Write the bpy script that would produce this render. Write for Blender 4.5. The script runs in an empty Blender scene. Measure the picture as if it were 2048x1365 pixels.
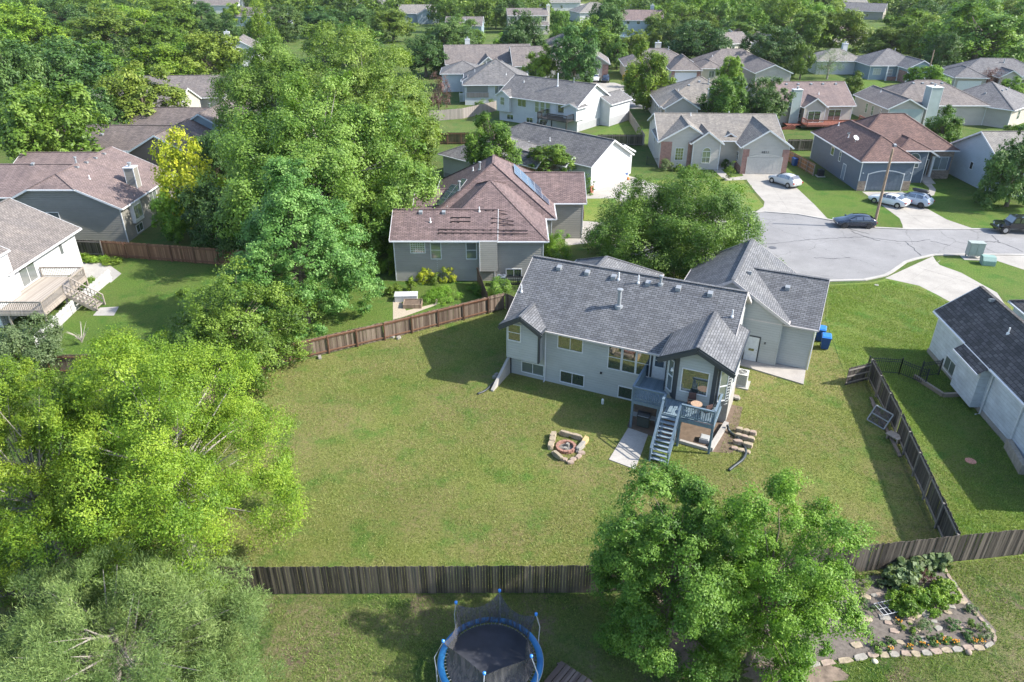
import bpy, math, random
import numpy as np
from mathutils import Vector, Matrix
R = math.radians
random.seed(7)
SC = bpy.context.scene
COL = SC.collection

# ------------------------------------------------------------------ camera, sky, sun
FPX, PITCH, CAMH = 1450.0, R(28.3), 28.0
cam = bpy.data.cameras.new('camera'); camo = bpy.data.objects.new('camera', cam); COL.objects.link(camo)
camo.location = (0, 0, CAMH); camo.rotation_euler = (R(90) - PITCH, 0, 0)
cam.sensor_width = 36.0; cam.lens = FPX * 36 / 2048; cam.clip_start = 0.5; cam.clip_end = 6000
SC.camera = camo
SUN_EL = R(39.0); SUN_DIR = Vector((1.0, -0.13, 0)).normalized()      # horizontal direction towards the sun
w = bpy.data.worlds.new("World"); SC.world = w; w.use_nodes = True
nt = w.node_tree; bg = nt.nodes['Background']
sky = nt.nodes.new('ShaderNodeTexSky'); sky.sky_type = 'NISHITA'; sky.sun_disc = False
sky.sun_elevation = SUN_EL; sky.sun_rotation = math.atan2(SUN_DIR.x, SUN_DIR.y)
sky.air_density = 1.0; sky.dust_density = 1.5; sky.ozone_density = 1.0; sky.altitude = 400
nt.links.new(sky.outputs[0], bg.inputs[0]); bg.inputs[1].default_value = 0.15
sd = bpy.data.lights.new('sun', 'SUN'); sd.energy = 3.9; sd.angle = R(0.6); sd.color = (1.0, 0.95, 0.86)
so = bpy.data.objects.new('sun', sd); COL.objects.link(so)
d = Vector((SUN_DIR.x * math.cos(SUN_EL), SUN_DIR.y * math.cos(SUN_EL), math.sin(SUN_EL)))
so.rotation_euler = d.to_track_quat('Z', 'Y').to_euler(); so.location = (60, -20, 60)
SC.view_settings.view_transform = 'Standard'; SC.view_settings.look = 'None'
SC.view_settings.exposure = 1.2; SC.view_settings.gamma = 1
SC.cycles.max_bounces = 6; SC.cycles.diffuse_bounces = 3; SC.cycles.glossy_bounces = 2
SC.cycles.transmission_bounces = 3; SC.cycles.transparent_max_bounces = 8; SC.cycles.volume_bounces = 1

# ------------------------------------------------------------------ helpers
def at(px, py, h=0.0):
    """surveyed spot on the level h above the ground"""
    u = (px - 1024) / FPX; v = (py - 682.5) / FPX
    dy = math.cos(PITCH) - v * math.sin(PITCH); dz = -math.sin(PITCH) - v * math.cos(PITCH)
    t = (h - CAMH) / dz
    return (u * t, dy * t)
def tag(o, label=None, cat=None, group=None, kind=None):
    if label: o['label'] = label
    if cat: o['category'] = cat
    if group: o['group'] = group
    if kind: o['kind'] = kind
    return o
def empty(name, loc=(0, 0, 0), rz=0.0, label=None, cat=None, group=None):
    o = bpy.data.objects.new(name, None); COL.objects.link(o); o.empty_display_size = .3
    o.location = (loc[0], loc[1], loc[2] if len(loc) > 2 else 0); o.rotation_euler = (0, 0, rz)
    return tag(o, label, cat, group)
def copy_tree(o, parent=None):
    c = o.copy(); COL.objects.link(c)
    if parent is not None: c.parent = parent
    for ch in list(KIDS.get(o.name, [])):
        k = copy_tree(ch, c); KIDS.setdefault(c.name, []).append(k)
    return c
KIDS = {}
class MB:
    """collects faces, builds one mesh object; uv laid out in metres along every face"""
    def __init__(s): s.v = []; s.f = []; s.m = []; s.M = None; s.st = []
    def each(s, name, mats, parent=None, **k):
        """one object for every shape that was added"""
        st = s.st + [(len(s.v), len(s.f))]; out = []
        for (v0, f0), (v1, f1) in zip(st[:-1], st[1:]):
            q = MB(); q.v = s.v[v0:v1]; q.f = [tuple(i - v0 for i in f) for f in s.f[f0:f1]]; q.m = s.m[f0:f1]; out.append(q.build(name, mats, parent, **k))
        return out
    def add(s, vs, fs, mi=0):
        b = len(s.v); s.st.append((len(s.v), len(s.f)))
        if s.M is not None: vs = [tuple(s.M @ Vector(p)) for p in vs]
        s.v += [tuple(p) for p in vs]
        for f in fs: s.f.append(tuple(b + i for i in f)); s.m.append(mi)
    def box(s, x0, x1, y0, y1, z0, z1, mi=0):
        s.add([(x0,y0,z0),(x1,y0,z0),(x1,y1,z0),(x0,y1,z0),(x0,y0,z1),(x1,y0,z1),(x1,y1,z1),(x0,y1,z1)],
              [(0,3,2,1),(4,5,6,7),(0,1,5,4),(1,2,6,5),(2,3,7,6),(3,0,4,7)], mi)
    def beam(s, p, q, wd, ht, mi=0, up=(0,0,1)):
        p = Vector(p); q = Vector(q); d = (q - p).normalized(); up = Vector(up)
        sd_ = d.cross(up)
        if sd_.length < 1e-4: sd_ = Vector((1,0,0))
        sd_ = sd_.normalized() * wd / 2; u = sd_.cross(d).normalized() * ht / 2
        vs = [p-sd_-u, p+sd_-u, p+sd_+u, p-sd_+u, q-sd_-u, q+sd_-u, q+sd_+u, q-sd_+u]
        s.add(vs, [(0,1,2,3),(4,7,6,5),(0,4,5,1),(1,5,6,2),(2,6,7,3),(3,7,4,0)], mi)
    def tube(s, pts, rs, n=8, mi=0, cap=True):
        pts = [Vector(p) for p in pts]
        if not hasattr(rs, '__len__'): rs = [rs] * len(pts)
        vs = []; fs = []
        for i, p in enumerate(pts):
            d = (pts[min(i+1, len(pts)-1)] - pts[max(i-1, 0)]).normalized()
            a = d.cross(Vector((0,0,1)) if abs(d.z) < .95 else Vector((1,0,0))).normalized(); b = d.cross(a)
            for k in range(n):
                t = 2*math.pi*k/n; vs.append(p + (a*math.cos(t) + b*math.sin(t)) * rs[i])
        for i in range(len(pts)-1):
            for k in range(n):
                k2 = (k+1) % n; fs.append((i*n+k, i*n+k2, (i+1)*n+k2, (i+1)*n+k))
        if cap: fs.append(tuple(range(n))[::-1]); fs.append(tuple((len(pts)-1)*n + k for k in range(n)))
        s.add(vs, fs, mi)
    def prism(s, poly, z0, z1, mi=0):
        n = len(poly)
        a = sum(poly[i][0]*poly[(i+1)%n][1] - poly[(i+1)%n][0]*poly[i][1] for i in range(n))
        if a < 0: poly = poly[::-1]
        s.add([(x,y,z0) for x,y in poly] + [(x,y,z1) for x,y in poly],
              [tuple(range(n))[::-1], tuple(range(n, 2*n))] + [(i,(i+1)%n,n+(i+1)%n,n+i) for i in range(n)], mi)
    def build(s, name, mats, parent=None, smooth=False, loc=None, rz=0, uv=True):
        me = bpy.data.meshes.new(name); me.from_pydata(s.v, [], s.f)
        if not isinstance(mats, (list, tuple)): mats = [mats]
        for m in mats: me.materials.append(m)
        if len(mats) > 1: me.polygons.foreach_set('material_index', s.m)
        if uv and s.f:
            n = len(me.polygons); nl = len(me.loops)
            nor = np.zeros(n*3); me.polygons.foreach_get('normal', nor); nor = nor.reshape(-1,3)
            co = np.zeros(len(me.vertices)*3); me.vertices.foreach_get('co', co); co = co.reshape(-1,3)
            vi = np.zeros(nl, dtype=np.int32); me.loops.foreach_get('vertex_index', vi)
            tot = np.zeros(n, dtype=np.int32); me.polygons.foreach_get('loop_total', tot)
            fi = np.repeat(np.arange(n), tot)
            t = np.stack([-nor[:,1], nor[:,0], np.zeros(n)], 1); L = np.linalg.norm(t, axis=1)
            flat = L < .05; t[flat] = (1,0,0); L[flat] = 1; t /= L[:,None]
            b = np.cross(nor, t); P = co[vi]
            uvv = np.stack([(P*t[fi]).sum(1), (P*b[fi]).sum(1)], 1)
            lay = me.uv_layers.new(name='UVMap'); lay.data.foreach_set('uv', uvv.ravel().astype(np.float32))
        if smooth: me.polygons.foreach_set('use_smooth', [True]*len(me.polygons))
        me.update()
        o = bpy.data.objects.new(name, me); COL.objects.link(o)
        if parent is not None: o.parent = parent; KIDS.setdefault(parent.name, []).append(o)
        if loc: o.location = loc
        if rz: o.rotation_euler = (0,0,rz)
        return o

# ------------------------------------------------------------------ materials
def newmat(name):
    m = bpy.data.materials.new(name); m.use_nodes = True
    t = m.node_tree; b = t.nodes['Principled BSDF']
    return m, t, b
def N(t, kind, **kw):
    n = t.nodes.new(kind)
    for k, v in kw.items():
        if hasattr(n, k): setattr(n, k, v)
        else: n.inputs[k.replace('_', ' ')].default_value = v
    return n
def ramp(t, fac, stops):
    r = t.nodes.new('ShaderNodeValToRGB'); cr = r.color_ramp
    while len(cr.elements) < len(stops): cr.elements.new(.5)
    for e, (p, c) in zip(cr.elements, stops): e.position = p; e.color = (*c, 1) if len(c) == 3 else c
    t.links.new(fac, r.inputs[0]); return r.outputs[0]
def mul(c, k): return tuple(min(1, x*k) for x in c)
def mixc(t, fac, a, b, mode='MIX'):
    n = t.nodes.new('ShaderNodeMix'); n.data_type = 'RGBA'; n.blend_type = mode
    for sock, val in ((n.inputs[0], fac), (n.inputs[6], a), (n.inputs[7], b)):
        if hasattr(val, 'is_linked'): t.links.new(val, sock)
        elif isinstance(val, (int, float)): sock.default_value = val
        else: sock.default_value = (*val, 1)
    return n.outputs[2]
def noise(t, scale, detail=4, rough=.6, vec=None):
    n = N(t, 'ShaderNodeTexNoise', Scale=scale, Detail=detail, Roughness=rough)
    if vec is not None: t.links.new(vec, n.inputs['Vector'])
    return n.outputs['Fac']
def bump(t, b, h, strength=.3, dist=.02):
    n = t.nodes.new('ShaderNodeBump'); n.inputs['Strength'].default_value = strength; n.inputs['Distance'].default_value = dist
    t.links.new(h, n.inputs['Height']); t.links.new(n.outputs[0], b.inputs['Normal'])
def geo(t): return t.nodes.new('ShaderNodeNewGeometry').outputs['Position']
def objc(t): return t.nodes.new('ShaderNodeTexCoord').outputs['Object']
def uvc(t): return t.nodes.new('ShaderNodeTexCoord').outputs['UV']
_cache = {}
def memo(fn):
    def f(*a, **kw):
        k = (fn.__name__,) + a + tuple(sorted(kw.items()))
        if k not in _cache: _cache[k] = fn(*a, **kw)
        return _cache[k]
    return f
@memo
def plain(name, col, rough=.6, metal=0.0, var=.12, scale=6.0):
    m, t, b = newmat(name); v = objc(t)
    c = ramp(t, noise(t, scale, 4, .65, v), [(.25, mul(col, 1-var)), (.75, mul(col, 1+var))])
    t.links.new(c, b.inputs['Base Color']); b.inputs['Roughness'].default_value = rough; b.inputs['Metallic'].default_value = metal
    return m
@memo
def shingle(name, col, var=.35, row=.16):
    m, t, b = newmat(name); v = uvc(t)
    br = N(t, 'ShaderNodeTexBrick', Scale=1.0, Mortar_Size=.02, Brick_Width=.42, Row_Height=row, Bias=.1)
    br.offset = .43; br.offset_frequency = 2
    br.inputs['Color1'].default_value = (*mul(col, 1-var), 1); br.inputs['Color2'].default_value = (*mul(col, 1+var), 1)
    br.inputs['Mortar'].default_value = (*mul(col, .33), 1); t.links.new(v, br.inputs['Vector'])  # dark lines between shingles paint in the shadow of each course
    big = ramp(t, noise(t, .35, 5, .65, v), [(.3, (.76,.77,.8)), (.7, (1.12,1.1,1.06))])
    st = N(t, 'ShaderNodeMapping'); st.inputs['Scale'].default_value = (1.6, .18, 1); t.links.new(v, st.inputs['Vector'])
    streak = ramp(t, noise(t, 1.0, 4, .7, st.outputs[0]), [(.35, (.82,.82,.84)), (.62, (1.05,1.05,1.05))])
    gr = ramp(t, noise(t, 45, 2, .6, v), [(.2, (.8,.8,.8)), (.8, (1.2,1.2,1.2))])
    c = mixc(t, 1.0, br.outputs['Color'], big, 'MULTIPLY'); c = mixc(t, 1.0, c, streak, 'MULTIPLY'); c = mixc(t, 1.0, c, gr, 'MULTIPLY')
    t.links.new(c, b.inputs['Base Color']); b.inputs['Roughness'].default_value = .85
    sep = t.nodes.new('ShaderNodeSeparateXYZ'); t.links.new(v, sep.inputs[0])
    mo = N(t, 'ShaderNodeMath', operation='MODULO'); mo.inputs[1].default_value = row
    ab = N(t, 'ShaderNodeMath', operation='ADD'); ab.inputs[1].default_value = row*400
    t.links.new(sep.outputs[1], ab.inputs[0]); t.links.new(ab.outputs[0], mo.inputs[0])
    ad = N(t, 'ShaderNodeMath', operation='MULTIPLY_ADD'); ad.inputs[1].default_value = -1.5
    t.links.new(mo.outputs[0], ad.inputs[0]); t.links.new(br.outputs['Fac'], ad.inputs[2])
    inv = N(t, 'ShaderNodeMath', operation='MULTIPLY'); inv.inputs[1].default_value = -1.0
    t.links.new(br.outputs['Fac'], inv.inputs[0]); ad2 = N(t, 'ShaderNodeMath', operation='MULTIPLY_ADD'); ad2.inputs[1].default_value = -2.0
    t.links.new(mo.outputs[0], ad2.inputs[0]); t.links.new(inv.outputs[0], ad2.inputs[2])
    bump(t, b, ad2.outputs[0], .5, .02)
    return m
@memo
def siding(name, col, lap=.2, dirt=.12):
    m, t, b = newmat(name); v = uvc(t)
    sep = t.nodes.new('ShaderNodeSeparateXYZ'); t.links.new(v, sep.inputs[0])
    mo = N(t, 'ShaderNodeMath', operation='MODULO'); mo.inputs[1].default_value = lap; t.links.new(sep.outputs[1], mo.inputs[0])
    dv = N(t, 'ShaderNodeMath', operation='DIVIDE'); dv.inputs[1].default_value = lap; t.links.new(mo.outputs[0], dv.inputs[0])
    st = N(t, 'ShaderNodeMapping'); st.inputs['Scale'].default_value = (.5, .9, 1); t.links.new(v, st.inputs['Vector'])
    c = ramp(t, noise(t, 1.3, 5, .7, st.outputs[0]), [(.3, mul(col, 1-dirt)), (.7, mul(col, 1+dirt*.4))])
    lap_shade = ramp(t, dv.outputs[0], [(0.0, (.62,.62,.63)), (.11, (1,1,1))])     # shade under each lap, painted into the colour as a darker line
    c = mixc(t, 1.0, c, lap_shade, 'MULTIPLY')
    t.links.new(c, b.inputs['Base Color']); b.inputs['Roughness'].default_value = .55
    iv = N(t, 'ShaderNodeMath', operation='SUBTRACT'); iv.inputs[0].default_value = 1.0; t.links.new(dv.outputs[0], iv.inputs[1])
    bump(t, b, iv.outputs[0], .9, .03)
    return m
@memo
def brick(name, c1, c2, wdt=.24, row=.085):
    m, t, b = newmat(name); v = uvc(t)
    br = N(t, 'ShaderNodeTexBrick', Scale=1.0, Mortar_Size=.012, Brick_Width=wdt, Row_Height=row)
    br.inputs['Color1'].default_value = (*c1, 1); br.inputs['Color2'].default_value = (*c2, 1); br.inputs['Mortar'].default_value = (.35,.32,.3,1)
    t.links.new(v, br.inputs['Vector'])
    g = ramp(t, noise(t, 2.5, 4, .7, v), [(.3, (.75,.75,.75)), (.7, (1.2,1.2,1.2))])
    t.links.new(mixc(t, 1.0, br.outputs['Color'], g, 'MULTIPLY'), b.inputs['Base Color']); b.inputs['Roughness'].default_value = .85
    return m
@memo
def planks(name, c1, c2, wdt=.14):
    """fence boards: each board its own tone, grain and stains running down"""
    m, t, b = newmat(name); v = uvc(t)
    sep = t.nodes.new('ShaderNodeSeparateXYZ'); t.links.new(v, sep.inputs[0])
    dv = N(t, 'ShaderNodeMath', operation='DIVIDE'); dv.inputs[1].default_value = wdt; t.links.new(sep.outputs[0], dv.inputs[0])
    fl = N(t, 'ShaderNodeMath', operation='FLOOR'); t.links.new(dv.outputs[0], fl.inputs[0])
    wn = t.nodes.new('ShaderNodeTexWhiteNoise'); wn.noise_dimensions = '1D'; t.links.new(fl.outputs[0], wn.inputs['W'])
    st = N(t, 'ShaderNodeMapping'); st.inputs['Scale'].default_value = (9, 1.1, 1); t.links.new(v, st.inputs['Vector'])
    grain = noise(t, 1.0, 6, .75, st.outputs[0])
    mx = N(t, 'ShaderNodeMath', operation='MULTIPLY_ADD'); mx.inputs[1].default_value = .55
    t.links.new(wn.outputs['Value'], mx.inputs[0])
    sc = N(t, 'ShaderNodeMath', operation='MULTIPLY'); sc.inputs[1].default_value = .5; t.links.new(grain, sc.inputs[0])
    t.links.new(sc.outputs[0], mx.inputs[2])
    c = ramp(t, mx.outputs[0], [(.2, c1), (.55, tuple((a+b_)/2 for a, b_ in zip(c1, c2))), (.85, c2)])
    t.links.new(c, b.inputs['Base Color']); b.inputs['Roughness'].default_value = .85
    bump(t, b, grain, .4, .01)
    return m
@memo
def concrete(name, col=(.38,.36,.33)):
    m, t, b = newmat(name); v = geo(t)
    a = ramp(t, noise(t, .5, 6, .7, v), [(.3, mul(col, .8)), (.7, mul(col, 1.12))])
    f = ramp(t, noise(t, 9, 4, .7, v), [(.3, (.88,.88,.88)), (.7, (1.1,1.1,1.1))])
    t.links.new(mixc(t, 1.0, a, f, 'MULTIPLY'), b.inputs['Base Color']); b.inputs['Roughness'].default_value = .85
    bump(t, b, noise(t, 30, 3, .6, v), .2, .01)
    return m
@memo
def asphalt(name, col=(.245,.24,.24)):
    m, t, b = newmat(name); v = geo(t)
    a = ramp(t, noise(t, .22, 6, .7, v), [(.3, mul(col, .8)), (.55, col), (.75, mul(col, 1.2))])
    f = ramp(t, noise(t, 14, 4, .8, v), [(.3, (.78,.78,.78)), (.7, (1.2,1.2,1.2))])
    wv = N(t, 'ShaderNodeMapping'); t.links.new(v, wv.inputs['Vector'])
    vo = N(t, 'ShaderNodeTexVoronoi', Scale=.13); vo.feature = 'DISTANCE_TO_EDGE'
    dn = t.nodes.new('ShaderNodeTexNoise'); dn.inputs['Scale'].default_value = .8; dn.inputs['Detail'].default_value = 5; t.links.new(v, dn.inputs['Vector'])
    ad = N(t, 'ShaderNodeVectorMath', operation='MULTIPLY_ADD'); ad.inputs[1].default_value = (1.6,1.6,0)
    t.links.new(dn.outputs['Color'], ad.inputs[0]); t.links.new(v, ad.inputs[2]); t.links.new(ad.outputs[0], vo.inputs['Vector'])
    ck = ramp(t, vo.outputs['Distance'], [(0.0, (.55,.55,.55)), (.003, (.7,.7,.7)), (.006, (1,1,1))])
    c = mixc(t, 1.0, a, f, 'MULTIPLY'); c = mixc(t, .75, c, ck, 'MULTIPLY')
    t.links.new(c, b.inputs['Base Color']); st2 = ramp(t, noise(t, .9, 4, .75, v), [(.28, (.7,.7,.71)), (.42, (1,1,1))]); c = mixc(t, .8, c, st2, 'MULTIPLY'); t.links.new(c, b.inputs['Base Color']); b.inputs['Roughness'].default_value = .9
    bump(t, b, noise(t, 25, 3, .7, v), .3, .01)
    return m
@memo
def turf(name, lo, mid, hi, dry=(.20,.16,.08), dryamt=.5, soil=None, soilamt=.0, lush=(.035,.115,.02)):
    """mown grass: tufts, seed stalks, dry patches, clover, bare soil"""
    m, t, b = newmat(name); v = geo(t)
    fine = noise(t, 7.0, 6, .85, v)
    c = ramp(t, fine, [(.30, lo), (.48, mid), (.62, hi), (.74, mul(hi, 1.25))])
    pn = noise(t, .16, 5, .65, v)
    pf = ramp(t, pn, [(.38, (0,0,0)), (.60, (dryamt,)*3)])
    spk = ramp(t, noise(t, 3.2, 5, .8, v), [(.42, (.25,.25,.25)), (.6, (1,1,1))])
    pf = mixc(t, 1.0, pf, spk, 'MULTIPLY')
    dr = ramp(t, noise(t, 11, 4, .8, v), [(.3, mul(dry, .6)), (.7, mul(dry, 1.25))])
    c = mixc(t, pf, c, dr)
    cl = ramp(t, noise(t, .45, 5, .7, v), [(.50, (0,0,0)), (.66, (.75,.75,.75))])
    c = mixc(t, cl, c, ramp(t, fine, [(.3, mul(lush, .6)), (.7, mul(lush, 1.5))]))
    if soil:
        sf = ramp(t, noise(t, .33, 6, .75, v), [(1-soilamt-.05, (0,0,0)), (1-soilamt+.03, (1,1,1))])
        c = mixc(t, sf, c, ramp(t, noise(t, 6, 5, .8, v), [(.3, mul(soil, .55)), (.7, mul(soil, 1.2))]))
    c = mixc(t, 1.0, c, ramp(t, noise(t, .07, 3, .6, v), [(.35, (.86,.88,.84)), (.65, (1.12,1.10,1.12))]), 'MULTIPLY')
    t.links.new(c, b.inputs['Base Color']); b.inputs['Roughness'].default_value = .95
    b.inputs['Specular IOR Level'].default_value = .15
    bump(t, b, noise(t, 5.0, 6, .9, v), 1.0, .18)
    return m
@memo
def leafmat(name, lo, mid, hi, trans=.35, huevar=.02):
    m, t, b = newmat(name)
    at_ = t.nodes.new('ShaderNodeAttribute'); at_.attribute_name = 'tint'
    oi = t.nodes.new('ShaderNodeObjectInfo')
    c = ramp(t, at_.outputs['Fac'], [(.15, lo), (.5, mid), (.9, hi)])
    hs = t.nodes.new('ShaderNodeHueSaturation'); t.links.new(c, hs.inputs['Color'])
    mr = N(t, 'ShaderNodeMapRange'); mr.inputs['To Min'].default_value = .5-huevar; mr.inputs['To Max'].default_value = .5+huevar*.6
    t.links.new(oi.outputs['Random'], mr.inputs[0]); t.links.new(mr.outputs[0], hs.inputs['Hue'])
    mv = N(t, 'ShaderNodeMath', operation='MULTIPLY_ADD'); mv.inputs[1].default_value = 7.31; mv.inputs[2].default_value = .13
    fr = N(t, 'ShaderNodeMath', operation='FRACT'); t.links.new(oi.outputs['Random'], mv.inputs[0]); t.links.new(mv.outputs[0], fr.inputs[0])
    m2 = N(t, 'ShaderNodeMapRange'); m2.inputs['To Min'].default_value = .85; m2.inputs['To Max'].default_value = 1.2
    t.links.new(fr.outputs[0], m2.inputs[0]); t.links.new(m2.outputs[0], hs.inputs['Value'])
    t.links.new(hs.outputs[0], b.inputs['Base Color']); b.inputs['Roughness'].default_value = .52
    b.inputs['Specular IOR Level'].default_value = .3
    tr = t.nodes.new('ShaderNodeBsdfTranslucent')
    br = N(t, 'ShaderNodeMix'); br.data_type = 'RGBA'; br.blend_type = 'MULTIPLY'; br.inputs[0].default_value = 1
    t.links.new(hs.outputs[0], br.inputs[6]); br.inputs[7].default_value = (1.5, 1.6, .6, 1)
    t.links.new(br.outputs[2], tr.inputs[0])
    mx = t.nodes.new('ShaderNodeMixShader'); mx.inputs[0].default_value = trans
    t.links.new(b.outputs[0], mx.inputs[1]); t.links.new(tr.outputs[0], mx.inputs[2])
    t.links.new(mx.outputs[0], t.nodes['Material Output'].inputs[0])
    return m
@memo
def glass(name, col=(.03,.045,.05), rough=.04):
    m, t, b = newmat(name)
    b.inputs['Base Color'].default_value = (*col, 1); b.inputs['Roughness'].default_value = rough
    b.inputs['IOR'].default_value = 2.3; b.inputs['Specular IOR Level'].default_value = .8
    return m
@memo
def paint(name, col, rough=.25, coat=.8):
    m, t, b = newmat(name); b.inputs['Base Color'].default_value = (*col, 1); b.inputs['Roughness'].default_value = rough
    b.inputs['Coat Weight'].default_value = coat; b.inputs['Coat Roughness'].default_value = .05
    return m
@memo
def netmat(name, col, alpha):
    m, t, b = newmat(name); b.inputs['Base Color'].default_value = (*col, 1); b.inputs['Roughness'].default_value = .8
    tp = t.nodes.new('ShaderNodeBsdfTransparent'); mx = t.nodes.new('ShaderNodeMixShader')
    v = objc(t); st = N(t, 'ShaderNodeMapping'); st.inputs['Scale'].default_value = (5, 5, .5); t.links.new(v, st.inputs['Vector'])
    f = ramp(t, noise(t, 1.4, 4, .6, st.outputs[0]), [(.35, (alpha*.55,)*3), (.65, (min(1, alpha*1.5),)*3)])
    t.links.new(f, mx.inputs[0]); t.links.new(tp.outputs[0], mx.inputs[1]); t.links.new(b.outputs[0], mx.inputs[2])
    t.links.new(mx.outputs[0], t.nodes['Material Output'].inputs[0])
    return m
WHITE = plain('white_trim', (.64,.65,.66), .45)
GALV = plain('galvanised', (.30,.32,.34), .55, .2)
PIPEW = plain('pipe_white', (.75,.76,.77), .5)
BARK = plain('bark', (.16,.13,.10), .9, 0, .4, 5)
BARKG = plain('bark_grey', (.30,.27,.24), .9, 0, .35, 5)
CONC = concrete('concrete'); CONCD = concrete('concrete_dark', (.33,.31,.28))
DARKG = glass('window_glass'); BLIND = glass('window_blind', (.42,.43,.42), .15); MIDG = glass('window_mid', (.14,.16,.16), .08)
BLACK = plain('black_plastic', (.025,.026,.03), .5); RUBBER = plain('rubber', (.025,.025,.025), .8)
RED_BRICK = brick('red_brick', (.22,.075,.05), (.30,.11,.08))

# ------------------------------------------------------------------ house builder
def laps(mb, pts, lap=.21, out=.018):
    """real lapped boards over an upright convex wall polygon"""
    P = [Vector(p) for p in pts]; n = Vector((0,0,0))
    for i in range(1, len(P)-1): n += (P[i]-P[0]).cross(P[i+1]-P[0])
    if n.length < 1e-6: return
    n.normalize(); z0 = min(p.z for p in P); z1 = max(p.z for p in P)
    def span(z):
        X = []
        for a, b in zip(P, P[1:] + P[:1]):
            if (a.z - z)*(b.z - z) <= 0 and abs(a.z - b.z) > 1e-6: X.append(a + (b-a)*((z-a.z)/(b.z-a.z)))
            elif abs(a.z - z) < 1e-6 and abs(b.z - z) < 1e-6: X += [a, b]
        if len(X) < 2: return None
        t = Vector((-n.y, n.x, 0)); X.sort(key=lambda p: p.dot(t)); return X[0], X[-1]
    z = z0 + .002
    while z < z1 - .01:
        zt = min(z + lap, z1 - .004); A = span(z); B = span(zt)
        if A and B:
            o_, e_ = n*out, n*.002; mb.add([A[0]+o_, A[1]+o_, B[1]+e_, B[0]+e_, A[0], A[1]], [(0,1,2,3),(4,5,1,0)])
        z += lap
HOUSES = []
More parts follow.
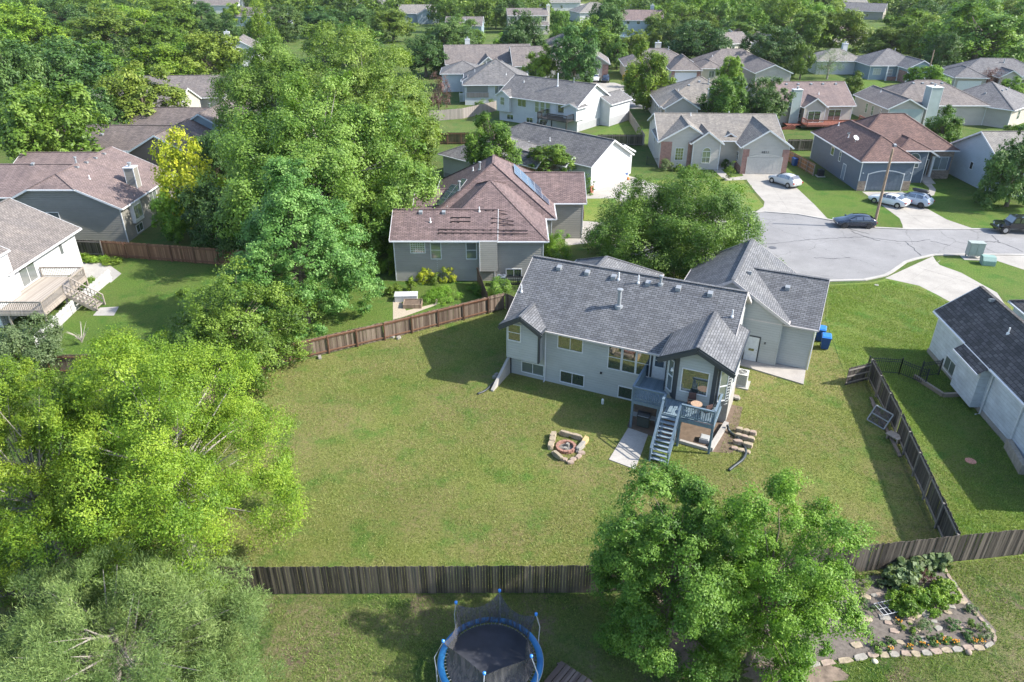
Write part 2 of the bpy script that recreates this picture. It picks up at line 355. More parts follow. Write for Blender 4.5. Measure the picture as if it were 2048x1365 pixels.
class House:
    def __init__(s, name, label, o, ang, wall, roof, trim=WHITE, group=None, gutter=True, zbase=0.0):
        s.root = empty(name, (o[0], o[1], zbase), R(ang), label, 'house', group)
        s.wm, s.rm, s.trim, s.gut = wall, roof, trim, gutter
        s.walls = {}; s.roof = MB(); s.fas = MB(); s.darks = []; s.cor = MB(); s.blocks = []; s.later = []; s.n = 0; s.rects = []
    def W(s, mat=None):
        mat = mat or s.wm
        return s.walls.setdefault(mat.name, (MB(), mat))[0]
    def blk(s, u0, u1, v0, v1, ez, typ='gu', slope=.5, oh=.4, hs=False, he=False, z0=0.0, wall=None, clip=None, rc=None,
            roofonly=False, corners=True, ro=None, th=.15, inset=None, dark=False):
        fas = s.fas
        if dark: fas = MB(); s.darks.append(fas)
        s.n += 1; s.rects.append((u0, u1, v0, v1)); e = .005 * s.n; ez = ez + e * .7
        u0 += e; u1 -= e; v0 += e; v1 -= e
        if ro is None: ro = oh * .8
        T = (lambda a, b, z: (a, b, z)) if typ[1] == 'u' else (lambda a, b, z: (b, a, z))
        if typ[1] == 'u': a0, a1, b0, b1 = u0, u1, v0, v1
        else: a0, a1, b0, b1 = v0, v1, u0, u1
        c = (b0 + b1) / 2 if rc is None else rc
        s0 = slope; zr = ez + slope * (c - b0); s1 = (zr - ez) / (b1 - c)
        if typ[0] == 'h': hs = he = True
        ea0 = a0 - (oh if hs else ro); ea1 = a1 + (oh if he else ro)
        L = [(ea0, b0 - oh, ez - s0*oh), (ea1, b0 - oh, ez - s0*oh)]; U = [(ea0, b1 + oh, ez - s1*oh), (ea1, b1 + oh, ez - s1*oh)]
        half = inset or min(c - b0, b1 - c)
        r0 = a0 + half if hs else ea0; r1 = a1 - half if he else ea1
        if r1 < r0: r0 = r1 = (a0 + a1) / 2
        P = []
        lo = [L[0], L[1], (r1, c, zr), (r0, c, zr)]; up = [U[1], U[0], (r0, c, zr), (r1, c, zr)]
        if clip and not hs:
            k0 = b0 + (clip - ez) / s0; k1 = b1 - (clip - ez) / s1; r0 = a0 + (zr - clip) * 1.1
            lo = [L[0], L[1], (r1, c, zr), (r0, c, zr), (ea0, k0, clip)]; up = [U[1], U[0], (ea0, k1, clip), (r0, c, zr), (r1, c, zr)]
            P.append([(ea0, k1, clip), (ea0, k0, clip), (r0, c, zr)])
        if abs(r1 - r0) < 1e-3: lo = lo[:3]; up = up[:3]
        P += [lo, up]
        if hs: P.append([U[0], L[0], (r0, c, zr)])
        if he: P.append([L[1], U[1], (r1, c, zr)])
        flip = typ[1] == 'v'
        edges = {}
        for p in P:
            q = [T(x, y, z + th) for x, y, z in p]
            if flip: q = q[::-1]
            s.roof.add(q, [tuple(range(len(q)))])
            b = [(x, y, z - th) for x, y, z in q][::-1]; fas.add(b, [tuple(range(len(b)))])
            for i in range(len(q)):
                k = tuple(sorted((tuple(round(t, 3) for t in q[i]), tuple(round(t, 3) for t in q[(i+1) % len(q)]))))
                edges.setdefault(k, []).append((q[i], q[(i+1) % len(q)]))
        for k, es in edges.items():
            p, q = es[0]
            if len(es) == 1:
                lowd = (0, 0, th + .02)
                fas.add([(p[0], p[1], p[2] - lowd[2]), (q[0], q[1], q[2] - lowd[2]), (q[0], q[1], q[2] - .004), (p[0], p[1], p[2] - .004)], [(0, 1, 2, 3)])
                d = Vector(q) - Vector(p)
                if abs(d.z) < .02 and s.gut:
                    n_ = Vector((d.y, -d.x, 0)).normalized() * .055; 
                    pp = Vector(p) + n_ - Vector((0, 0, .09)); qq = Vector(q) + n_ - Vector((0, 0, .09)); fas.beam(pp, qq, .1, .11)
                elif s.gut:
                    n_ = Vector((d.y, -d.x, 0)).normalized() * .02
                    fas.beam(Vector(p) + n_ - Vector((0, 0, .085)), Vector(q) + n_ - Vector((0, 0, .085)), .04, .2)
            else:
                s.roof.beam(Vector(p) + Vector((0, 0, .012)), Vector(q) + Vector((0, 0, .012)), .26, .035)
        def rz(u, v):
            a, b = (u, v) if typ[1] == 'u' else (v, u)
            if not (ea0 <= a <= ea1 and b0 - oh <= b <= b1 + oh): return -1
            z = ez + s0 * (b - b0) if b < c else ez + s1 * (b1 - b)
            if hs: z = min(z, ez + (zr - ez) / max(half, .1) * (a - a0))
            if he: z = min(z, ez + (zr - ez) / max(half, .1) * (a1 - a))
            return z + th
        s.blocks.append(rz)
        if roofonly: return
        m = s.W(wall)
        t = -.01
        def wallpoly(pts):
            q = [T(*p) for p in pts]
            if flip: q = q[::-1]
            m.add(q, [tuple(range(len(q)))])
            if 'siding' in (wall or s.wm).name: laps(m, q)
        wallpoly([(a0, b0, z0), (a1, b0, z0), (a1, b0, ez), (a0, b0, ez)])
        wallpoly([(a1, b1, z0), (a0, b1, z0), (a0, b1, ez), (a1, b1, ez)])
        end0 = [(a0, b1, z0), (a0, b0, z0), (a0, b0, ez)] + ([] if hs else ([(a0, c, zr)] if not clip else [(a0, k0, clip), (a0, k1, clip)])) + [(a0, b1, ez)]
        end1 = [(a1, b0, z0), (a1, b1, z0), (a1, b1, ez)] + ([] if he else [(a1, c, zr)]) + [(a1, b0, ez)]
        wallpoly(end0); wallpoly(end1)
        if z0 > .1: wallpoly([(a0, b0, z0), (a0, b1, z0), (a1, b1, z0), (a1, b0, z0)])
        if corners:
            k = .09
            for (u, v) in ((u0, v0), (u1, v0), (u1, v1), (u0, v1)):
                du = -.03 if u == u0 else .03 - k; dv = -.03 if v == v0 else .03 - k
                s.cor.box(u + du, u + du + k, v + dv, v + dv + k, z0, ez - .02)
    def roofz(s, u, v): return max([f(u, v) for f in s.blocks] + [0])
    def xf(s, side, plane, c, z, d=0.0):
        """local point on a wall: c along it, z up, d outwards"""
        if side == 'F': return (c, plane - d, z)
        if side == 'B': return (c, plane + d, z)
        if side == 'L': return (plane - d, c, z)
        return (plane + d, c, z)
    def wbox(s, mb, side, plane, c0, c1, z0, z1, d0, d1, mi=0):
        a = s.xf(side, plane, c0, z0, d0); b = s.xf(side, plane, c1, z1, d1)
        mb.box(min(a[0], b[0]), max(a[0], b[0]), min(a[1], b[1]), max(a[1], b[1]), z0, z1, mi)
    def win(s, side, plane, c, z0, w, h, kind='hung', pane=None, frame=None, fw=.07, name='window', parent=None):
        pane = pane or DARKG; frame = frame or WHITE
        m = MB(); c0, c1, z1 = c - w/2, c + w/2, z0 + h; d = .05
        s.wbox(m, side, plane, c0 - fw, c0, z0 - fw, z1 + fw, -.02, d); s.wbox(m, side, plane, c1, c1 + fw, z0 - fw, z1 + fw, -.02, d)
        s.wbox(m, side, plane, c0, c1, z0 - fw, z0, -.02, d + .02); s.wbox(m, side, plane, c0, c1, z1, z1 + fw, -.02, d)
        def hb(z, t=.045): s.wbox(m, side, plane, c0, c1, z - t/2, z + t/2, 0, d - .01)
        def vb(x, t=.045): s.wbox(m, side, plane, x - t/2, x + t/2, z0, z1, 0, d - .012)
        if kind == 'hung': hb(z0 + h/2)
        if kind == 'slide': vb(c)
        if kind == 'grid':
            for i in (1, 2): vb(c0 + w*i/3, .03)
            for i in range(1, 4): hb(z0 + h*i/4, .03)
        if kind == 'block':
            for i in range(1, 6): vb(c0 + w*i/6, .03)
            for i in range(1, 6): hb(z0 + h*i/6, .03)
        if kind == 'arch':
            n = 8; r = w/2
            for i in range(n):
                t0 = math.pi*i/n; t1 = math.pi*(i+1)/n
                a = s.xf(side, plane, c + (r + fw/2)*math.cos(t0), z1 + (r+fw/2)*math.sin(t0), .03); b = s.xf(side, plane, c + (r+fw/2)*math.cos(t1), z1 + (r+fw/2)*math.sin(t1), .03)
                m.beam(a, b, .06, fw)
            hb(z0 + h/2); vb(c, .03)
        o = m.build(name, frame, parent or s.root)
        g = MB(); s.wbox(g, side, plane, c0, c1, z0, z1, -.01, .028)
        if kind == 'arch':
            r = w/2; pts = [s.xf(side, plane, c + r*math.cos(math.pi*i/8), z1 + r*math.sin(math.pi*i/8), .027) for i in range(9)]
            g.add(pts, [tuple(range(9)) if side in 'BL' else tuple(range(9))[::-1]])
        if not parent: g.build('pane', pane, o)
        return o
    def door(s, side, plane, c, z0, w, h, col=WHITE, frame=None, glassy=0.0, catflap=False):
        m = MB(); s.wbox(m, side, plane, c - w/2, c + w/2, z0, z0 + h, -.02, .03)
        f = MB(); fr = frame or s.trim
        for a, b, y0, y1 in ((c - w/2 - .09, c - w/2, z0, z0 + h + .09), (c + w/2, c + w/2 + .09, z0, z0 + h + .09), (c - w/2, c + w/2, z0 + h, z0 + h + .09)):
            s.wbox(f, side, plane, a, b, y0, y1, -.02, .05)
        o = m.build('door', col, s.root); f.build('door_frame', fr, o)
        k = MB(); s.wbox(k, side, plane, c + w*.36, c + w*.42, z0 + .95, z0 + 1.03, .03, .08); k.build('handle', GALV, o)
        if glassy:
            g = MB(); s.wbox(g, side, plane, c - w*.33, c + w*.33, z0 + h*(1-glassy), z0 + h*.93, .03, .038); g.build('pane', DARKG, o)
            g = MB(); s.wbox(g, side, plane, c - w*.33, c + w*.33, z0 + h*(.96 - glassy/2) - .02, z0 + h*(.96 - glassy/2) + .02, .03, .05); g.build('glazing_bar', col, o)
        if catflap:
            g = MB(); s.wbox(g, side, plane, c - .15, c + .2, z0 + .25, z0 + .5, .03, .045); g.build('pet_flap', WHITE, o)
            g = MB(); s.wbox(g, side, plane, c - .2, c + .2, z0 + .85, z0 + 1.05, .03, .04); g.build('pane', DARKG, o)
        return o
    def garage(s, side, plane, c, w, h, col, frame=None, arch=False):
        m = MB(); s.wbox(m, side, plane, c - w/2, c + w/2, .02, h, -.02, .032)
        for r in range(4):
            for k in range(8):
                a = c - w/2 + w*k/8 + .06; b = c - w/2 + w*(k+1)/8 - .06
                s.wbox(m, side, plane, a, b, .02 + h*r/4 + .09, h*(r+1)/4 - .06, .0, .05)
        o = m.build('garage_door', col, s.root); f = MB(); fw = .12
        s.wbox(f, side, plane, c - w/2 - fw, c - w/2, 0, h + fw, -.02, .06); s.wbox(f, side, plane, c + w/2, c + w/2 + fw, 0, h + fw, -.02, .06)
        if arch:
            n = 8
            for i in range(n):
                x0 = -1 + 2*i/n; x1 = -1 + 2*(i+1)/n
                z = lambda x: h + .04 + .45*(1 - x*x)
                f.beam(s.xf(side, plane, c + x0*w/2, z(x0), .03), s.xf(side, plane, c + x1*w/2, z(x1), .03), .06, fw)
            g = [s.xf(side, plane, c + w/2*(-1 + 2*i/n), h + .04 + .45*(1 - (-1+2*i/n)**2), .032) for i in range(n+1)]
            pm = MB(); pm.add(g, [tuple(range(n+1))[::-1]]); pm.build('arch_panel', col, o)
        else: s.wbox(f, side, plane, c - w/2, c + w/2, h, h + fw, -.02, .06)
        f.build('door_frame', frame or s.trim, o); return o
    def vent(s, u, v): s.later.append(('vent', u, v))
    def pipe(s, u, v, h=.5, r=.05, cap=False): s.later.append(('pipe', u, v, h, r, cap))
    def chimney(s, u0, u1, v0, v1, zt, mat, z0=0.0): s.later.append(('chim', u0, u1, v0, v1, zt, mat, z0))
    def post(s, u, v, z0, z1, r=.1, mat=None): 
        m = MB(); m.box(u-r, u+r, v-r, v+r, z0, z1); m.box(u-r*1.4, u+r*1.4, v-r*1.4, v+r*1.4, z0, z0+.18); m.build('porch_column', mat or s.trim, s.root)
    def finish(s, corner=None):
        HOUSES.append((s.root.location.x, s.root.location.y, s.root.rotation_euler[2], s.rects))
        for mb, mat in s.walls.values():
            if mb.f: mb.build('wall', mat, s.root)
        ro = s.roof.build('roof', s.rm, s.root); s.fas.build('fascia', s.trim, ro)
        for q in s.darks: q.build('dark_fascia', DTRIM, ro)
        if s.cor.f: s.cor.each('corner_trim', corner or s.trim, s.root)
        for it in s.later:
            if it[0] == 'vent':
                _, u, v = it; z = s.roofz(u, v); z2 = s.roofz(u, v - .2); sl = (z - z2) / .2
                m = MB(); k = .2
                k = .17; q = lambda du, dv, dz: (u + du, v + dv, z + sl*dv + dz)
                m.add([q(-k,-k,-.02), q(k,-k,-.02), q(k,k,-.02), q(-k,k,-.02), q(-k,-k-.02,.25), q(k,-k-.02,.25), q(k,k,.14), q(-k,k,.14)],
                      [(0,3,2,1),(4,5,6,7),(0,1,5,4),(1,2,6,5),(2,3,7,6),(3,0,4,7)])
                m.build('roof_vent', GALV, ro)
            elif it[0] == 'pipe':
                _, u, v, h, r, cap = it; z = s.roofz(u, v)
                m = MB(); m.tube([(u,v,z-.15),(u,v,z+.06),(u,v,z+.07)], [r*2.4, r*2.2, r], 10); m.tube([(u,v,z),(u,v,z+h)], r, 10)
                if cap: m.tube([(u,v,z+h-.02),(u,v,z+h+.04),(u,v,z+h+.14),(u,v,z+h+.16)], [r*1.1, r*1.7, r*1.7, r*.6], 10)
                m.build('flue' if cap else 'vent_pipe', GALV if cap else PIPEW, ro)
            elif it[0] == 'chim':
                _, u0, u1, v0, v1, zt, mat, z0 = it
                m = MB(); m.box(u0, u1, v0, v1, z0, zt); ch = m.build('chimney', mat, s.root)
                m = MB(); k = .08
                for u in (u0-.01, u1-k+.01):
                    for v in (v0-.01, v1-k+.01): m.box(u, u+k, v, v+k, z0, zt-.01)
                m.box(u0-.06, u1+.06, v0-.06, v1+.06, zt, zt+.1); m.build('chimney_trim', s.trim, ch)
                m = MB(); cu, cv = (u0+u1)/2, (v0+v1)/2
                m.tube([(cu,cv,zt+.1),(cu,cv,zt+.4)], .16, 12); m.tube([(cu,cv,zt+.42),(cu,cv,zt+.55),(cu,cv,zt+.57)], [.24,.24,.1], 12); m.build('flue_cap', GALV, ch)
        return s

def deck_rail(mb, pts, z, h=.95, step=.13, post=.09, top=.14, mi=0, endposts=True):
    """rail with balusters along a polyline of points (x, y) at floor height z (or 3-tuples)"""
    P = [Vector((p[0], p[1], p[2] if len(p) > 2 else z)) for p in pts]
    for a, b in zip(P[:-1], P[1:]):
        L = (b - a).length; n = max(1, int(L / step)); up = Vector((0, 0, 1))
        mb.beam(a + up*h, b + up*h, top, .045, mi); mb.beam(a + up*.1, b + up*.1, .05, .08, mi); mb.beam(a + up*(h-.08), b + up*(h-.08), .045, .08, mi)
        for i in range(1, n):
            p = a.lerp(b, i / n); mb.box(p.x-.02, p.x+.02, p.y-.02, p.y+.02, p.z + .1, p.z + h - .05, mi)
    for p in P: mb.box(p.x-post/2, p.x+post/2, p.y-post/2, p.y+post/2, p.z - .2, p.z + h - .02, mi)

# ------------------------------------------------------------------ HOUSES
DTRIM = plain('dark_trim', (.045,.052,.06), .5)
# --- the grey house in the middle
MAINW = siding('grey_green_siding', (.415,.43,.415)); MAINR = shingle('slate_shingles', (.148,.153,.164), .24, .17)
H = House('ranch_house', 'blue-grey two-level house with slate roof and rear deck in the middle of the photo', (-.05, 46.98), -24.8, MAINW, MAINR, trim=plain('main_trim', (.50,.47,.45), .5))
H.blk(0, 15.1, 0, 9.6, 4.6, 'gu', .6, .5, ro=.35)
H.blk(.0, 2.5, -.8, 2.6, 4.62, 'gv', .58, .33, z0=1.8, ro=.45, dark=True)
H.blk(11.85, 15.75, -2.05, 3.0, 5.45, 'gv', .5, .35, roofonly=True, ro=.5, dark=True)
H.blk(14.0, 20.1, 9.7, 17.3, 3.72, 'gu', .56, .4, ro=.3)
H.blk(9.9, 17.9, 9.22, 18.2, 3.95, 'gv', .62, .4, ro=.3)
H.blk(.4, 7.3, 6.2, 13.4, 4.2, 'gv', .6, .4, he=True, ro=.3)
bm = MB(); bay = [(11.75, .3), (11.75, -1.25), (12.6, -2.1), (15.0, -2.1), (15.88, -1.25), (15.88, 3.0), (12.0, 3.0)]
bm.prism(bay, 2.3, 5.45)
bm.add([(12.0,-2.09,5.3),(15.6,-2.09,5.3),(13.8,-2.09,6.36)], [(0,1,2)])
bm.add([(11.9,-.25,5.44),(11.9,1.2,5.44),(11.9,1.2,4.3),(11.9,-.25,4.3)], [(0,1,2,3)])
for a, b in zip(bay[:-2], bay[1:-1]): laps(bm, [(*a,2.3),(*b,2.3),(*b,5.45),(*a,5.45)])
bm.build('bay_wall', MAINW, H.root)
bm = MB(); bm.box(14.6, 15.85, .0, 2.9, 0, 2.31); bm.build('bay_foundation', CONCD, H.root)
# dark corner boards of the bay and the box window
bm = MB()
for (x, y) in ((12.6,-2.1),(15.0,-2.1)): bm.box(x-.13, x+.13, y-.025, y+.16, 2.3, 5.4)
bm.beam((11.73,-1.05,3.85),(12.45,-1.97,3.85),.06,3.1); bm.beam((15.15,-1.97,3.85),(15.9,-1.2,3.85),.06,3.1)
bm.box(11.72,11.85,-1.33,-1.1,2.3,5.4)
bm.box(2.44,2.56,-.83,-.62,1.8,4.5); bm.box(-.06,.03,-.1,.03,0,1.8); bm.box(10.28,10.5,-.04,.02,2.3,4.3); bm.box(11.52,11.72,-.04,.02,2.3,4.3)
bm.box(7.3,10.35,-.035,.02,4.16,4.3)
bm.each('dark_corner_board', DTRIM, H.root)
bm = MB()   # dark rake boards under the two small gables
bm.beam((-.42,-1.3,4.28),(1.25,-1.3,5.3),.05,.26); bm.beam((2.92,-1.3,4.28),(1.25,-1.3,5.3),.05,.26)
bm.beam((11.4,-2.6,5.13),(13.8,-2.6,6.33),.05,.28); bm.beam((16.2,-2.6,5.13),(13.8,-2.6,6.33),.05,.28)
bm.each('rake_board', DTRIM, H.root)
H.win('F', -.8, .62, 3.3, .92, 1.25, 'hung')
H.win('F', 0, 1.75, .38, 1.7, .82, 'slide', pane=MIDG); H.win('F', 0, 4.85, .3, 1.75, .85, 'slide'); H.win('F', 0, 8.85, .15, .95, .85, 'single')
H.win('F', 0, 4.6, 3.05, 1.8, 1.08, 'slide')
for c in (7.9, 8.92, 9.92): H.win('F', 0, c, 2.3, .86, 1.8, 'hung')
H.win('F', -2.1, 13.8, 3.1, 1.62, 1.6, 'single')
# angled windows of the bay
for (xa, ya, xb, yb) in ((11.75,-1.25,12.6,-2.1),(15.0,-2.1,15.88,-1.25)):
    pm = MB(); A = Vector((xa,ya,0)); B = Vector((xb,yb,0)); n_ = Vector(((B-A).y, -(B-A).x, 0)).normalized()
    a = A.lerp(B,.3) + n_*.07; b = A.lerp(B,.78) + n_*.07
    for z0, z1 in ((2.75,3.75),(3.85,4.9)): pm.add([(a.x,a.y,z0),(b.x,b.y,z0),(b.x,b.y,z1),(a.x,a.y,z1)], [(0,1,2,3)])
    fm = MB()
    for z in (2.7,3.8,4.95): fm.beam(a + Vector((0,0,z)), b + Vector((0,0,z)), .07, .07)
    for q in (a, b): fm.beam(q + Vector((0,0,2.66)), q + Vector((0,0,4.98)), .07, .06, up=(1,0,0))
    f = fm.build('window', WHITE, H.root); pm.build('pane', MIDG, f)
H.win('R', 15.88, .2, 2.9, .8, 1.6, 'single')
H.door('F', 0, 11.02, 2.32, .92, 2.0, glassy=.55, frame=DTRIM)
H.door('F', 9.24, 16.0, .12, .95, 2.05, col=plain('garage_side_door', (.62,.64,.65), .5), frame=DTRIM, catflap=True)
# utility light and downspouts
bm = MB(); bm.box(16.85,16.95,9.17,9.23,1.75,1.9); bm.build('outdoor_socket', BLACK, H.root)
bm = MB(); bm.tube([(2.75,-.09,4.2),(2.75,-.09,.12),(2.75,-.3,.06)], .05, 8); bm.tube([(20.18,9.62,3.7),(20.18,9.62,.1)], .05, 8); bm.each('downspout', WHITE, H.root)
bm = MB(); bm.tube([(12.32,-2.12,4.6),(12.32,-2.3,4.62)], .03, 6); bm.tube([(12.32,-2.3,4.66),(12.32,-2.3,4.45)], [.05,.09], 8); bm.each('wall_lamp', WHITE, H.root)
bm = MB(); bm.tube([(7.0,-.02,1.75),(7.0,-.1,1.75)], [.09,.07], 8); bm.build('wall_vent', BLACK, H.root)
for u in (2.0, 4.2, 6.2, 8.75, 10.9, 13.1): H.vent(u, 4.15)
H.vent(14.7, 11.9); H.vent(17.6, 12.2)
H.pipe(6.6, 4.1, .55, .045); H.pipe(8.05, 4.1, .6, .045); H.pipe(9.6, 4.3, .5, .09, True); H.pipe(7.3, 2.2, 1.15, .13, True); H.pipe(-.05, 1.9, .55, .045); H.pipe(14.9, 2.9, .5, .045)
# deck
DECKG = planks('deck_paint', (.13,.19,.235), (.21,.28,.33), .14); DECKR = plain('deck_rail_paint', (.13,.185,.235), .6, 0, .2, 9)
dk = MB()
outline = [(10.15, -.03), (10.15,-3.15), (12.3,-3.9), (13.45,-3.9), (15.55,-3.9), (15.55,-1.5)]
x = 10.16
while x < 15.5:
    x1 = min(x + .135, 15.55); y0 = -3.12 if x < 12.3 else -3.88
    dk.box(x, x1 - .012, y0, -.04 if x < 11.74 else (-1.3 if x1 > 15.2 or x < 12.1 else -2.13), 2.2, 2.24); x += .14
deck = dk.build('deck', DECKG, H.root)
fr = MB()
for a, b in (((10.15,-.05),(10.15,-3.15)),((10.15,-3.15),(12.3,-3.15)),((12.3,-3.15),(12.3,-3.92)),((12.3,-3.92),(15.57,-3.92)),((15.57,-3.92),(15.57,-1.4))):
    fr.beam((*a, 2.06), (*b, 2.06), .05, .26)
for y in (-1, -2, -3): fr.beam((10.2,y,2.12),(15.5,y,2.12),.05,.16)
for (x, y) in ((10.2,-3.1),(12.25,-3.1),(13.5,-3.86),(15.52,-3.86),(11.9,-3.1)): fr.box(x-.07,x+.07,y-.07,y+.07,0,2.1)
fr.build('deck_frame', DECKR, deck)
ra = MB(); deck_rail(ra, [(10.15,-.1),(10.15,-3.12),(12.28,-3.12),(12.28,-3.86)], 2.24, .95, .13); deck_rail(ra, [(13.47,-3.88),(15.53,-3.88),(15.53,-1.5)], 2.24, .95, .13)
ra.build('railing', DECKR, deck)
stm = MB(); n = 10
for i in range(n):
    z = 2.06 - i * 2.0 / (n - .3); y = -4.02 - i * .215
    stm.box(12.36, 13.4, y - .16, y + .12, z - .04, z)
stm.each('stair_tread', plain('stair_paint', (.22,.28,.33), .6, 0, .2, 9), deck)
stm = MB()
for x in (12.33, 13.43):
    stm.beam((x,-3.9,2.0),(x,-6.15,-.02),.05,.28); stm.beam((x,-3.92,3.15),(x,-6.2,1.02),.13,.05); stm.beam((x,-3.92,2.75),(x,-6.15,.62),.05,.06)
    stm.box(x-.05,x+.05,-6.22,-6.12,0,1.02); stm.box(x-.05,x+.05,-5.0,-4.9,.8,2.15)
stm.build('stair_railing', DECKR, deck)
H.finish(corner=plain('main_corner', (.36,.39,.39), .5))
MAIN = H

# --- brown roof neighbour with solar panels
TAUPE = siding('taupe_siding', (.31,.30,.27)); BRR = shingle('mauve_shingles', (.185,.13,.125), .28)
H = House('ranch_house', 'taupe house with mauve roof, two solar arrays and empty panel rails', (-11.13, 64.24), 0, TAUPE, BRR)
H.blk(0, 9.5, 0, 6.1, 4.32, 'gu', .55, .42, ro=.3)
H.blk(4.0, 14.1, .02, 15, 4.3, 'hv', .65, .42, rc=9.0, inset=8.3)
H.blk(3.1, 15.2, 6.6, 20, 4.25, 'hv', .66, .42, inset=5.0)
H.blk(1.0, 8, 9.5, 15.2, 4.1, 'gu', .4, .4)
H.blk(11, 18.85, 11.56, 19.5, 4.2, 'gu', .5, .4)
H.win('F', 0, 2.25, 2.9, 1.3, 1.2, 'block', pane=MIDG); H.win('F', 0, 3.95, 2.3, .9, 1.7, 'hung', pane=MIDG); H.win('F', 0, 7.3, 2.3, .9, 1.7, 'hung', pane=MIDG)
H.win('F', 0, 11.3, .35, 1.4, .85, 'slide', frame=WHITE)
bm = MB(); bm.box(8.1, 9.75, -.55, .02, 1.2, 4.2); bm.each('box_window_wall', TAUPE, H.root)
bm = MB(); bm.box(8.06,8.13,-.58,-.5,1.2,4.25); bm.build('corner_trim', WHITE, H.root)
PV = glass('solar_glass', (.05,.075,.12), .12); PVF = plain('solar_frame', (.5,.52,.55), .4, .7)
def solar(H, pts, nu, nv, skip=()):
    """panels laid on the roof plane through three corners"""
    A, B, D = [Vector((u, v, H.roofz(u, v) + .16)) for u, v in pts]
    for i in range(nu):
        for j in range(nv):
            if (i, j) in skip: continue
            q = lambda a, b: A + (B - A) * ((i + a) / nu) + (D - A) * ((j + b) / nv)
            nrm = (B - A).cross(D - A).normalized()
            if nrm.z < 0: nrm = -nrm
            c = [q(.02,.02), q(.98,.02), q(.98,.98), q(.02,.98)]
            m = MB(); m.add(c + [p - nrm*.05 for p in c], [(0,1,2,3),(4,7,6,5),(0,4,5,1),(1,5,6,2),(2,6,7,3),(3,7,4,0)])
            o = m.build('solar_panel', PVF, H.root)
            c = [p + nrm*.006 for p in (q(.06,.04), q(.94,.04), q(.94,.96), q(.06,.96))]
            m = MB(); 
            for a in range(4):
                p0 = c[0].lerp(c[3], a/4 + .008); p1 = c[1].lerp(c[2], a/4 + .008); p2 = c[1].lerp(c[2], (a+1)/4 - .008); p3 = c[0].lerp(c[3], (a+1)/4 - .008)
                m.add([p0,p1,p2,p3], [(0,1,2,3)])
            m.build('cells', PV, o)
solar(H, [(4.5, 7.2), (6.4, 11.4), (3.2, 9.3)], 4, 2, skip=((3,1),))
solar(H, [(15.1, 9.0), (11.4, 12.5), (15.0, 12.2)], 5, 2, skip=((0,1),))
rl = MB()
for (a, b, v) in ((4.2,12.6,.35),(4.2,12.6,.75),(9.2,11.3,1.5),(9.2,11.3,2.0),(8.6,10.7,2.9),(8.6,10.7,3.35),(7.5,9.4,4.7),(7.5,9.4,5.2),(5.3,7.2,1.6),(5.3,7.2,2.05)):
    rl.beam((a, v, H.roofz(a, v) + .07), (b, v, H.roofz(b, v) + .07), .06, .07)
    for k in range(int((b-a)/.7)): rl.box(a + k*.7, a + k*.7 + .14, v - .1, v + .1, H.roofz(a, v) - .02, H.roofz(a, v) + .05)
rl.build('mounting_rail', plain('rail_brown', (.05,.035,.035), .5), H.root)
for u, v in ((2.4, 2.6), (4.6, 2.6), (9.0, 7.1)): H.vent(u, v)
H.pipe(8.0, 2.8, .45); H.pipe(7.7, 12.5, .7, .1, True); H.pipe(5.7, 9.2, .9, .1, True); H.pipe(3.4, 1.6, .4); H.pipe(6.9, 14, .4)
bm = MB(); bm.box(10.2,12.7,-1.0,-.92,.0,.12); deck_rail(bm, [(10.2,-.05),(10.2,-.96),(12.7,-.96),(12.7,-.05)], .1, .75, .2, .05, .05); bm.build('well_railing', BLACK, H.root)
H.finish()

# --- white house with side garage
WHS = siding('white_siding', (.55,.56,.56), .2, .08); GREYR = shingle('grey_shingles', (.17,.165,.165), .3)
GREYL = shingle('light_grey_shingles', (.25,.235,.215), .22)
H = House('ranch_house', 'white house with grey roof whose white garage faces right, behind the solar roof', (10.3, 93.3), 46, WHS, GREYR)
H.blk(0, 8.4, 0, 20, 3.6, 'gv', .58, .45, he=True)
H.blk(-8.4, 3.0, 8.6, 19.5, 3.3, 'hu', .45, .5)
H.blk(-4.6, -1.6, 5.5, 12, 3.3, 'gv', .7, .35, wall=RED_BRICK)
H.blk(-1.4, 1.2, 3.2, 10, 3.25, 'gv', .6, .35)
H.blk(6.5, 11.2, 1.6, 9.0, 3.2, 'gv', .5, .4)
GDW = plain('garage_white', (.50,.52,.53), .5); H.garage('F', 0, 3.1, 4.7, 2.45, GDW, arch=True, frame=PIPEW); H.garage('F', 1.6, 9.6, 2.5, 2.3, GDW, frame=PIPEW)
H.win('F', 3.2, -.1, 1.0, 1.0, 1.3, 'grid'); H.win('F', 5.5, -3.1, 1.0, 1.1, 1.5, 'hung')
H.vent(1.2, 6); H.vent(.8, 12); H.pipe(-3, 13, .5); H.pipe(2, 9, .5)
H.finish()

# --- beige and brick house across the turning circle
BEIGE = siding('beige_siding', (.46,.43,.385)); TANR = shingle('tan_shingles', (.255,.232,.205), .24)
H = House('ranch_house', 'beige house with red brick trim and arched window at the turning circle', (21.5, 105.8), -3, BEIGE, TANR)
H.blk(0, 17.3, .5, 13.5, 3.95, 'gu', .36, .45, ro=.4)
H.blk(0, 7.4, -.3, 7, 3.95, 'gv', .58, .45)
H.blk(4.5, 8.4, -.95, 5, 3.9, 'gv', .72, .4)
H.blk(8.9, 11.2, 1.2, 6, 4.0, 'gv', .6, .3, wall=RED_BRICK)
H.blk(11.1, 17.5, -3.0, 7, 3.95, 'gv', .66, .45)
bm = MB(); 
for a, b, v in ((11.1,12.0,-3.03),(16.6,17.52,-3.03),(.0,1.6,-.33),(3.9,4.5,-.33)): bm.box(a, b, v, v+.06, 0, 3.5 if v < -2 else 3.8)
bm.box(11.07,11.12,-3.0,1.2,0,1.0); bm.each('brick_pier', RED_BRICK, H.root)
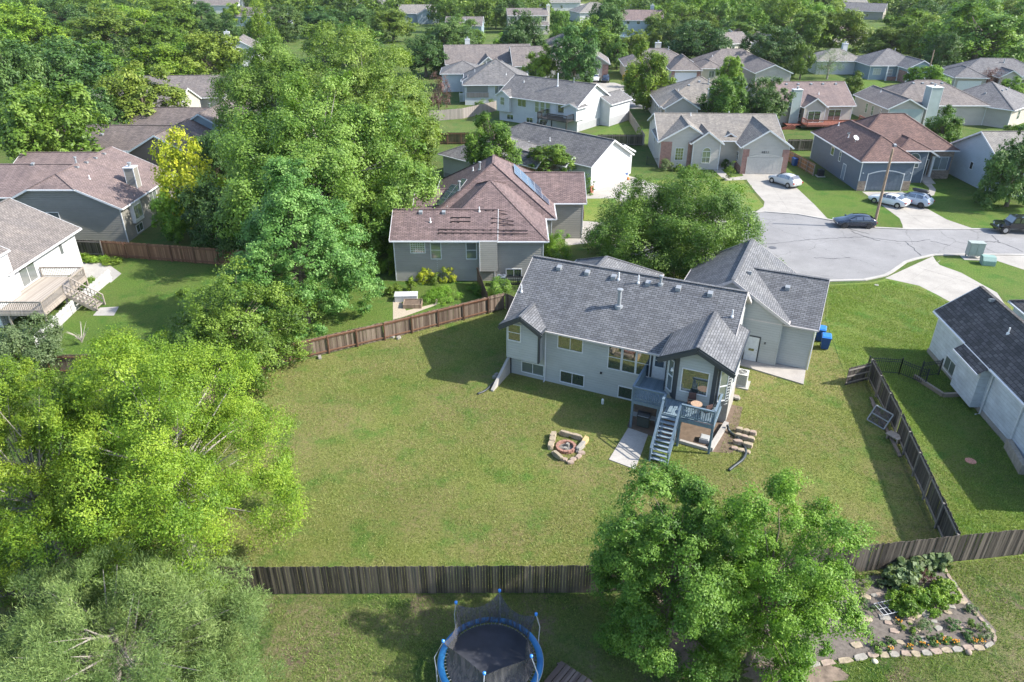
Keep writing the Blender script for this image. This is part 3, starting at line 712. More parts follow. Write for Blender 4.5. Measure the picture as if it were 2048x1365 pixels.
H.garage('F', -3.0, 14.3, 4.7, 2.35, plain('garage_beige', (.46,.44,.41), .5), arch=True, frame=plain('beige_trim', (.5,.48,.44), .5))
H.win('F', -.3, 2.75, 1.2, 1.1, 1.7, 'grid'); H.win('F', -.95, 6.5, 1.0, 1.1, 1.6, 'arch', pane=MIDG); H.win('F', 1.2, 10.05, .9, 1.1, 1.7, 'arch', pane=BLIND)
H.win('L', 11.1, -.5, 1.4, .7, 1.1, 'hung'); H.win('L', 0, 6.5, 2.2, .6, .6, 'single')
H.door('F', 1.2, 8.6, .3, .95, 2.05, col=plain('door_brown', (.12,.05,.035), .4))
bm = MB(); bm.box(7.9,9.4,-.2,1.1,0,.3); bm.box(7.9,9.4,-.6,-.2,0,.15); bm.build('front_step', CONC, H.root)
for px_, t_ in ((0, '4811'),):
    cu = bpy.data.curves.new('house_number', 'FONT'); cu.body = t_; cu.size = .42; cu.extrude = .02; cu.align_x = 'CENTER'; cu.space_character = 1.3
    tmp = bpy.data.objects.new('tmp', cu); COL.objects.link(tmp); bpy.context.view_layer.update()
    nme = bpy.data.meshes.new_from_object(tmp.evaluated_get(bpy.context.evaluated_depsgraph_get())); bpy.data.objects.remove(tmp)
    o = bpy.data.objects.new('house_number', nme); COL.objects.link(o); o.parent = H.root; o.location = (14.2, -3.03, 2.98); o.rotation_euler = (R(90), 0, 0); o.data.materials.append(DTRIM)
H.pipe(5, 6.4, .4); H.pipe(11, 8, .5)
H.finish()

# --- blue house with brown roof
BLUE = siding('slate_blue_siding', (.105,.14,.185), .2, .1); REDR = shingle('red_brown_shingles', (.165,.098,.085), .26)
STONE = brick('stone_veneer', (.20,.135,.10), (.33,.25,.19), .35, .14)
H = House('ranch_house', 'slate blue house with reddish brown hip roof, white trim and satellite dish', (45.62, 93.97), 0, BLUE, REDR)
H.blk(0, 6.8, 0, 17, 4.1, 'hv', .64, .45)
H.blk(1, 15.0, 5.8, 16.5, 4.15, 'hu', .66, .45)
H.blk(6.5, 10.4, 3.8, 11, 4.5, 'gv', .5, .4, hs=True)
H.blk(9.7, 12.2, 4.9, 9, 3.4, 'gv', .6, .35, roofonly=True)
bm = MB(); bm.box(11.9, 15.03, 5.72, 5.85, 0, 3.95); bm.box(14.95, 15.04, 5.8, 7.5, 0, 3.95); bm.box(-.04,1.0,-.05,.02,0,1.3); bm.box(5.8,6.84,-.05,.02,0,1.3); bm.each('stone_facing', STONE, H.root)
H.garage('F', 0, 3.4, 4.6, 2.2, plain('garage_blue', (.105,.135,.175), .5), arch=True)
H.win('F', 5.72, 13.4, 1.3, 2.0, 1.7, 'slide', pane=MIDG); H.win('F', 3.8, 8.6, 2.1, 1.6, 1.1, 'arch', pane=MIDG)
bm = MB(); bm.box(12.05,12.35,5.65,5.72,1.25,3.05); bm.box(14.45,14.75,5.65,5.72,1.25,3.05); bm.each('shutter', BLUE, H.root)
H.win('L', 0, 9.6, 2.4, .95, 1.4, 'single'); H.win('L', 0, 6.9, 2.2, .5, 1.2, 'hung', pane=MIDG); H.door('L', 0, 4.9, .2, .9, 2.0, col=plain('side_door_blue', (.18,.23,.29), .5))
H.post(9.9, 5.1, 0, 3.3, .08); H.post(12.0, 5.1, .3, 3.3, .14)
H.door('F', 5.8, 11.3, .5, .95, 2.1, col=DTRIM)
bm = MB(); bm.box(9.8,12.2,4.8,5.8,0,.5)
for i in range(4): bm.box(10.6,12.1,4.8-.4*(i+1),4.8-.4*i,0,.42-.1*i)
bm.build('front_step', CONC, H.root)
bm = MB(); bm.tube([(.3,-.05,2.4),(.3,-.2,2.4)],.07,8); bm.tube([(6.5,-.05,2.4),(6.5,-.2,2.4)],.07,8); bm.each('wall_lamp', WHITE, H.root)
ds = MB(); ds.tube([(1.2,6.0,H.roofz(1.2,6.0)-.05),(1.2,6.0,H.roofz(1.2,6.0)+.5)], .03, 6)
c_ = Vector((1.2,5.9,H.roofz(1.2,6.0)+.6)); nn = Vector((.25,-.6,.75)).normalized(); a_ = nn.cross(Vector((0,0,1))).normalized(); b_ = nn.cross(a_)
rings = []
for i, (r_, dd) in enumerate(((.01,-.1),(.22,-.07),(.42,.0))): rings += [c_ + nn*dd + (a_*math.cos(2*math.pi*k/14) + b_*math.sin(2*math.pi*k/14))*r_ for k in range(14)]
ds.add(rings, [(i*14+k, i*14+(k+1)%14, (i+1)*14+(k+1)%14, (i+1)*14+k) for i in range(2) for k in range(14)])
ds.build('satellite_dish', plain('dish_grey', (.55,.56,.58), .4), H.root)
H.vent(1.7, 9.5); H.vent(1.8, 7.6); H.vent(4.6, 1.9); H.pipe(1.3, 8.5, .4); H.pipe(2, 14, .5)
H.finish()

# --- the rest of the street
LBLUE = siding('light_blue_siding', (.36,.42,.46)); PUTTY = siding('putty_siding', (.41,.375,.325)); CREAM = siding('cream_siding', (.52,.48,.40), .2, .06)
SAGE = siding('sage_siding', (.33,.39,.38)); LGREY = siding('light_grey_siding', (.50,.53,.54)); STEEL = siding('steel_blue_siding', (.25,.32,.37))
BROWNS = siding('brown_siding', (.17,.135,.115)); ASHR = shingle('ash_shingles', (.17,.165,.17), .28); ROSER = shingle('rose_shingles', (.22,.165,.155), .2)
CHARR = shingle('charcoal_shingles', (.085,.077,.074), .45, .26); DUSKR = shingle('dusk_shingles', (.20,.175,.165), .25)
H = House('ranch_house', 'pale blue gable-ended house with grey roof at the right edge behind a round tree', (62.3, 91.2), 0, LBLUE, GREYL)
H.blk(0, 16, 0, 12.2, 3.95, 'gu', .48, .5); H.win('L', 0, 6.6, 1.9, .6, .9, 'single'); H.finish()

H = House('ranch_house', 'white two-level house with black rear deck and stair, seen beyond the fenced lawn', (-2.3, 139.8), -37.8, WHS, GREYR)
H.blk(0, 17.3, 0, 10.4, 4.6, 'gu', .52, .5, ro=.4); H.blk(0, 2.8, -.8, 3, 4.6, 'gv', .6, .35, z0=1.8); H.blk(14.5, 19.3, 7.5, 14.5, 3.9, 'gv', .5, .4)
H.blk(15, 17.6, -.9, 2, 4.2, 'gv', .4, .4, z0=2.0)
H.win('F', -.8, 1.3, 3.0, .9, 1.3, 'hung', pane=MIDG); H.win('F', 0, 5.2, 3.0, 1.8, 1.2, 'slide')
for c in (8.6, 9.8, 11): H.win('F', 0, c, 2.4, .85, 1.8, 'hung', pane=MIDG)
for c in (2.5, 7, 10): H.win('F', 0, c, .4, 1.4, .8, 'slide')
H.win('F', 0, 14, 2.9, 1.6, 1.5, 'single'); H.door('F', 0, 12.2, 2.3, .9, 2)
dk = MB(); dk.box(11, 17.2, -3.2, -.05, 2.1, 2.25); deck_rail(dk, [(11,-.1),(11,-3.15),(12.0,-3.15)], 2.25, .95, .2); deck_rail(dk, [(13.2,-3.15),(17.1,-3.15),(17.1,-1.0)], 2.25, .95, .2)
for x, y in ((11.1,-3.1),(17.1,-3.1),(14,-3.1)): dk.box(x-.08,x+.08,y-.08,y+.08,0,2.1)
for i in range(9): dk.box(12.05,13.15,-3.4-i*.24,-3.2-i*.24,2.0-i*.22,2.05-i*.22)
for x in (12.0,13.2): dk.beam((x,-3.2,3.1),(x,-5.4,1.0),.08,.06); dk.beam((x,-3.2,2.0),(x,-5.4,0),.05,.25)
dk.build('deck', plain('deck_black', (.03,.028,.028), .6), H.root)
H.pipe(10.5, 3.6, 2.2, .09); H.pipe(13, 5, .6, .07, True); H.pipe(3, 3.5, .4); H.finish()

H = House('ranch_house', 'off-white house with grey screened porch and side stair behind pale fence', (-9.6, 154.5), 2, LGREY, GREYR)
H.blk(0, 13, 0, 15, 4.1, 'hu', .5, .5); H.blk(-.6, 1.6, 5, 8, 3.9, 'gv', .6, .3, z0=0); H.blk(-5.5, 4, 16, 26, 3.9, 'hv', .4, .4)
bm = MB(); bm.box(.4,4.7,-.03,.05,2.5,3.95); bm.build('porch_screen', glass('screen', (.06,.06,.065), .5), H.root)
bm = MB(); bm.box(.3,4.8,-.08,.02,1.5,2.45); bm.build('porch_parapet', planks('porch_boards', (.26,.22,.2), (.36,.31,.28)), H.root)
H.win('F', 0, 6.9, 2.2, 1.5, 1.9, 'slide', pane=MIDG)
for v in (2, 4, 9.5): H.win('L', 0, v, 2.2, .9, 1.5, 'hung')
bm = MB(); 
for i in range(10): bm.box(-1.15,-.15,.2+i*.28,.45+i*.28,2.2-i*.22,2.25-i*.22)
bm.beam((-1.2,.2,3.2),(-1.2,3.0,1.0),.07,.07); bm.beam((-1.2,.2,2.2),(-1.2,3,0),.06,.25); bm.build('side_stair', WHITE, H.root)
for u in (4, 6, 8, 10): H.vent(u, 6.2)
H.pipe(2, 7, .8); H.pipe(4.5, 9, .9); H.pipe(8.5, 2.5, .4); H.finish()

H = House('ranch_house', 'long house with pale blue gable end and white garage gable beyond the screened porch', (-16, 188), 6, LBLUE, DUSKR)
H.blk(0, 21, 0, 14, 3.6, 'gu', .5, .45); H.blk(8, 12, -3, 7, 3.8, 'gv', .8, .35, wall=CREAM); H.blk(16, 26, -5, 8, 3.6, 'gu', .55, .4, wall=WHS)
H.blk(12.5, 14.5, -1, 4, 3.6, 'gv', .6, .3, wall=WHS)
H.chimney(5, 6.2, 7, 8, 8.4, WHS); H.win('F', -1, 13.5, 2.1, .8, .9, 'arch'); H.finish()

H = House('ranch_house', 'tan house with steep gable and tall chimney directly behind the beige brick house', (27.0, 131.5), -2, PUTTY, TANR)
H.blk(0, 5.6, 0, 8, 3.7, 'gv', .62, .4); H.blk(-.4, 15, 2, 17, 3.7, 'hu', .5, .45); H.chimney(7.4, 9.2, .9, 2.0, 6.6, CREAM)
for v in (4, 6.5, 9): H.win('L', -.4, v, 1.4, .9, 1.5, 'hung', pane=MIDG)
H.win('F', 0, 2.8, 1.6, .8, 1.0, 'hung', pane=BLIND); H.vent(5, 7); H.vent(7, 8); H.pipe(8.6, 7.5, .8, .1, True); H.pipe(3, 6, .4); H.finish()

H = House('ranch_house', 'putty house with rose roof and long red wooden deck on posts', (44.8, 134.2), 2, PUTTY, ROSER)
H.blk(0, 16.5, 0, 12, 3.6, 'gu', .5, .45, ro=.4); H.blk(7.2, 11, -1.4, 4, 3.6, 'gv', .7, .35); H.chimney(5.0, 6.6, -.7, .35, 6.3, SAGE)
H.win('F', 0, 3.2, 1.4, .8, 1.6, 'hung'); H.win('F', -1.4, 9.1, .9, 2.2, 1.9, 'slide', pane=DARKG); H.win('F', 0, 13.4, .9, 2.2, 1.9, 'slide', pane=DARKG); H.win('F', 0, 7.0, 1.4, .6, 1.5, 'hung')
REDW = planks('red_deck_stain', (.16,.05,.035), (.26,.09,.06), .14)
dk = MB(); dk.box(7, 18, -4.2, -.05, .72, .85); dk.box(4.2,7,-2.2,-.05,.5,.6)
deck_rail(dk, [(7,-1.5),(7,-4.15),(18,-4.15),(18,-.2)], .85, .95, .25)
for i in range(7): dk.box(3.2-i*.0+.3*i,3.6+.3*i,-3.2,-2.1,.0,.12+.1*i)
dk.build('deck', REDW, H.root)
for u in (1, 3.5, 5.8, 8, 10.4, 12.6, 15): H.vent(u, 5.2)
H.pipe(11, 2.6, .4); H.finish()

H = House('ranch_house', 'putty and sage house with a tall sage chimney and dark left roof slope', (66.5, 131.5), 0, PUTTY, DUSKR)
H.blk(-.2, 5.9, 0, 14, 3.6, 'gv', .5, .4, corners=True); H.blk(2, 19, 3.4, 16, 3.62, 'hu', .5, .45)
bm = MB(); bm.box(0,5.7,-.03,.02,0,3.5); bm.build('gable_facing', SAGE, H.root)
H.chimney(7.2, 9.2, 1.4, 3.6, 6.8, SAGE); H.win('F', 0, 2.9, 1.3, .6, 1.3, 'hung'); H.win('F', 3.4, 10.4, 1.2, .9, 1.6, 'hung'); H.win('F', 3.4, 12.8, 1.2, .9, 1.8, 'hung')
for v in (3, 6, 8.5): H.win('L', -.2, v, 1.3, .8, 1.6, 'hung', pane=MIDG)
for u in (7.5, 9.2, 11, 12.8): H.vent(u, 8.7)
H.pipe(2, 9, .4); H.finish()

H = House('ranch_house', 'tan house with charcoal hip roof and dark side chimney near the right edge', (88.2, 131.8), 40, PUTTY, ASHR)
H.blk(0, 13, 0, 13, 3.4, 'hu', .48, .5); H.blk(1.5, 6, 9, 19, 3.3, 'hv', .45, .4); H.chimney(11.5, 12.6, -.6, .5, 5.5, DTRIM)
bm = MB(); bm.box(-.05,-.0,5,8,0,3.2); bm.build('porch_panel', CREAM, H.root)
H.win('F', 0, 4, 1.2, 1.0, 1.4, 'hung'); H.vent(5, 4); H.vent(7, 4); H.vent(9, 4.4); H.vent(3, 6); H.finish()

H = House('ranch_house', 'cream house with pale garage door behind the bright green street tree', (27.8, 188), -2, CREAM, DUSKR)
H.blk(0, 17, 0, 13, 3.3, 'hu', .48, .45); H.blk(10.2, 17, -6.2, 5, 3.3, 'hv', .7, .45); H.garage('F', -6.2, 13.6, 4.9, 2.4, WHITE)
H.blk(3, 8, -1.2, 4, 3.3, 'gv', .5, .4)
bm = MB(); bm.box(10.2,11,-6.25,-6.15,0,3.1); bm.box(16.2,17,-6.25,-6.15,0,3.1); bm.each('brick_pier', RED_BRICK, H.root); H.chimney(8, 9.4, 8, 9, 7.6, CREAM); H.pipe(11, 6, .5, .1, True); H.finish()

H = House('ranch_house', 'brown brick and tan house with hip roof behind the two round street trees', (46.5, 188), 0, CREAM, DUSKR)
H.blk(0, 17, 0, 12, 3.3, 'hu', .5, .45, wall=RED_BRICK); H.blk(9.5, 17.5, -12.5, 4, 3.3, 'gv', .42, .4, wall=PUTTY); H.blk(-1, 4, -4, 5, 3.2, 'hv', .5, .4)
H.win('F', -4, 1.5, 1.2, 1.2, 1.3, 'slide', pane=MIDG); H.pipe(3, 3, .4); H.finish()

H = House('ranch_house', 'white cottage with grey hip roof, white chimney and open wooden corner porch', (78, 196.5), 0, WHS, GREYL)
H.blk(0, 12, 0, 10, 3.3, 'hu', .45, .45); H.chimney(7.8, 9, 5, 6, 6.8, WHS); H.blk(11.5, 14.8, 0, 7, 3.25, 'gu', .2, .3, roofonly=True)
WOODR = planks('orange_wood', (.30,.13,.05), (.42,.2,.09), .14)
bm = MB(); bm.box(12,14.6,.1,6.5,1.0,1.1); deck_rail(bm, [(12,.2),(14.5,.2),(14.5,6.4)], 1.1, .9, .2); bm.box(14.35,14.5,.1,.25,0,3.2); bm.box(12.0,12.15,.1,.25,0,3.2)
for i in range(5): bm.box(14.6+.3*i,14.9+.3*i,.3,1.3,0,.95-.19*i)
bm.build('porch', WOODR, H.root); H.win('F', 0, 3, 1.2, 1.0, 1.2, 'slide', pane=MIDG); H.finish()

H = House('ranch_house', 'steel blue house with grey hip roof and white garage door by the woods', (87.6, 187.7), 0, STEEL, ASHR)
H.blk(0, 12.5, 0, 12, 3.4, 'hu', .5, .45); H.blk(6.5, 13, -5.5, 3, 3.4, 'gv', .5, .4); H.win('F', 0, 1.8, 1.2, 1.8, 1.4, 'grid', pane=BLIND); H.win('F', 0, 5.0, 1.0, 1.2, 1.4, 'hung', pane=BLIND)
H.garage('F', -5.5, 9.9, 4.6, 2.4, WHITE); bm = MB(); bm.box(3.6,6.5,-1.4,-1.2,0,.9); bm.box(6.45,6.52,-5.4,-1.2,0,2.6); bm.each('brick_pier', RED_BRICK, H.root); H.post(3.7,-1.3,0,3.3,.12); H.post(6.3,-1.3,0,3.3,.12); H.pipe(8, 6, .6, .1, True); H.finish()

H = House('ranch_house', 'tan house with dark grey hips and white garage behind a copper-leaved tree', (99.2, 169.5), -8, PUTTY, ASHR)
H.blk(-.6, 5.8, 0, 9, 3.3, 'hv', .5, .45); H.blk(2, 20, 4, 15, 3.4, 'hu', .5, .45); H.blk(9, 13.5, 1, 8, 3.3, 'gv', .6, .4); H.garage('F', 0, 2.5, 4.7, 2.4, WHITE)
H.win('F', 4, 15.5, 1.1, 1.2, 1.4, 'hung'); H.pipe(12, 8, .6, .1, True); H.finish()

# --- right neighbour: long white wall, dark roof
H = House('ranch_house', 'weathered white house with near-black ribbed shingle roof at the right edge of the yard', (31.75, 37.4), -5, siding('weathered_white_siding', (.55,.59,.62), .28, .3), CHARR)
H.blk(0, 4.9, -6, 12.6, 3.7, 'gv', .78, .35, ro=.3); H.blk(4.2, 16, -3, 8.5, 3.75, 'gu', .5, .35)
bm = MB(); bm.box(-.62, .02, 4.4, 7.4, .3, 3.2); bm.each('box_window_wall', H.wm, H.root)
H.roof.add([(-1.0,4.1,3.07),(-.2,4.1,3.7),(-.2,7.7,3.7),(-1.0,7.7,3.07)], [(0,1,2,3)]); H.fas.beam((-1.02,4.1,3.0),(-1.02,7.7,3.0),.08,.14)
H.blk(7, 15, 8, 15.5, 3.4, 'hu', .55, .35)
H.win('L', 0, 9.2, .3, 1.5, 1.0, 'slide', pane=MIDG); H.pipe(1.5, 6.5, .45); H.vent(2.2, 10.6)
bm = MB(); bm.tube([(-.1,3.95,3.6),(-.1,3.95,.1),(-.4,3.9,.06)],.05,8); bm.tube([(-.1,.2,3.6),(-.1,.2,.1)],.05,8); bm.each('downspout', WHITE, H.root)
bm = MB(); bm.box(-.03,.0,.0,12.8,0,.4); bm.build('foundation', CONCD, H.root)
H.finish()

# --- left neighbours
H = House('ranch_house', 'white house with brown-grey roof and patio door opening on a weathered deck, left edge', (-43.4, 57.4), 0, siding('bright_white_siding', (.60,.61,.62), .2, .05), shingle('left_shingles', (.22,.195,.18), .2))
H.blk(-11, 0, 0, 10.8, 3.9, 'gv', .5, .6, ro=.5); H.blk(-11, .5, -3.0, .3, 5.6, 'gv', .5, .2)
H.win('R', 0, 2.7, 1.66, 2.2, 1.9, 'slide', pane=MIDG); H.win('R', 0, 8.2, 2.2, .5, 1.3, 'single', pane=MIDG); H.finish()
WEATH = planks('weathered_deck', (.26,.225,.19), (.42,.37,.32), .14)
LD = MB(); LD.prism([(.1,.3),(.6,.3),(.6,-3.3),(4.6,-3.3),(4.2,4.2),(.1,4.2)], 1.5, 1.58)
for a, b in (((.6,-3.3),(4.6,-3.3)),((4.6,-3.3),(4.2,4.2)),((4.2,4.2),(.1,4.2))): LD.beam((*a,1.38),(*b,1.38),.06,.24)
for x, y in ((4.5,-3.2),(1.5,-3.2),(4.35,.3),(4.15,4.1)): LD.box(x-.08,x+.08,y-.08,y+.08,0,1.5)
dko = LD.build('deck', WEATH, H.root)
ra = MB(); deck_rail(ra, [(.7,-3.25),(4.52,-3.25),(4.35,.2)], 1.58, .95, .16); deck_rail(ra, [(4.3,1.5),(4.15,4.15),(.2,4.15)], 1.58, .95, .16); ra.build('railing', WEATH, dko)
ra = MB()
for i in range(7): ra.box(4.55+.3*i, 4.9+.3*i, .25, 1.45, 1.36-.2*i, 1.41-.2*i)
for y in (.2, 1.5): ra.beam((4.5,y,1.45),(6.8,y,-.02),.05,.28); ra.beam((4.5,y,2.5),(6.9,y,.98),.09,.06); ra.beam((4.5,y,2.0),(6.9,y,.5),.05,.05); ra.box(6.8,6.9,y-.05,y+.05,0,.98); [ra.box(4.7+.3*k-.02,4.7+.3*k+.02,y-.02,y+.02,1.5-.2*k,2.4-.2*k) for k in range(7)]
ra.build('deck_stair', WEATH, dko)

GRYT = siding('grey_taupe_siding', (.235,.225,.20))
H = House('ranch_house', 'grey-taupe house with clipped gable, mauve roof and white-trimmed chimney at left', (-41.8, 74.7), 0, GRYT, ROSER)
H.blk(-13, 0, 0, 13, 3.95, 'gv', .48, .45, clip=5.85, ro=.4); H.blk(-28, -7, 5, 14, 3.7, 'gu', .5, .45); H.blk(-18, -9, 9, 20, 3.9, 'gu', .4, .4)
H.chimney(-1.6, -.5, 5.6, 6.7, 6.6, GRYT, z0=3.0)
H.win('F', 0, -7.3, 2.1, 1.2, 1.25, 'single'); H.win('F', 0, -10, 2.4, 1.0, .6, 'single', pane=MIDG)
bm = MB(); bm.box(-.02,.35,1.9,3.9,1.5,3.6); bm.each('box_window_wall', WHITE, H.root)
H.win('R', .35, 2.9, 1.9, 1.7, 1.4, 'slide', pane=MIDG); H.win('R', 0, 3.0, .25, 1.4, .8, 'slide'); H.win('R', 0, 7.6, 2.0, 1.8, 1.6, 'slide', pane=MIDG)
for u in (-6.3,): 
    for v in (4.5, 6.5, 8.5, 10.5): H.vent(u + .3, v)
H.pipe(-6.6, 5.6, .6, .1, True); H.pipe(-4.2, 3.2, .4); H.vent(-14, 9.4)
bm = MB(); bm.box(-13,.0,-.02,.02,0,.35); bm.build('foundation', CONCD, H.root); H.finish()

H = House('ranch_house', 'brown gabled house whose roof climbs away between the golden tree and the left wood', (-52.5, 99.0), -2, BROWNS, shingle('umber_shingles', (.17,.14,.13), .25), trim=plain('blue_white_trim', (.55,.62,.66), .5))
H.blk(0, 9, 0, 12, 3.6, 'gv', .55, .45); H.blk(-12, 4, 3, 12, 3.5, 'gu', .5, .45); H.blk(1, 11, 11, 27, 3.75, 'gv', .6, .45, wall=STEEL); H.blk(-12, 5, 14, 24, 3.6, 'gu', .5, .4)
for v in (13, 15, 19, 22): H.vent(5.4, v)
H.vent(-6, 5.5); H.pipe(5.2, 17, .7, .1, True); H.finish()
H = House('ranch_house', 'low house with two-tone grey roof left of the biggest tree', (-71, 143), 4, PUTTY, DUSKR)
H.blk(0, 16, 0, 12, 3.4, 'gu', .5, .4); H.blk(-4, 12, -14, -2, 3.5, 'gu', .45, .4); H.finish()

H = House('ranch_house', 'small white gabled house with white chimney framed by the upper left trees', (-78.5, 210), 12, WHS, DUSKR)
H.blk(0, 9, 0, 14, 4.2, 'gv', .55, .45); H.blk(-2, 3, 9, 16, 4.0, 'gu', .5, .4); H.chimney(.4, 1.8, 6, 7.2, 8.2, WHS); H.finish()
H = House('two_storey_house', 'cream two-storey house with end chimney and black shutters at top centre', (-1.5, 300), 3, CREAM, DUSKR)
H.blk(0, 15, 0, 10, 6.4, 'gu', .42, .4); H.blk(6, 15, -4, 0, 3.2, 'gu', .4, .3); H.chimney(15.0, 16.2, 3.5, 6, 9.6, CREAM)
for c in (2, 5, 8, 11, 13.5): H.win('F', 0, c, 4.6, 1.0, 1.3, 'hung'); 
bm = MB()
for c in (2, 5, 8, 11, 13.5):
    for d_ in (-.85, .85): bm.box(c+d_-.2, c+d_+.2, -.05, -.01, 4.55, 5.95)
bm.each('shutter', BLACK, H.root); H.finish()
H = House('ranch_house', 'grey hip-roofed house hidden to its eaves behind the dark street tree', (12.5, 212), 20, PUTTY, DUSKR)
H.blk(0, 13, 0, 14, 4.5, 'hv', .55, .4); H.blk(-4, 5, -8, 4, 3.8, 'hu', .5, .4); H.finish()
H = House('ranch_house', 'tan and brick garage gable with two cars on its drive', (14.5, 188), -4, PUTTY, DUSKR)
H.blk(1, 9, 0, 12, 3.8, 'gv', .6, .4); H.blk(-10, 4, 4, 14, 3.6, 'hu', .5, .4); H.garage('F', 0, 4.6, 4.7, 2.3, CREAM)
bm = MB(); bm.box(7.6,9.03,-.05,.02,0,3.6); bm.each('brick_pier', RED_BRICK, H.root); H.finish()
def far_house(o, ang, L, W, ez, wall, roof, label, name='ranch_house', typ='gu', wing=None, chim=False):
    H = House(name, label, o, ang, wall, roof)
    H.blk(0, L, 0, W, ez, typ, .5, .45)
    if wing: H.blk(*wing, ez*.96, 'gv', .55, .4)
    if chim: H.chimney(L*.7, L*.7+1.3, W*.5, W*.5+1.2, ez + W*.25 + 1.6, wall)
    for i in range(3): H.win('F', 0, L*(i+.7)/4, 1.2 if ez < 5 else 4.3, 1.1, 1.4, 'hung')
    H.finish()
far_house((72, 244), 40, 12, 10, 3.6, LBLUE, DUSKR, 'pale blue house with light roofs in the gap right of the dark round trees', wing=(2, 8, -6, 3))
far_house((62, 232), 30, 13, 10, 3.4, CREAM, DUSKR, 'small cream gabled roof beside the pale blue house in the tree gap')
far_house((40, 290), -8, 15, 12, 5.6, LBLUE, ROSER, 'light blue two-storey house with turret-like gables at upper centre', 'two_storey_house', wing=(10, 15, -4, 4), chim=True)
far_house((30, 350), 15, 18, 14, 4, WHS, GREYL, 'pale house with grey hip roof under the top edge near the centre', typ='hu')
far_house((-49, 345), 5, 20, 12, 4, LBLUE, GREYL, 'blue-grey roofed house among trees at the top edge, left of centre', wing=(8, 15, -5, 4))
far_house((-77, 385), 8, 20, 13, 4, LGREY, GREYL, 'grey roofed house with small white front gable at upper left top edge', wing=(4, 11, -5, 4))
far_house((-24, 250), 4, 12, 10, 4, LGREY, DUSKR, 'small grey roof with stone chimney in the trees above the big tree', typ='hu', chim=True)
far_house((-24, 285), -3, 13, 10, 4.2, STEEL, DUSKR, 'slate blue house behind a feathery tree with lawn and white walk')
far_house((-117, 330), 0, 22, 12, 4, LBLUE, DUSKR, 'blue gabled house at the top edge in the upper left wood', wing=(12, 20, -4, 4))
far_house((108, 262), 20, 13, 10, 3.5, PUTTY, ROSER, 'rose roofed house peeking over dark trees right of centre', typ='hu')
far_house((166, 400), 5, 14, 10, 3.5, WHS, GREYL, 'white shed-like house in the far wood under the power lines', wing=(2, 8, -4, 3))
far_house((252, 400), -5, 24, 12, 4, LGREY, DUSKR, 'long low grey roof at the far right edge of the wood')
far_house((152, 372), -30, 20, 12, 3.5, PUTTY, ASHR, 'dark sloping roof in the upper right wood')
far_house((214, 370), 12, 22, 12, 4, CREAM, ROSER, 'pink-grey roof between treetops at upper right')
far_house((-160, 400), 3, 22, 12, 4, LGREY, DUSKR, 'dark grey roof behind the two tallest upper left trees')
far_house((6, 420), 3, 30, 16, 4, WHS, GREYL, 'long white building by the far field at top centre')

# ------------------------------------------------------------------ GROUND, ROAD, PAVING
def flat(name, pts, z, mat, kind='structure', thick=None):
    m = MB()
    if thick: m.prism(pts, z - thick, z)
    else:
        n = len(pts); a = sum(pts[i][0]*pts[(i+1)%n][1] - pts[(i+1)%n][0]*pts[i][1] for i in range(n))
        if a < 0: pts = pts[::-1]
        m.add([(x, y, z) for x, y in pts], [tuple(range(n))])
    o = m.build(name, mat); o['kind'] = kind; return o
G_MID = turf('turf_general', (.040,.075,.018), (.085,.135,.03), (.135,.20,.05), dryamt=.45)
G_YARD = turf('turf_yard', (.060,.085,.018), (.165,.20,.045), (.29,.315,.095), dry=(.29,.235,.115), dryamt=.9, lush=(.08,.18,.028), soil=(.25,.20,.13), soilamt=.30)
G_LUSH = turf('turf_lush', (.045,.090,.018), (.095,.165,.028), (.165,.255,.05), dryamt=.35, lush=(.05,.14,.02))
G_RIGHT = turf('turf_right', (.065,.105,.018), (.15,.22,.038), (.25,.32,.075), dry=(.26,.23,.10), dryamt=.65, lush=(.07,.19,.03))
G_FRONT = turf('turf_foreground', (.055,.090,.020), (.125,.175,.040), (.215,.260,.070), dry=(.30,.24,.15), dryamt=.9, soil=(.25,.19,.135), soilamt=.40)
G_FIELD = turf('turf_far', (.09,.14,.03), (.15,.20,.05), (.20,.25,.07), dryamt=.6)
flat('ground', [(-900,-20),(900,-20),(900,1800),(-900,1800)], 0, G_MID)
flat('back_lawn', [(-21.5,25.7),(4.4,25.8),(17.3,27.05),(22.6,27.6),(23.9,32.6),(25.3,39),(26.4,45.9),(24.6,45.3),(27,56),(30,63.4),(21,66),(13,66),(3,61),(-.8,57.8),(-20.5,46.3)], .004, G_YARD)
flat('side_lawn', [(22.9,27.7),(34,28.8),(34,50),(46,56),(42,66),(38.6,66),(34.6,63.9),(30.1,63.3),(27.1,56),(24.7,45.4),(26.6,45.9),(25.5,39),(24.1,32.6)], .005, G_RIGHT)
flat('foreground_lawn', [(-60,2),(60,2),(60,30.5),(27,28.2),(17.3,26.95),(4.4,25.6),(-60,25.4)], .004, G_FRONT)
flat('left_lawn', [(-44,50),(-20.7,46.6),(-2.4,57.3),(-3.4,63.5),(-11.5,64),(-20,66),(-29.6,68),(-47,71)], .005, G_LUSH)
flat('front_lawn', [at(1160,395),at(1290,362),at(1330,360),at(1480,352),at(1530,415),at(1480,430),at(1330,445),at(1165,441)], .004, G_RIGHT)
flat('corner_lawn', [at(1575,345),at(1700,380),at(1770,415),at(1800,437),at(1806,452),at(1760,460),at(1700,452),at(1655,438),at(1592,375)], .005, G_LUSH)
flat('street_lawn', [at(1808,382),at(1900,355),at(2060,420),at(2060,462),at(1950,458),at(1894,440),at(1849,415)], .006, G_LUSH)
flat('island_lawn', [at(1872,516),at(1955,514),at(1998,522),at(2060,545),at(2060,640),at(1994,587),at(1922,546),at(1878,530)], .007, G_LUSH)
flat('fenced_lawn', [at(1165,275),at(1260,240),at(1285,288),at(1195,292)], .006, G_LUSH)
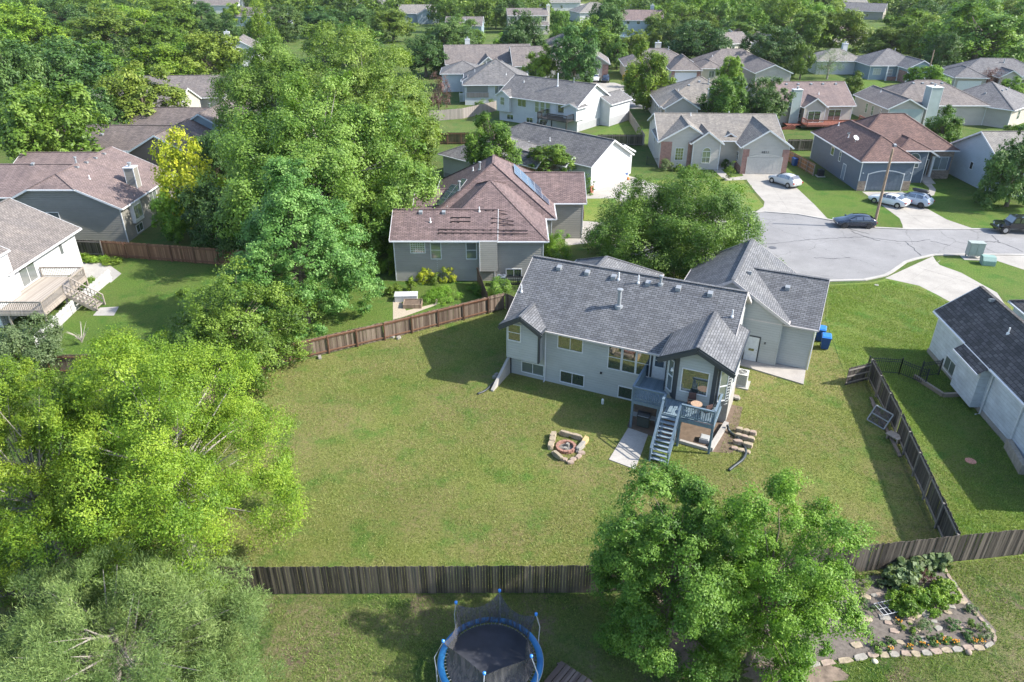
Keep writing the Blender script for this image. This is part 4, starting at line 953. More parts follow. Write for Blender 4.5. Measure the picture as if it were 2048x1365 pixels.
flat('cottage_lawn', [at(1690,195),at(1700,155),at(1790,160),at(1760,178)], .006, G_LUSH)
flat('far_field', [(12,440),(62,440),(75,640),(5,640)], .01, G_FIELD)
flat('far_track', [(10,520),(90,520),(90,528),(10,528)], .02, concrete('far_track', (.5,.45,.38)))
ASPH = asphalt('asphalt')
north = [at(1476,428), at(1530,425), at(1596,430), at(1663,442), at(1700,450), at(1749,457), at(1810,460), at(1950,460), at(2048,461), at(2200,462)]
south = [at(2200,512), at(2048,510), at(1950,509), at(1866,510), at(1830,518), at(1810,524), at(1796,534), at(1782,544), at(1769,551), at(1727,560), at(1643,562), at(1574,552)]
west = [(24.0,66.5),(21.3,70),(20.3,74.5),(21.3,79.5),(23.8,82.6)]
loop = north + [(110,81),(110,73)] + south + west
flat('road', loop, .008, ASPH)
cb = MB()
def strip(mb, pts, wd, z0, z1):
    P = [Vector((x, y, 0)) for x, y in pts]
    for i in range(len(P)-1):
        mb.beam(P[i] + Vector((0,0,(z0+z1)/2)), P[i+1] + Vector((0,0,(z0+z1)/2)), wd, z1 - z0)
north2 = [(x, y+.15) for x, y in north] + [(110,81.2)]
strip(cb, north2, .34, .0, .09); strip(cb, [(x, y-.12) for x, y in south] + west + [(23.8,82.6), north2[0]], .34, .0, .09)
o = cb.build('kerb', concrete('kerb_concrete', (.40,.38,.35))); o['kind'] = 'structure'
DRV = concrete('driveway_concrete', (.365,.34,.305))
flat('driveway', [at(1484,348),at(1572,346),at(1592,375),at(1629,410),at(1657,440),at(1596,429),at(1530,424),at(1476,427),at(1513,423),at(1527,414),at(1529,404),at(1510,383)], .014, DRV)
flat('driveway', [at(1165,398),at(1189,378),at(1257,352),at(1292,362),at(1400,400),at(1470,436),at(1440,500),at(1350,470),at(1231,397)], .013, DRV)
flat('driveway', [at(1130,440),at(1226,447),at(1350,458),at(1480,470),at(1490,520),at(1300,520),at(1184,486),at(1130,492)], .015, DRV)
flat('driveway', [at(1724,384),at(1805,384),at(1849,415),at(1894,440),at(1950,459),at(1806,460),at(1805,451),at(1799,437),at(1769,415)], .014, DRV)
flat('driveway', [at(1770,557),at(1866,513),at(1872,523),at(1880,531),at(1922,546),at(1994,586),at(2030,640),at(1960,660),at(1903,606),at(1874,590),at(1838,572)], .014, DRV)
flat('driveway', [at(1958,511),at(2060,512),at(2060,544),at(1996,523)], .013, DRV)
flat('driveway', [at(1345,168),at(1392,166),at(1420,200),at(1360,215)], .013, DRV)
flat('driveway', [at(1180,165),at(1230,166),at(1290,185),at(1285,218),at(1232,218),at(1225,190),at(1190,185)], .013, DRV)
flat('side_street', [at(1225,182),at(1290,186),at(1300,218),at(1230,216)], .02, ASPH)
flat('footpath', [at(1858,362),at(1872,380),at(1868,391),at(1850,396),at(1842,392),at(1858,386),at(1858,376),at(1845,366)], .018, DRV)
flat('footpath', [at(1420,334),at(1436,334),at(1462,356),at(1492,352),at(1492,360),at(1450,362)], .016, DRV)
flat('footpath', [at(1040,6),at(1300,10),at(1300,13),at(1040,9)], .02, DRV)
flat('path', [at(126,522),at(215,528),at(243,548),at(222,566),at(140,550)], .02, CONC)
flat('path', [at(186,632),at(200,616),at(238,614),at(228,632)], .02, CONC)
rs_ = random.Random(9)
def blob(cx, cy, rx, ry, n=22):
    return [at(cx + rx*math.cos(2*math.pi*i/n)*rs_.uniform(.75,1.15), cy + ry*math.sin(2*math.pi*i/n)*rs_.uniform(.75,1.15)) for i in range(n)]
SOILM = plain('bark_soil', (.19,.145,.11), .95, 0, .55, 2.5)
BARE = [blob(1345,1262,95,85), blob(1590,1352,110,28)]
for q in BARE: flat('bare_soil', q, .012, SOILM)
# paving seams cut into the drives
jt = MB()
for a, b in (((1530,352),(1590,440)),((1500,372),(1590,376)),((1535,402),(1628,408)),((1770,395),(1860,458)),((1760,405),(1845,410)),((1790,430),(1880,434)),((1838,536),(1960,572)),((1880,522),(1812,566)),((1925,548),(1862,582)),((1195,385),(1290,370)),((1215,380),(1250,420))):
    p, q = at(*a), at(*b); jt.beam((*p,.0175), (*q,.0175), .05, .006)
o = jt.build('paving_joint', CONCD); o['kind'] = 'structure'
# sealed cracks that wander over the asphalt
ck = MB()
def crack(pts, wd=.09):
    rr = random.Random(len(pts)*7 + int(pts[0][0])); P = []
    for a, b in zip(pts[:-1], pts[1:]):
        for k in range(6): t = k/6; P.append((a[0]+(b[0]-a[0])*t + rr.uniform(-2,2), a[1]+(b[1]-a[1])*t + rr.uniform(-1,1)))
    P = [at(*p) for p in P + [pts[-1]]]
    for p, q in zip(P[:-1], P[1:]): ck.beam((*p,.014), (*q,.014), wd*rr.uniform(.6,1.3), .004)
crack([(1510,490),(1580,484),(1640,478),(1690,476),(1730,474),(1760,482)]); crack([(1700,462),(1730,474),(1780,482),(1830,484),(1860,480)]); crack([(1810,483),(1835,505),(1842,512)])
crack([(1935,485),(1985,484),(2005,486),(2045,504)],.12); crack([(1985,472),(2000,486)]); crack([(1630,516),(1660,518),(1700,516)]); crack([(1740,470),(1690,455)]); crack([(1860,482),(1900,492)])
o = ck.build('crack_sealant', plain('tar', (.05,.05,.055), .6)); o['kind'] = 'structure'
m = MB(); c = at(1545,496); m.tube([(c[0],c[1],.008),(c[0],c[1],.02)], .42, 20); m.tube([(c[0],c[1],.02),(c[0],c[1],.024)], .34, 20)
tag(m.build('manhole_cover', plain('iron', (.13,.13,.14), .6, .4)), 'round dark iron manhole cover set in the turning circle asphalt', 'manhole cover')
m = MB(); c = at(1753,571); m.tube([(c[0],c[1],.0),(c[0],c[1],.05)], .2, 14)
tag(m.build('meter_cover', CONCD), 'small round meter cover in the front grass beside the garage wing', 'meter cover')

# main house paving
def hl(u, v):
    a = R(-24.8); return (-.05 + u*math.cos(a) - v*math.sin(a), 46.98 + u*math.sin(a) + v*math.cos(a))
flat('patio', [hl(15.2,9.24),hl(17.9,9.24),hl(17.9,9.62),hl(20.1,9.62),hl(20.15,7.35),hl(15.3,8.3)], .09, concrete('patio_concrete', (.38,.35,.32)), thick=.1)
flat('path', [hl(10.1,-3.3),hl(11.5,-3.5),hl(11.65,-5.4),hl(11.75,-7.35),hl(10.0,-7.1)], .05, concrete('slab_concrete', (.40,.375,.34)), thick=.06)
flat('bare_soil', [hl(12,-3.6),hl(15.6,-3.6),hl(16.9,-3.2),hl(16.6,2.5),hl(15.1,2.5),hl(15,-.05),hl(9.6,-.05),hl(10,-3.2)], .009, plain('soil', (.14,.10,.07), .95, 0, .35, 3))
def thing_mesh(name, mb, mat, label, cat, group=None, o=None, rz=0, **k):
    ob = mb.build(name, mat, **k)
    if o: ob.location = (o[0], o[1], o[2] if len(o) > 2 else 0)
    ob.rotation_euler = (0, 0, rz)
    return tag(ob, label, cat, group)
A0 = R(-24.8)
m = MB(); m.beam((15.95,-.2,.14),(15.55,-3.55,.14),.3,.28); m.beam((15.4,-3.55,.11),(13.2,-3.4,.11),.2,.2)
thing_mesh('kerb_wall', m, CONC, 'low concrete edging wall around the soil under the deck', 'edging wall', o=(-.05,46.98), rz=A0)
m = MB(); m.add([(-.25,.6,0),(-.05,.6,0),(-.05,-3.0,0),(-.25,-3.0,0),(-.25,.6,1.5),(-.05,.6,1.5),(-.05,-.2,1.4),(-.25,-.2,1.4),(-.25,-3.0,.12),(-.05,-3.0,.12)],
               [(0,3,8,7,4),(1,5,6,9,2),(4,7,6,5),(7,8,9,6),(8,3,2,9),(0,4,5,1)])
thing_mesh('retaining_wall', m, CONC, 'sloping concrete retaining wall running down from the corner of the middle house', 'retaining wall', o=(-.05,46.98), rz=A0)
def hose(name, pts, r, mat, label, cat):
    m = MB(); P = [Vector(p) for p in pts]; Q = []
    for i in range(len(P)-1):
        for k in range(5):
            t = k/5; p0, p1, p2, p3 = P[max(i-1,0)], P[i], P[i+1], P[min(i+2,len(P)-1)]
            Q.append(.5*((2*p1) + (p2-p0)*t + (2*p0-5*p1+4*p2-p3)*t*t + (3*p1-p0-3*p2+p3)*t**3))
    Q.append(P[-1]); rs = [r*(1+.12*(i%2)) for i in range(len(Q))]; m.tube(Q, rs, 8)
    return tag(m.build(name, mat, smooth=True), label, cat)
BLKP = plain('drain_black', (.035,.045,.05), .45)
hose('drain_pipe', [(*hl(16.1,-.9),.5),(*hl(16.3,-1.0),.12),(*hl(17.0,-1.6),.09),(*hl(17.6,-2.6),.09),(*hl(17.6,-3.6),.09),(*hl(17.2,-4.6),.08),(*hl(17.0,-5.1),.08)], .085, BLKP, 'black corrugated drain pipe curving over the grass beside the deck', 'drain pipe')
hose('drain_pipe', [(*hl(-.35,-1.2),.3),(*hl(-.5,-2.2),.1),(*hl(-.6,-3.2),.07),(*hl(-.9,-3.8),.07)], .07, BLKP, 'short black drain pipe at the foot of the retaining wall', 'drain pipe')
m = MB(); m.tube([(0,0,0),(0,0,.35),(0,0,.42)], [.09,.09,.05], 10)
thing_mesh('cleanout_pipe', m, PIPEW, 'short white capped pipe standing in the shaded grass by the rear wall', 'pipe', o=(*hl(7.6,-1.2), 0))
def ac_unit(loc, rz, col, label, s=1.0):
    e = empty('air_conditioner', loc, rz, label, 'air conditioner')
    m = MB(); m.box(-.55*s,.55*s,-.55*s,.55*s,0,.09); m.build('pad', CONC, e)
    m = MB(); w_ = .38*s; h = .85*s; n = 12
    m.box(-w_,w_,-w_,w_,.09,.16)
    for x in (-w_,w_-.05):
        for y in (-w_,w_-.05): m.box(x,x+.05,y,y+.05,.1,.1+h)
    for i in range(n): z = .18 + (h-.14)*i/n; m.box(-w_+.01,w_-.01,-w_+.01,w_-.01,z,z+.028)
    m.box(-w_-.01,w_+.01,-w_-.01,w_+.01,.06+h,.1+h); m.build('casing', col, e)
    m = MB(); m.box(-w_+.07,w_-.07,-w_+.07,w_-.07,.12,.05+h); m.build('coil', BLACK, e)
    m = MB(); m.tube([(0,0,.1+h),(0,0,.115+h)], .3*s, 20); m.build('fan_opening', BLACK, e)
    m = MB()
    for r_ in (.1,.18,.26,.31):
        P = [(r_*s*math.cos(t*math.pi/10), r_*s*math.sin(t*math.pi/10), .13+h) for t in range(21)]; m.tube(P, .008, 4, cap=False)
    for k in range(4): a = k*math.pi/4; m.beam((-.31*s*math.cos(a),-.31*s*math.sin(a),.125+h),(.31*s*math.cos(a),.31*s*math.sin(a),.125+h),.015,.01)
    m.build('fan_grille', col, e)
ac_unit(hl(15.95,5.5), A0, plain('ac_beige', (.55,.54,.50), .5), 'beige air conditioner on a concrete pad beside the middle house bay', 1.15)
ac_unit((-1.0,63.2), 0, plain('ac_grey', (.16,.19,.24), .5), 'dark grey air conditioner by the taupe wall and rose bush')
ac_unit(at(1640,353), 0, BLACK, 'black air conditioner against the slate blue side wall')
ac_unit(at(1208,243), R(-37), plain('ac_dark', (.06,.06,.065), .5), 'small black air conditioner beside the tall white side wall')
ac_unit(at(170,478), 0, plain('ac_rust', (.5,.42,.3), .6), 'round-topped tan air conditioner behind the reddish fence')

# ------------------------------------------------------------------ FENCES
def fence(pts, h, mat, label, posts=None, rails=0, boardw=.14, gap=.012, side=1, step=2.4, name='wood_fence', jit=.03, cap=False, lean=0.0, postmat=None, closed_label=None):
    """board fence: boards in one panel, rails and posts as parts; side=+1 puts rails to the left of the run"""
    e = empty(name, (*pts[0], 0), 0, label, 'fence'); o0 = Vector((*pts[0], 0)); rr = random.Random(int(pts[0][0]*13 + h*100))
    B = MB(); Rl = MB(); plist = []
    for a, b in zip(pts[:-1], pts[1:]):
        A = Vector((*a, 0)) - o0; Bv = Vector((*b, 0)) - o0; d = Bv - A; L = d.length; d.normalize(); n_ = Vector((-d.y, d.x, 0))
        k = int(L / boardw)
        for i in range(k):
            p = A + d * (i * boardw + gap/2); q = p + d * (boardw - gap); t = rr.uniform(-.012, .012); hh = h + rr.uniform(-jit, jit) ; z0 = rr.uniform(0, .04)
            le = n_ * (lean + rr.uniform(-.012,.012))
            u = n_ * t; v = n_ * (t + .02)
            B.add([p+u+Vector((0,0,z0)), q+u+Vector((0,0,z0)), q+v+Vector((0,0,z0)), p+v+Vector((0,0,z0)), p+u+le+Vector((0,0,hh)), q+u+le+Vector((0,0,hh)), q+v+le+Vector((0,0,hh)), p+v+le+Vector((0,0,hh))],
                  [(0,1,5,4),(1,2,6,5),(2,3,7,6),(3,0,4,7),(4,5,6,7)])
        s_ = n_ * side * .045 + (n_ * .01 if side > 0 else n_*0)
        for r_ in range(rails):
            z = .25 + (h - .45) * r_ / max(1, rails-1); Rl.beam(A + s_ + Vector((0,0,z)), Bv + s_ + Vector((0,0,z)), .05, .1)
        if cap: Rl.beam(A + s_*1.4 + Vector((0,0,h-.1)), Bv + s_*1.4 + Vector((0,0,h-.12)), .13, .05)
        if posts: 
            m_ = max(1, round(L / step))
            for i in range(m_ + 1): plist.append(A + d * (L * i / m_) + n_ * side * .1)
    B.build('board_panel', mat, e)
    if Rl.f: Rl.build('rail', postmat or mat, e)
    for p in plist:
        m = MB(); m.box(p.x-.055,p.x+.055,p.y-.055,p.y+.055,0,h-.03); m.build('post', postmat or mat, e)
    return e
OLDW = planks('old_cedar', (.018,.014,.012), (.17,.14,.115), .14); OLDW2 = planks('old_cedar_warm', (.06,.036,.025), (.26,.20,.155), .14)
REDC = planks('red_cedar', (.13,.06,.03), (.33,.19,.11), .14); PALEW = planks('silver_cedar', (.23,.20,.18), (.36,.32,.29), .14); NUTW = planks('nut_boards', (.045,.028,.02), (.13,.08,.055), .14)
SIDEW = planks('side_boards', (.022,.019,.017), (.10,.088,.078), .14)
REDP = plain('red_post', (.17,.085,.05), .85, 0, .25, 5); GRYP = plain('grey_post', (.20,.18,.16), .85, 0, .25, 5)
fence([(-26,25.4),(-13.9,25.6),(4.4,25.7),(17.3,27.0),(27.0,28.3),(33,29.2)], 1.83, OLDW, 'long dark weathered board fence across the foreground behind the trampoline', jit=.035)
fence([(22.9,27.9),(23.9,32.6),(25.2,39.0),(26.4,45.9)], 1.8, SIDEW, 'leaning dark board fence dividing the middle yard from the white house yard', posts=True, rails=2, side=1, jit=.05, postmat=GRYP)
fence([(24.3,45.1),(26.3,45.9)], 1.5, SIDEW, 'dark slatted gate panel standing at the head of the side fence', rails=3, side=-1, name='gate_panel', postmat=GRYP, boardw=.16, gap=.02)
fence([(-20.6,46.3),(-16.5,48.9),(-10.4,52.2),(-2.1,57.1)], 1.6, OLDW2, 'brown board fence with capped rail and red posts left of the middle house', posts=True, rails=2, side=-1, step=2.45, cap=True, postmat=REDP, jit=.035)
fence([(-2.1,57.1),(-.6,58.0),(1.2,55.8)], 1.6, OLDW2, 'short dark fence under the vine between two houses', rails=2, side=-1)
fence([(-2.1,57.3),(-3.3,63.6)], 1.75, NUTW, 'dark fence running from the vine corner to the taupe house wall', rails=2, side=1)
fence([(-48.2,71.0),(-42.4,70.6)], 1.75, OLDW, 'grey-brown fence section beside the left white house', posts=True, rails=2, side=-1, postmat=GRYP)
fence([(-42.4,70.6),(-29.6,68.3),(-20,66.6)], 1.75, REDC, 'reddish cedar fence with posts in front of the grey-taupe house', posts=True, rails=2, side=-1, step=2.6, postmat=REDP)
fence([(-45,46.6),(-32,46.9),(-20.6,46.3)], 1.6, OLDW2, 'dark fence behind the yellow-green tree at left', posts=True, rails=2, side=-1, postmat=REDP)
fence([(-20.6,46.3),(-21.8,36),(-22.5,25.5)], 1.6, OLDW2, 'dark fence hidden under the yellow-green trees at the lawn edge', rails=2, side=1)
fence([at(868,289),at(950,289)], 1.9, NUTW, 'dark brown fence across the small lawn above the solar house', posts=True, rails=2, side=-1, postmat=REDP, step=2.6)
fence([at(860,243),at(925,238),at(994,222)], 1.9, PALEW, 'pale silvered fence below the screened porch')
fence([at(1194,292),at(1284,292)], 1.8, OLDW, 'dark fence at the bottom of the small bright lawn', posts=True, rails=2, side=-1, postmat=GRYP)
fence([at(1215,238),at(1255,238)], 1.8, REDC, 'brown fence and gate beside the tall white wall', posts=True, rails=2, side=-1, postmat=REDP)
fence([at(1255,238),at(1288,292)], 1.8, PALEW, 'tan fence climbing the right side of the small bright lawn', rails=2, side=1)
fence([at(1574,322),at(1600,336),at(1627,352)], 1.6, REDC, 'short brown fence with rails between beige garage and slate blue wall', posts=True, rails=3, side=-1, postmat=GRYP, step=2)
fence([at(1572,302),at(1622,302)], 1.8, OLDW, 'dark fence behind the beige garage', posts=True, rails=2, side=-1, postmat=GRYP)
fence([at(1893,330),at(1922,330)], 1.7, OLDW, 'short dark fence between slate blue and pale blue houses', posts=True, rails=2, side=-1)
fence([at(1165,412),at(1167,440)], .9, REDC, 'tiny red-brown railing at the white garage corner')
# white picket fence
e = empty('picket_fence', (*at(62,695), 0), 0, 'leaning white picket fence below the weathered deck', 'fence'); o0 = Vector((*at(62,695), 0)); m = MB(); pts = [(q[0]+.5, q[1]) for q in (at(62,698), at(135,628), at(150,614), at(214,560))]
for a, b in zip(pts[:-1], pts[1:]):
    A = Vector((*a,0)) - o0; B = Vector((*b,0)) - o0; L = (B-A).length; d_ = (B-A).normalized(); k = int(L/.15)
    for i in range(k):
        p = A + d_*i*.15; hh = 1.15 + .05*math.sin(i*1.7); m.beam(p, p + Vector((.02*math.sin(i), 0, hh)), .1, .02, up=(d_.y,-d_.x,0))
    for z in (.3,.9): m.beam(A+Vector((.04,0,z)), B+Vector((.04,0,z)), .03, .08)
m.build('picket_panel', plain('picket_white', (.58,.57,.57), .6), e)
def iron_fence(pts, h, label, name='iron_fence'):
    e = empty(name, (*pts[0], 0), 0, label, 'fence'); o0 = Vector((*pts[0], 0)); m = MB(); mat = plain('iron_black', (.03,.035,.035), .4)
    for a, b in zip(pts[:-1], pts[1:]):
        A = Vector((*a,0)) - o0; B = Vector((*b,0)) - o0; L = (B-A).length; k = int(L/.14)
        for i in range(k): p = A.lerp(B, i/k); m.box(p.x-.012,p.x+.012,p.y-.012,p.y+.012,.08,h)
        for z in (.15, h-.1, h-.28): m.beam(A+Vector((0,0,z)), B+Vector((0,0,z)), .03, .035)
    m.build('bar_panel', mat, e)
    for p in pts:
        q = Vector((*p,0)) - o0; m = MB(); m.box(q.x-.04,q.x+.04,q.y-.04,q.y+.04,0,h+.08); m.build('post', mat, e)
iron_fence([(26.7,47.0),(29.0,46.7)], 1.35, 'black iron fence section beside the dark board fence corner')
iron_fence([(30.3,46.2),(31.9,46.6)], 1.35, 'black iron fence section touching the white house wall')
iron_fence([(29.0,46.7),(30.2,45.2)], 1.3, 'open black iron gate between the two iron fence sections', 'iron_gate')
iron_fence([at(1293,330),at(1316,333)], 1.2, 'short black railing left of the beige house')
# window well of the white house
m = MB(); pts = [(30.2,45.4),(31.6,44.2)]
m.M = None; c = (30.9,45.2)
m.beam((29.9,46.2,.15),(30.7,43.6,.15),.22,.3); m.beam((30.7,43.6,.15),(32.0,43.7,.15),.22,.3)
thing_mesh('window_well', m, plain('timber_edge', (.26,.21,.16), .85), 'timber-edged window well in the shaded grass at the white house foot', 'window well')
m = MB(); m.beam((31.6,37.6,.35),(30.9,34.9,.35),.3,.7); thing_mesh('retaining_wall', m, plain('timber_wall', (.36,.31,.25), .8, 0, .3, 3), 'weathered timber retaining wall at the near corner of the white house', 'retaining wall')
m = MB(); c = at(1941,923); m.tube([(c[0],c[1],.0),(c[0],c[1],.04)], .32, 16); thing_mesh('flying_disc', m, plain('salmon', (.6,.25,.18), .6), 'flat salmon round disc lying on the right lawn', 'disc')
m = MB(); c = at(2037,1069); m.tube([(c[0],c[1],.0),(c[0],c[1],.12)], .2, 14); thing_mesh('valve_cover', m, plain('pale_green', (.4,.6,.5), .5), 'round pale green valve lid near the fence at far right', 'valve cover')
# leaning frame and boards by the side fence
e = empty('window_screen_frame', (24.75,40.3,0), R(-62), 'grey framed wire panel leaning against the dark side fence', 'frame panel')
m = MB(); 
P = lambda a, b: (a*.72, -.5 + .6*b, .1 + .95*b)
for a0, b0, a1, b1 in ((-.9,0,.9,0),(-.9,1,.9,1),(-.9,0,-.9,1),(.9,0,.9,1),(-.9,.5,.9,.5)): m.beam(P(a0,b0), P(a1,b1), .07, .06)
m.build('frame', GALV, e); m = MB(); m.add([P(-.87,.02), P(.87,.02), P(.87,.98), P(-.87,.98)], [(0,1,2,3)]); m.build('mesh_panel', netmat('wire_mesh', (.06,.05,.05), .85), e)
m = MB(); m.box(-.45,.45,-.3,.3,.35,.42); m.box(-.4,-.3,-.2,.2,0,.35); m.box(.3,.4,-.2,.2,0,.35); thing_mesh('wooden_bench', m, WEATH, 'small weathered bench by the leaning wire panel', 'bench', o=(24.75,38.4), rz=R(-60))
m = MB(); m.beam((25.45,43.4,.07),(24.35,36.6,.07),.18,.12); m.beam((25.2,42.6,.2),(24.9,40.9,.05),.2,.05); thing_mesh('border_timber', m, plain('old_timber', (.20,.16,.13), .9, 0, .3, 4), 'old landscape timber lying along the side fence', 'timber')

# ------------------------------------------------------------------ VEHICLES
TYRE = plain('tyre', (.02,.02,.02), .8); RIM = plain('rim', (.45,.46,.48), .3, .8); RIMD = plain('rim_dark', (.06,.06,.065), .35, .6)
LAMPR = paint('tail_red', (.45,.01,.015), .2); LAMPW = paint('head_lamp', (.75,.78,.8), .1)
CARGL = glass('car_glass', (.015,.02,.025), .03)
PROF = {
 'sedan': (4.75, 1.82, .33, 1.42, [(2.37,.38,.62,.64,.80,.62),(2.2,.26,.74,.77,.88,.68),(1.5,.2,.88,.93,.91,.72),(1.0,.18,.94,.99,.91,.72),(.15,.18,.96,1.40,.91,.60),(-.5,.18,.97,1.44,.91,.60),(-1.05,.18,.98,1.38,.91,.60),(-1.75,.2,.99,1.06,.90,.68),(-2.2,.28,.96,1.0,.87,.68),(-2.37,.4,.80,.84,.80,.62)], (2,4), (6,7)),
 'suv': (4.6, 1.84, .36, 1.42, [(2.3,.42,.72,.75,.80,.62),(2.12,.3,.88,.92,.89,.7),(1.45,.24,1.0,1.06,.92,.74),(1.0,.22,1.05,1.12,.92,.74),(.3,.22,1.07,1.60,.92,.66),(-.6,.22,1.09,1.68,.92,.66),(-1.5,.22,1.12,1.62,.92,.65),(-2.0,.26,1.1,1.22,.9,.70),(-2.22,.34,1.0,1.04,.87,.7),(-2.3,.45,.8,.82,.82,.62)], (2,4), (6,7)),
 'hatch': (4.5, 1.78, .33, 1.36, [(2.25,.36,.62,.64,.78,.6),(2.08,.26,.76,.79,.86,.68),(1.45,.2,.88,.93,.89,.72),(.95,.18,.93,.99,.89,.72),(.2,.18,.95,1.40,.89,.62),(-.6,.18,.97,1.46,.89,.62),(-1.5,.18,1.0,1.40,.89,.6),(-1.95,.22,1.0,1.12,.87,.68),(-2.15,.3,.92,.96,.84,.66),(-2.25,.4,.75,.78,.78,.6)], (2,4), (6,7)),
}
def car(kind, loc, rz, col, label, group=None, rim=RIM, cat='car', low=False):
    e = empty('parked_car', loc, rz, label, cat, group)
    L, Wd, wr_, wb, st, ws, rw = PROF[kind]; m = MB(); n = 9; rows = []
    for (x, zb, zbelt, zt, hw, hr) in st:
        rows.append([(x,-hw*.86,zb),(x,-hw,zb+.12),(x,-hw*1.01,(zb+zbelt)/2+.05),(x,-hw*.97,zbelt),(x,-hr,zt-.015),(x,0,zt+.02),(x,hr,zt-.015),(x,hw*.97,zbelt),(x,hw*1.01,(zb+zbelt)/2+.05),(x,hw,zb+.12),(x,hw*.86,zb)])
    k = 11; vs = [p for r in rows for p in r]; fs = []
    for i in range(len(rows)-1):
        for j in range(k): j2 = (j+1) % k; fs.append((i*k+j, i*k+j2, (i+1)*k+j2, (i+1)*k+j))
    fs.append(tuple(range(k))[::-1]); fs.append(tuple((len(rows)-1)*k + j for j in range(k)))
    m.add(vs, fs); body = m.build('body', col, e, smooth=True)
    md = body.modifiers.new('bevel', 'SUBSURF'); md.levels = 1; md.render_levels = 1
    def V(i, j): return Vector(rows[i][j])
    for s_ in (0, 1):      # side glass
        a, b = (3, 4) if s_ == 0 else (7, 6); out = Vector((0, -.012 if s_ == 0 else .012, .0))
        for i0, i1, t0, t1 in ((3,4,.25,.96),(4,5,.04,.92),(5,6,.06,.9)):
            lo0 = V(i0,a).lerp(V(i1,a),t0); lo1 = V(i0,a).lerp(V(i1,a),t1); hi0 = V(i0,b).lerp(V(i1,b),t0); hi1 = V(i0,b).lerp(V(i1,b),t1)
            g = MB(); g.add([lo0.lerp(hi0,.1)+out, lo1.lerp(hi1,.1)+out, lo1.lerp(hi1,.84)+out, lo0.lerp(hi0,.84)+out], [(0,1,2,3) if s_ == 0 else (3,2,1,0)]); g.build('side_window', CARGL, e)
    for nm, (i0, i1), t0, t1 in (('windscreen',(3,4),.06,.9),('rear_window',(6,7),.12,.9)):
        up = Vector((.01 if nm == 'windscreen' else -.01, 0, .02)); q = lambda j, t: V(i0,j).lerp(V(i1,j),t) + up
        g = MB(); A = q(4,t0); B = q(6,t0); C_ = q(6,t1); D = q(4,t1); M0 = q(5,t0); M1 = q(5,t1)
        g.add([A.lerp(B,.04), M0, B.lerp(A,.04), C_.lerp(D,.04), M1, D.lerp(C_,.04)], [(0,1,4,5),(1,2,3,4)]); g.build(nm, CARGL, e)
    for x in (wb, -wb):
        for s_ in (-1, 1):
            y = s_*(Wd/2 - .09); m = MB(); m.tube([(x,y-.11,wr_),(x,y-.1,wr_),(x,y+.1,wr_),(x,y+.11,wr_)], [wr_*.86,wr_,wr_,wr_*.86], 20); w_ = m.build('wheel', TYRE, e)
            m = MB(); yo = y + s_*.115; m.tube([(x,yo-s_*.02,wr_),(x,yo,wr_)], wr_*.62, 14)
            m.build('rim', rim, w_)
            m = MB(); m.tube([(x,s_*(Wd/2-.03),wr_+.02),(x,s_*(Wd/2+.004),wr_+.02)], wr_*1.13, 18); m.build('wheel_arch', BLACK, body)
    r = st[-1]; f = st[0]
    for s_ in (-1, 1):
        m = MB(); m.box(-L/2-.0,-L/2+.28,s_*r[4]*.98-.16,s_*r[4]*.98+.06,r[2]-.1,r[2]+.06); m.build('tail_lamp', LAMPR, e)
        m = MB(); m.box(L/2-.3,L/2-.06,s_*f[4]*.98-.2,s_*f[4]*.98+.02,f[2]-.08,f[2]+.03); m.build('headlamp', LAMPW, e)
        m = MB(); m.box(.72,.9,s_*(Wd/2+.08)-.08,s_*(Wd/2+.08)+.08,st[3][2]+.02,st[3][2]+.15); m.build('mirror', col, e)
    m = MB(); m.box(-L/2-.02,-L/2+.03,-.26,.26,.62,.75); m.build('number_plate', WHITE, e)
    return e
SILV = paint('silver_paint', (.52,.53,.54), .3); WHTP = paint('white_paint', (.72,.73,.74), .3); NAVYP = paint('navy_paint', (.012,.02,.04), .15); BLKPT = paint('black_paint', (.012,.013,.016), .12)
BLUEP = paint('blue_silver_paint', (.42,.48,.55), .25)
car('suv', at(1568,370), R(118), SILV, 'silver crossover parked on the beige house driveway')
car('sedan', at(1776,409), R(132), WHTP, 'white saloon on the slate blue house drive, left of the roof box car')
rb = car('suv', at(1822,409), R(132), BLUEP, 'pale silver hatchback carrying a black roof box on the slate blue house drive', rim=RIMD)
m = MB(); m.tube([(-1.1,0,0),(-.95,0,0),(-.3,0,0),(.6,0,0),(.85,0,-.02)], [.12,.26,.3,.27,.1], 12)
bx = m.build('roof_box', BLACK, rb, smooth=True); bx.location = (-.55, 0, 1.93); bx.scale = (1, 1.2, .75)
car('hatch', at(1707,453), R(176), NAVYP, 'black hatchback parked at the kerb beside the wooden pole', rim=RIMD)
car('suv', at(1191,163), R(-100), WHTP, 'white car on the far drive beside a dark car'); car('suv', at(1211,164), R(-100), NAVYP, 'dark blue-grey car on the far drive beside the white car')
car('hatch', at(1269,184), R(8), BLKPT, 'dark car half hidden behind the bright green street tree')
car('sedan', at(1252,78), R(10), paint('dim_blue_paint', (.15,.22,.3), .3), 'bluish car on the far road beyond the yellow-green trees')
car('suv', at(376,192), R(15), paint('teal_paint', (.03,.1,.11), .3), 'dark teal car beside the two-tone grey roof')
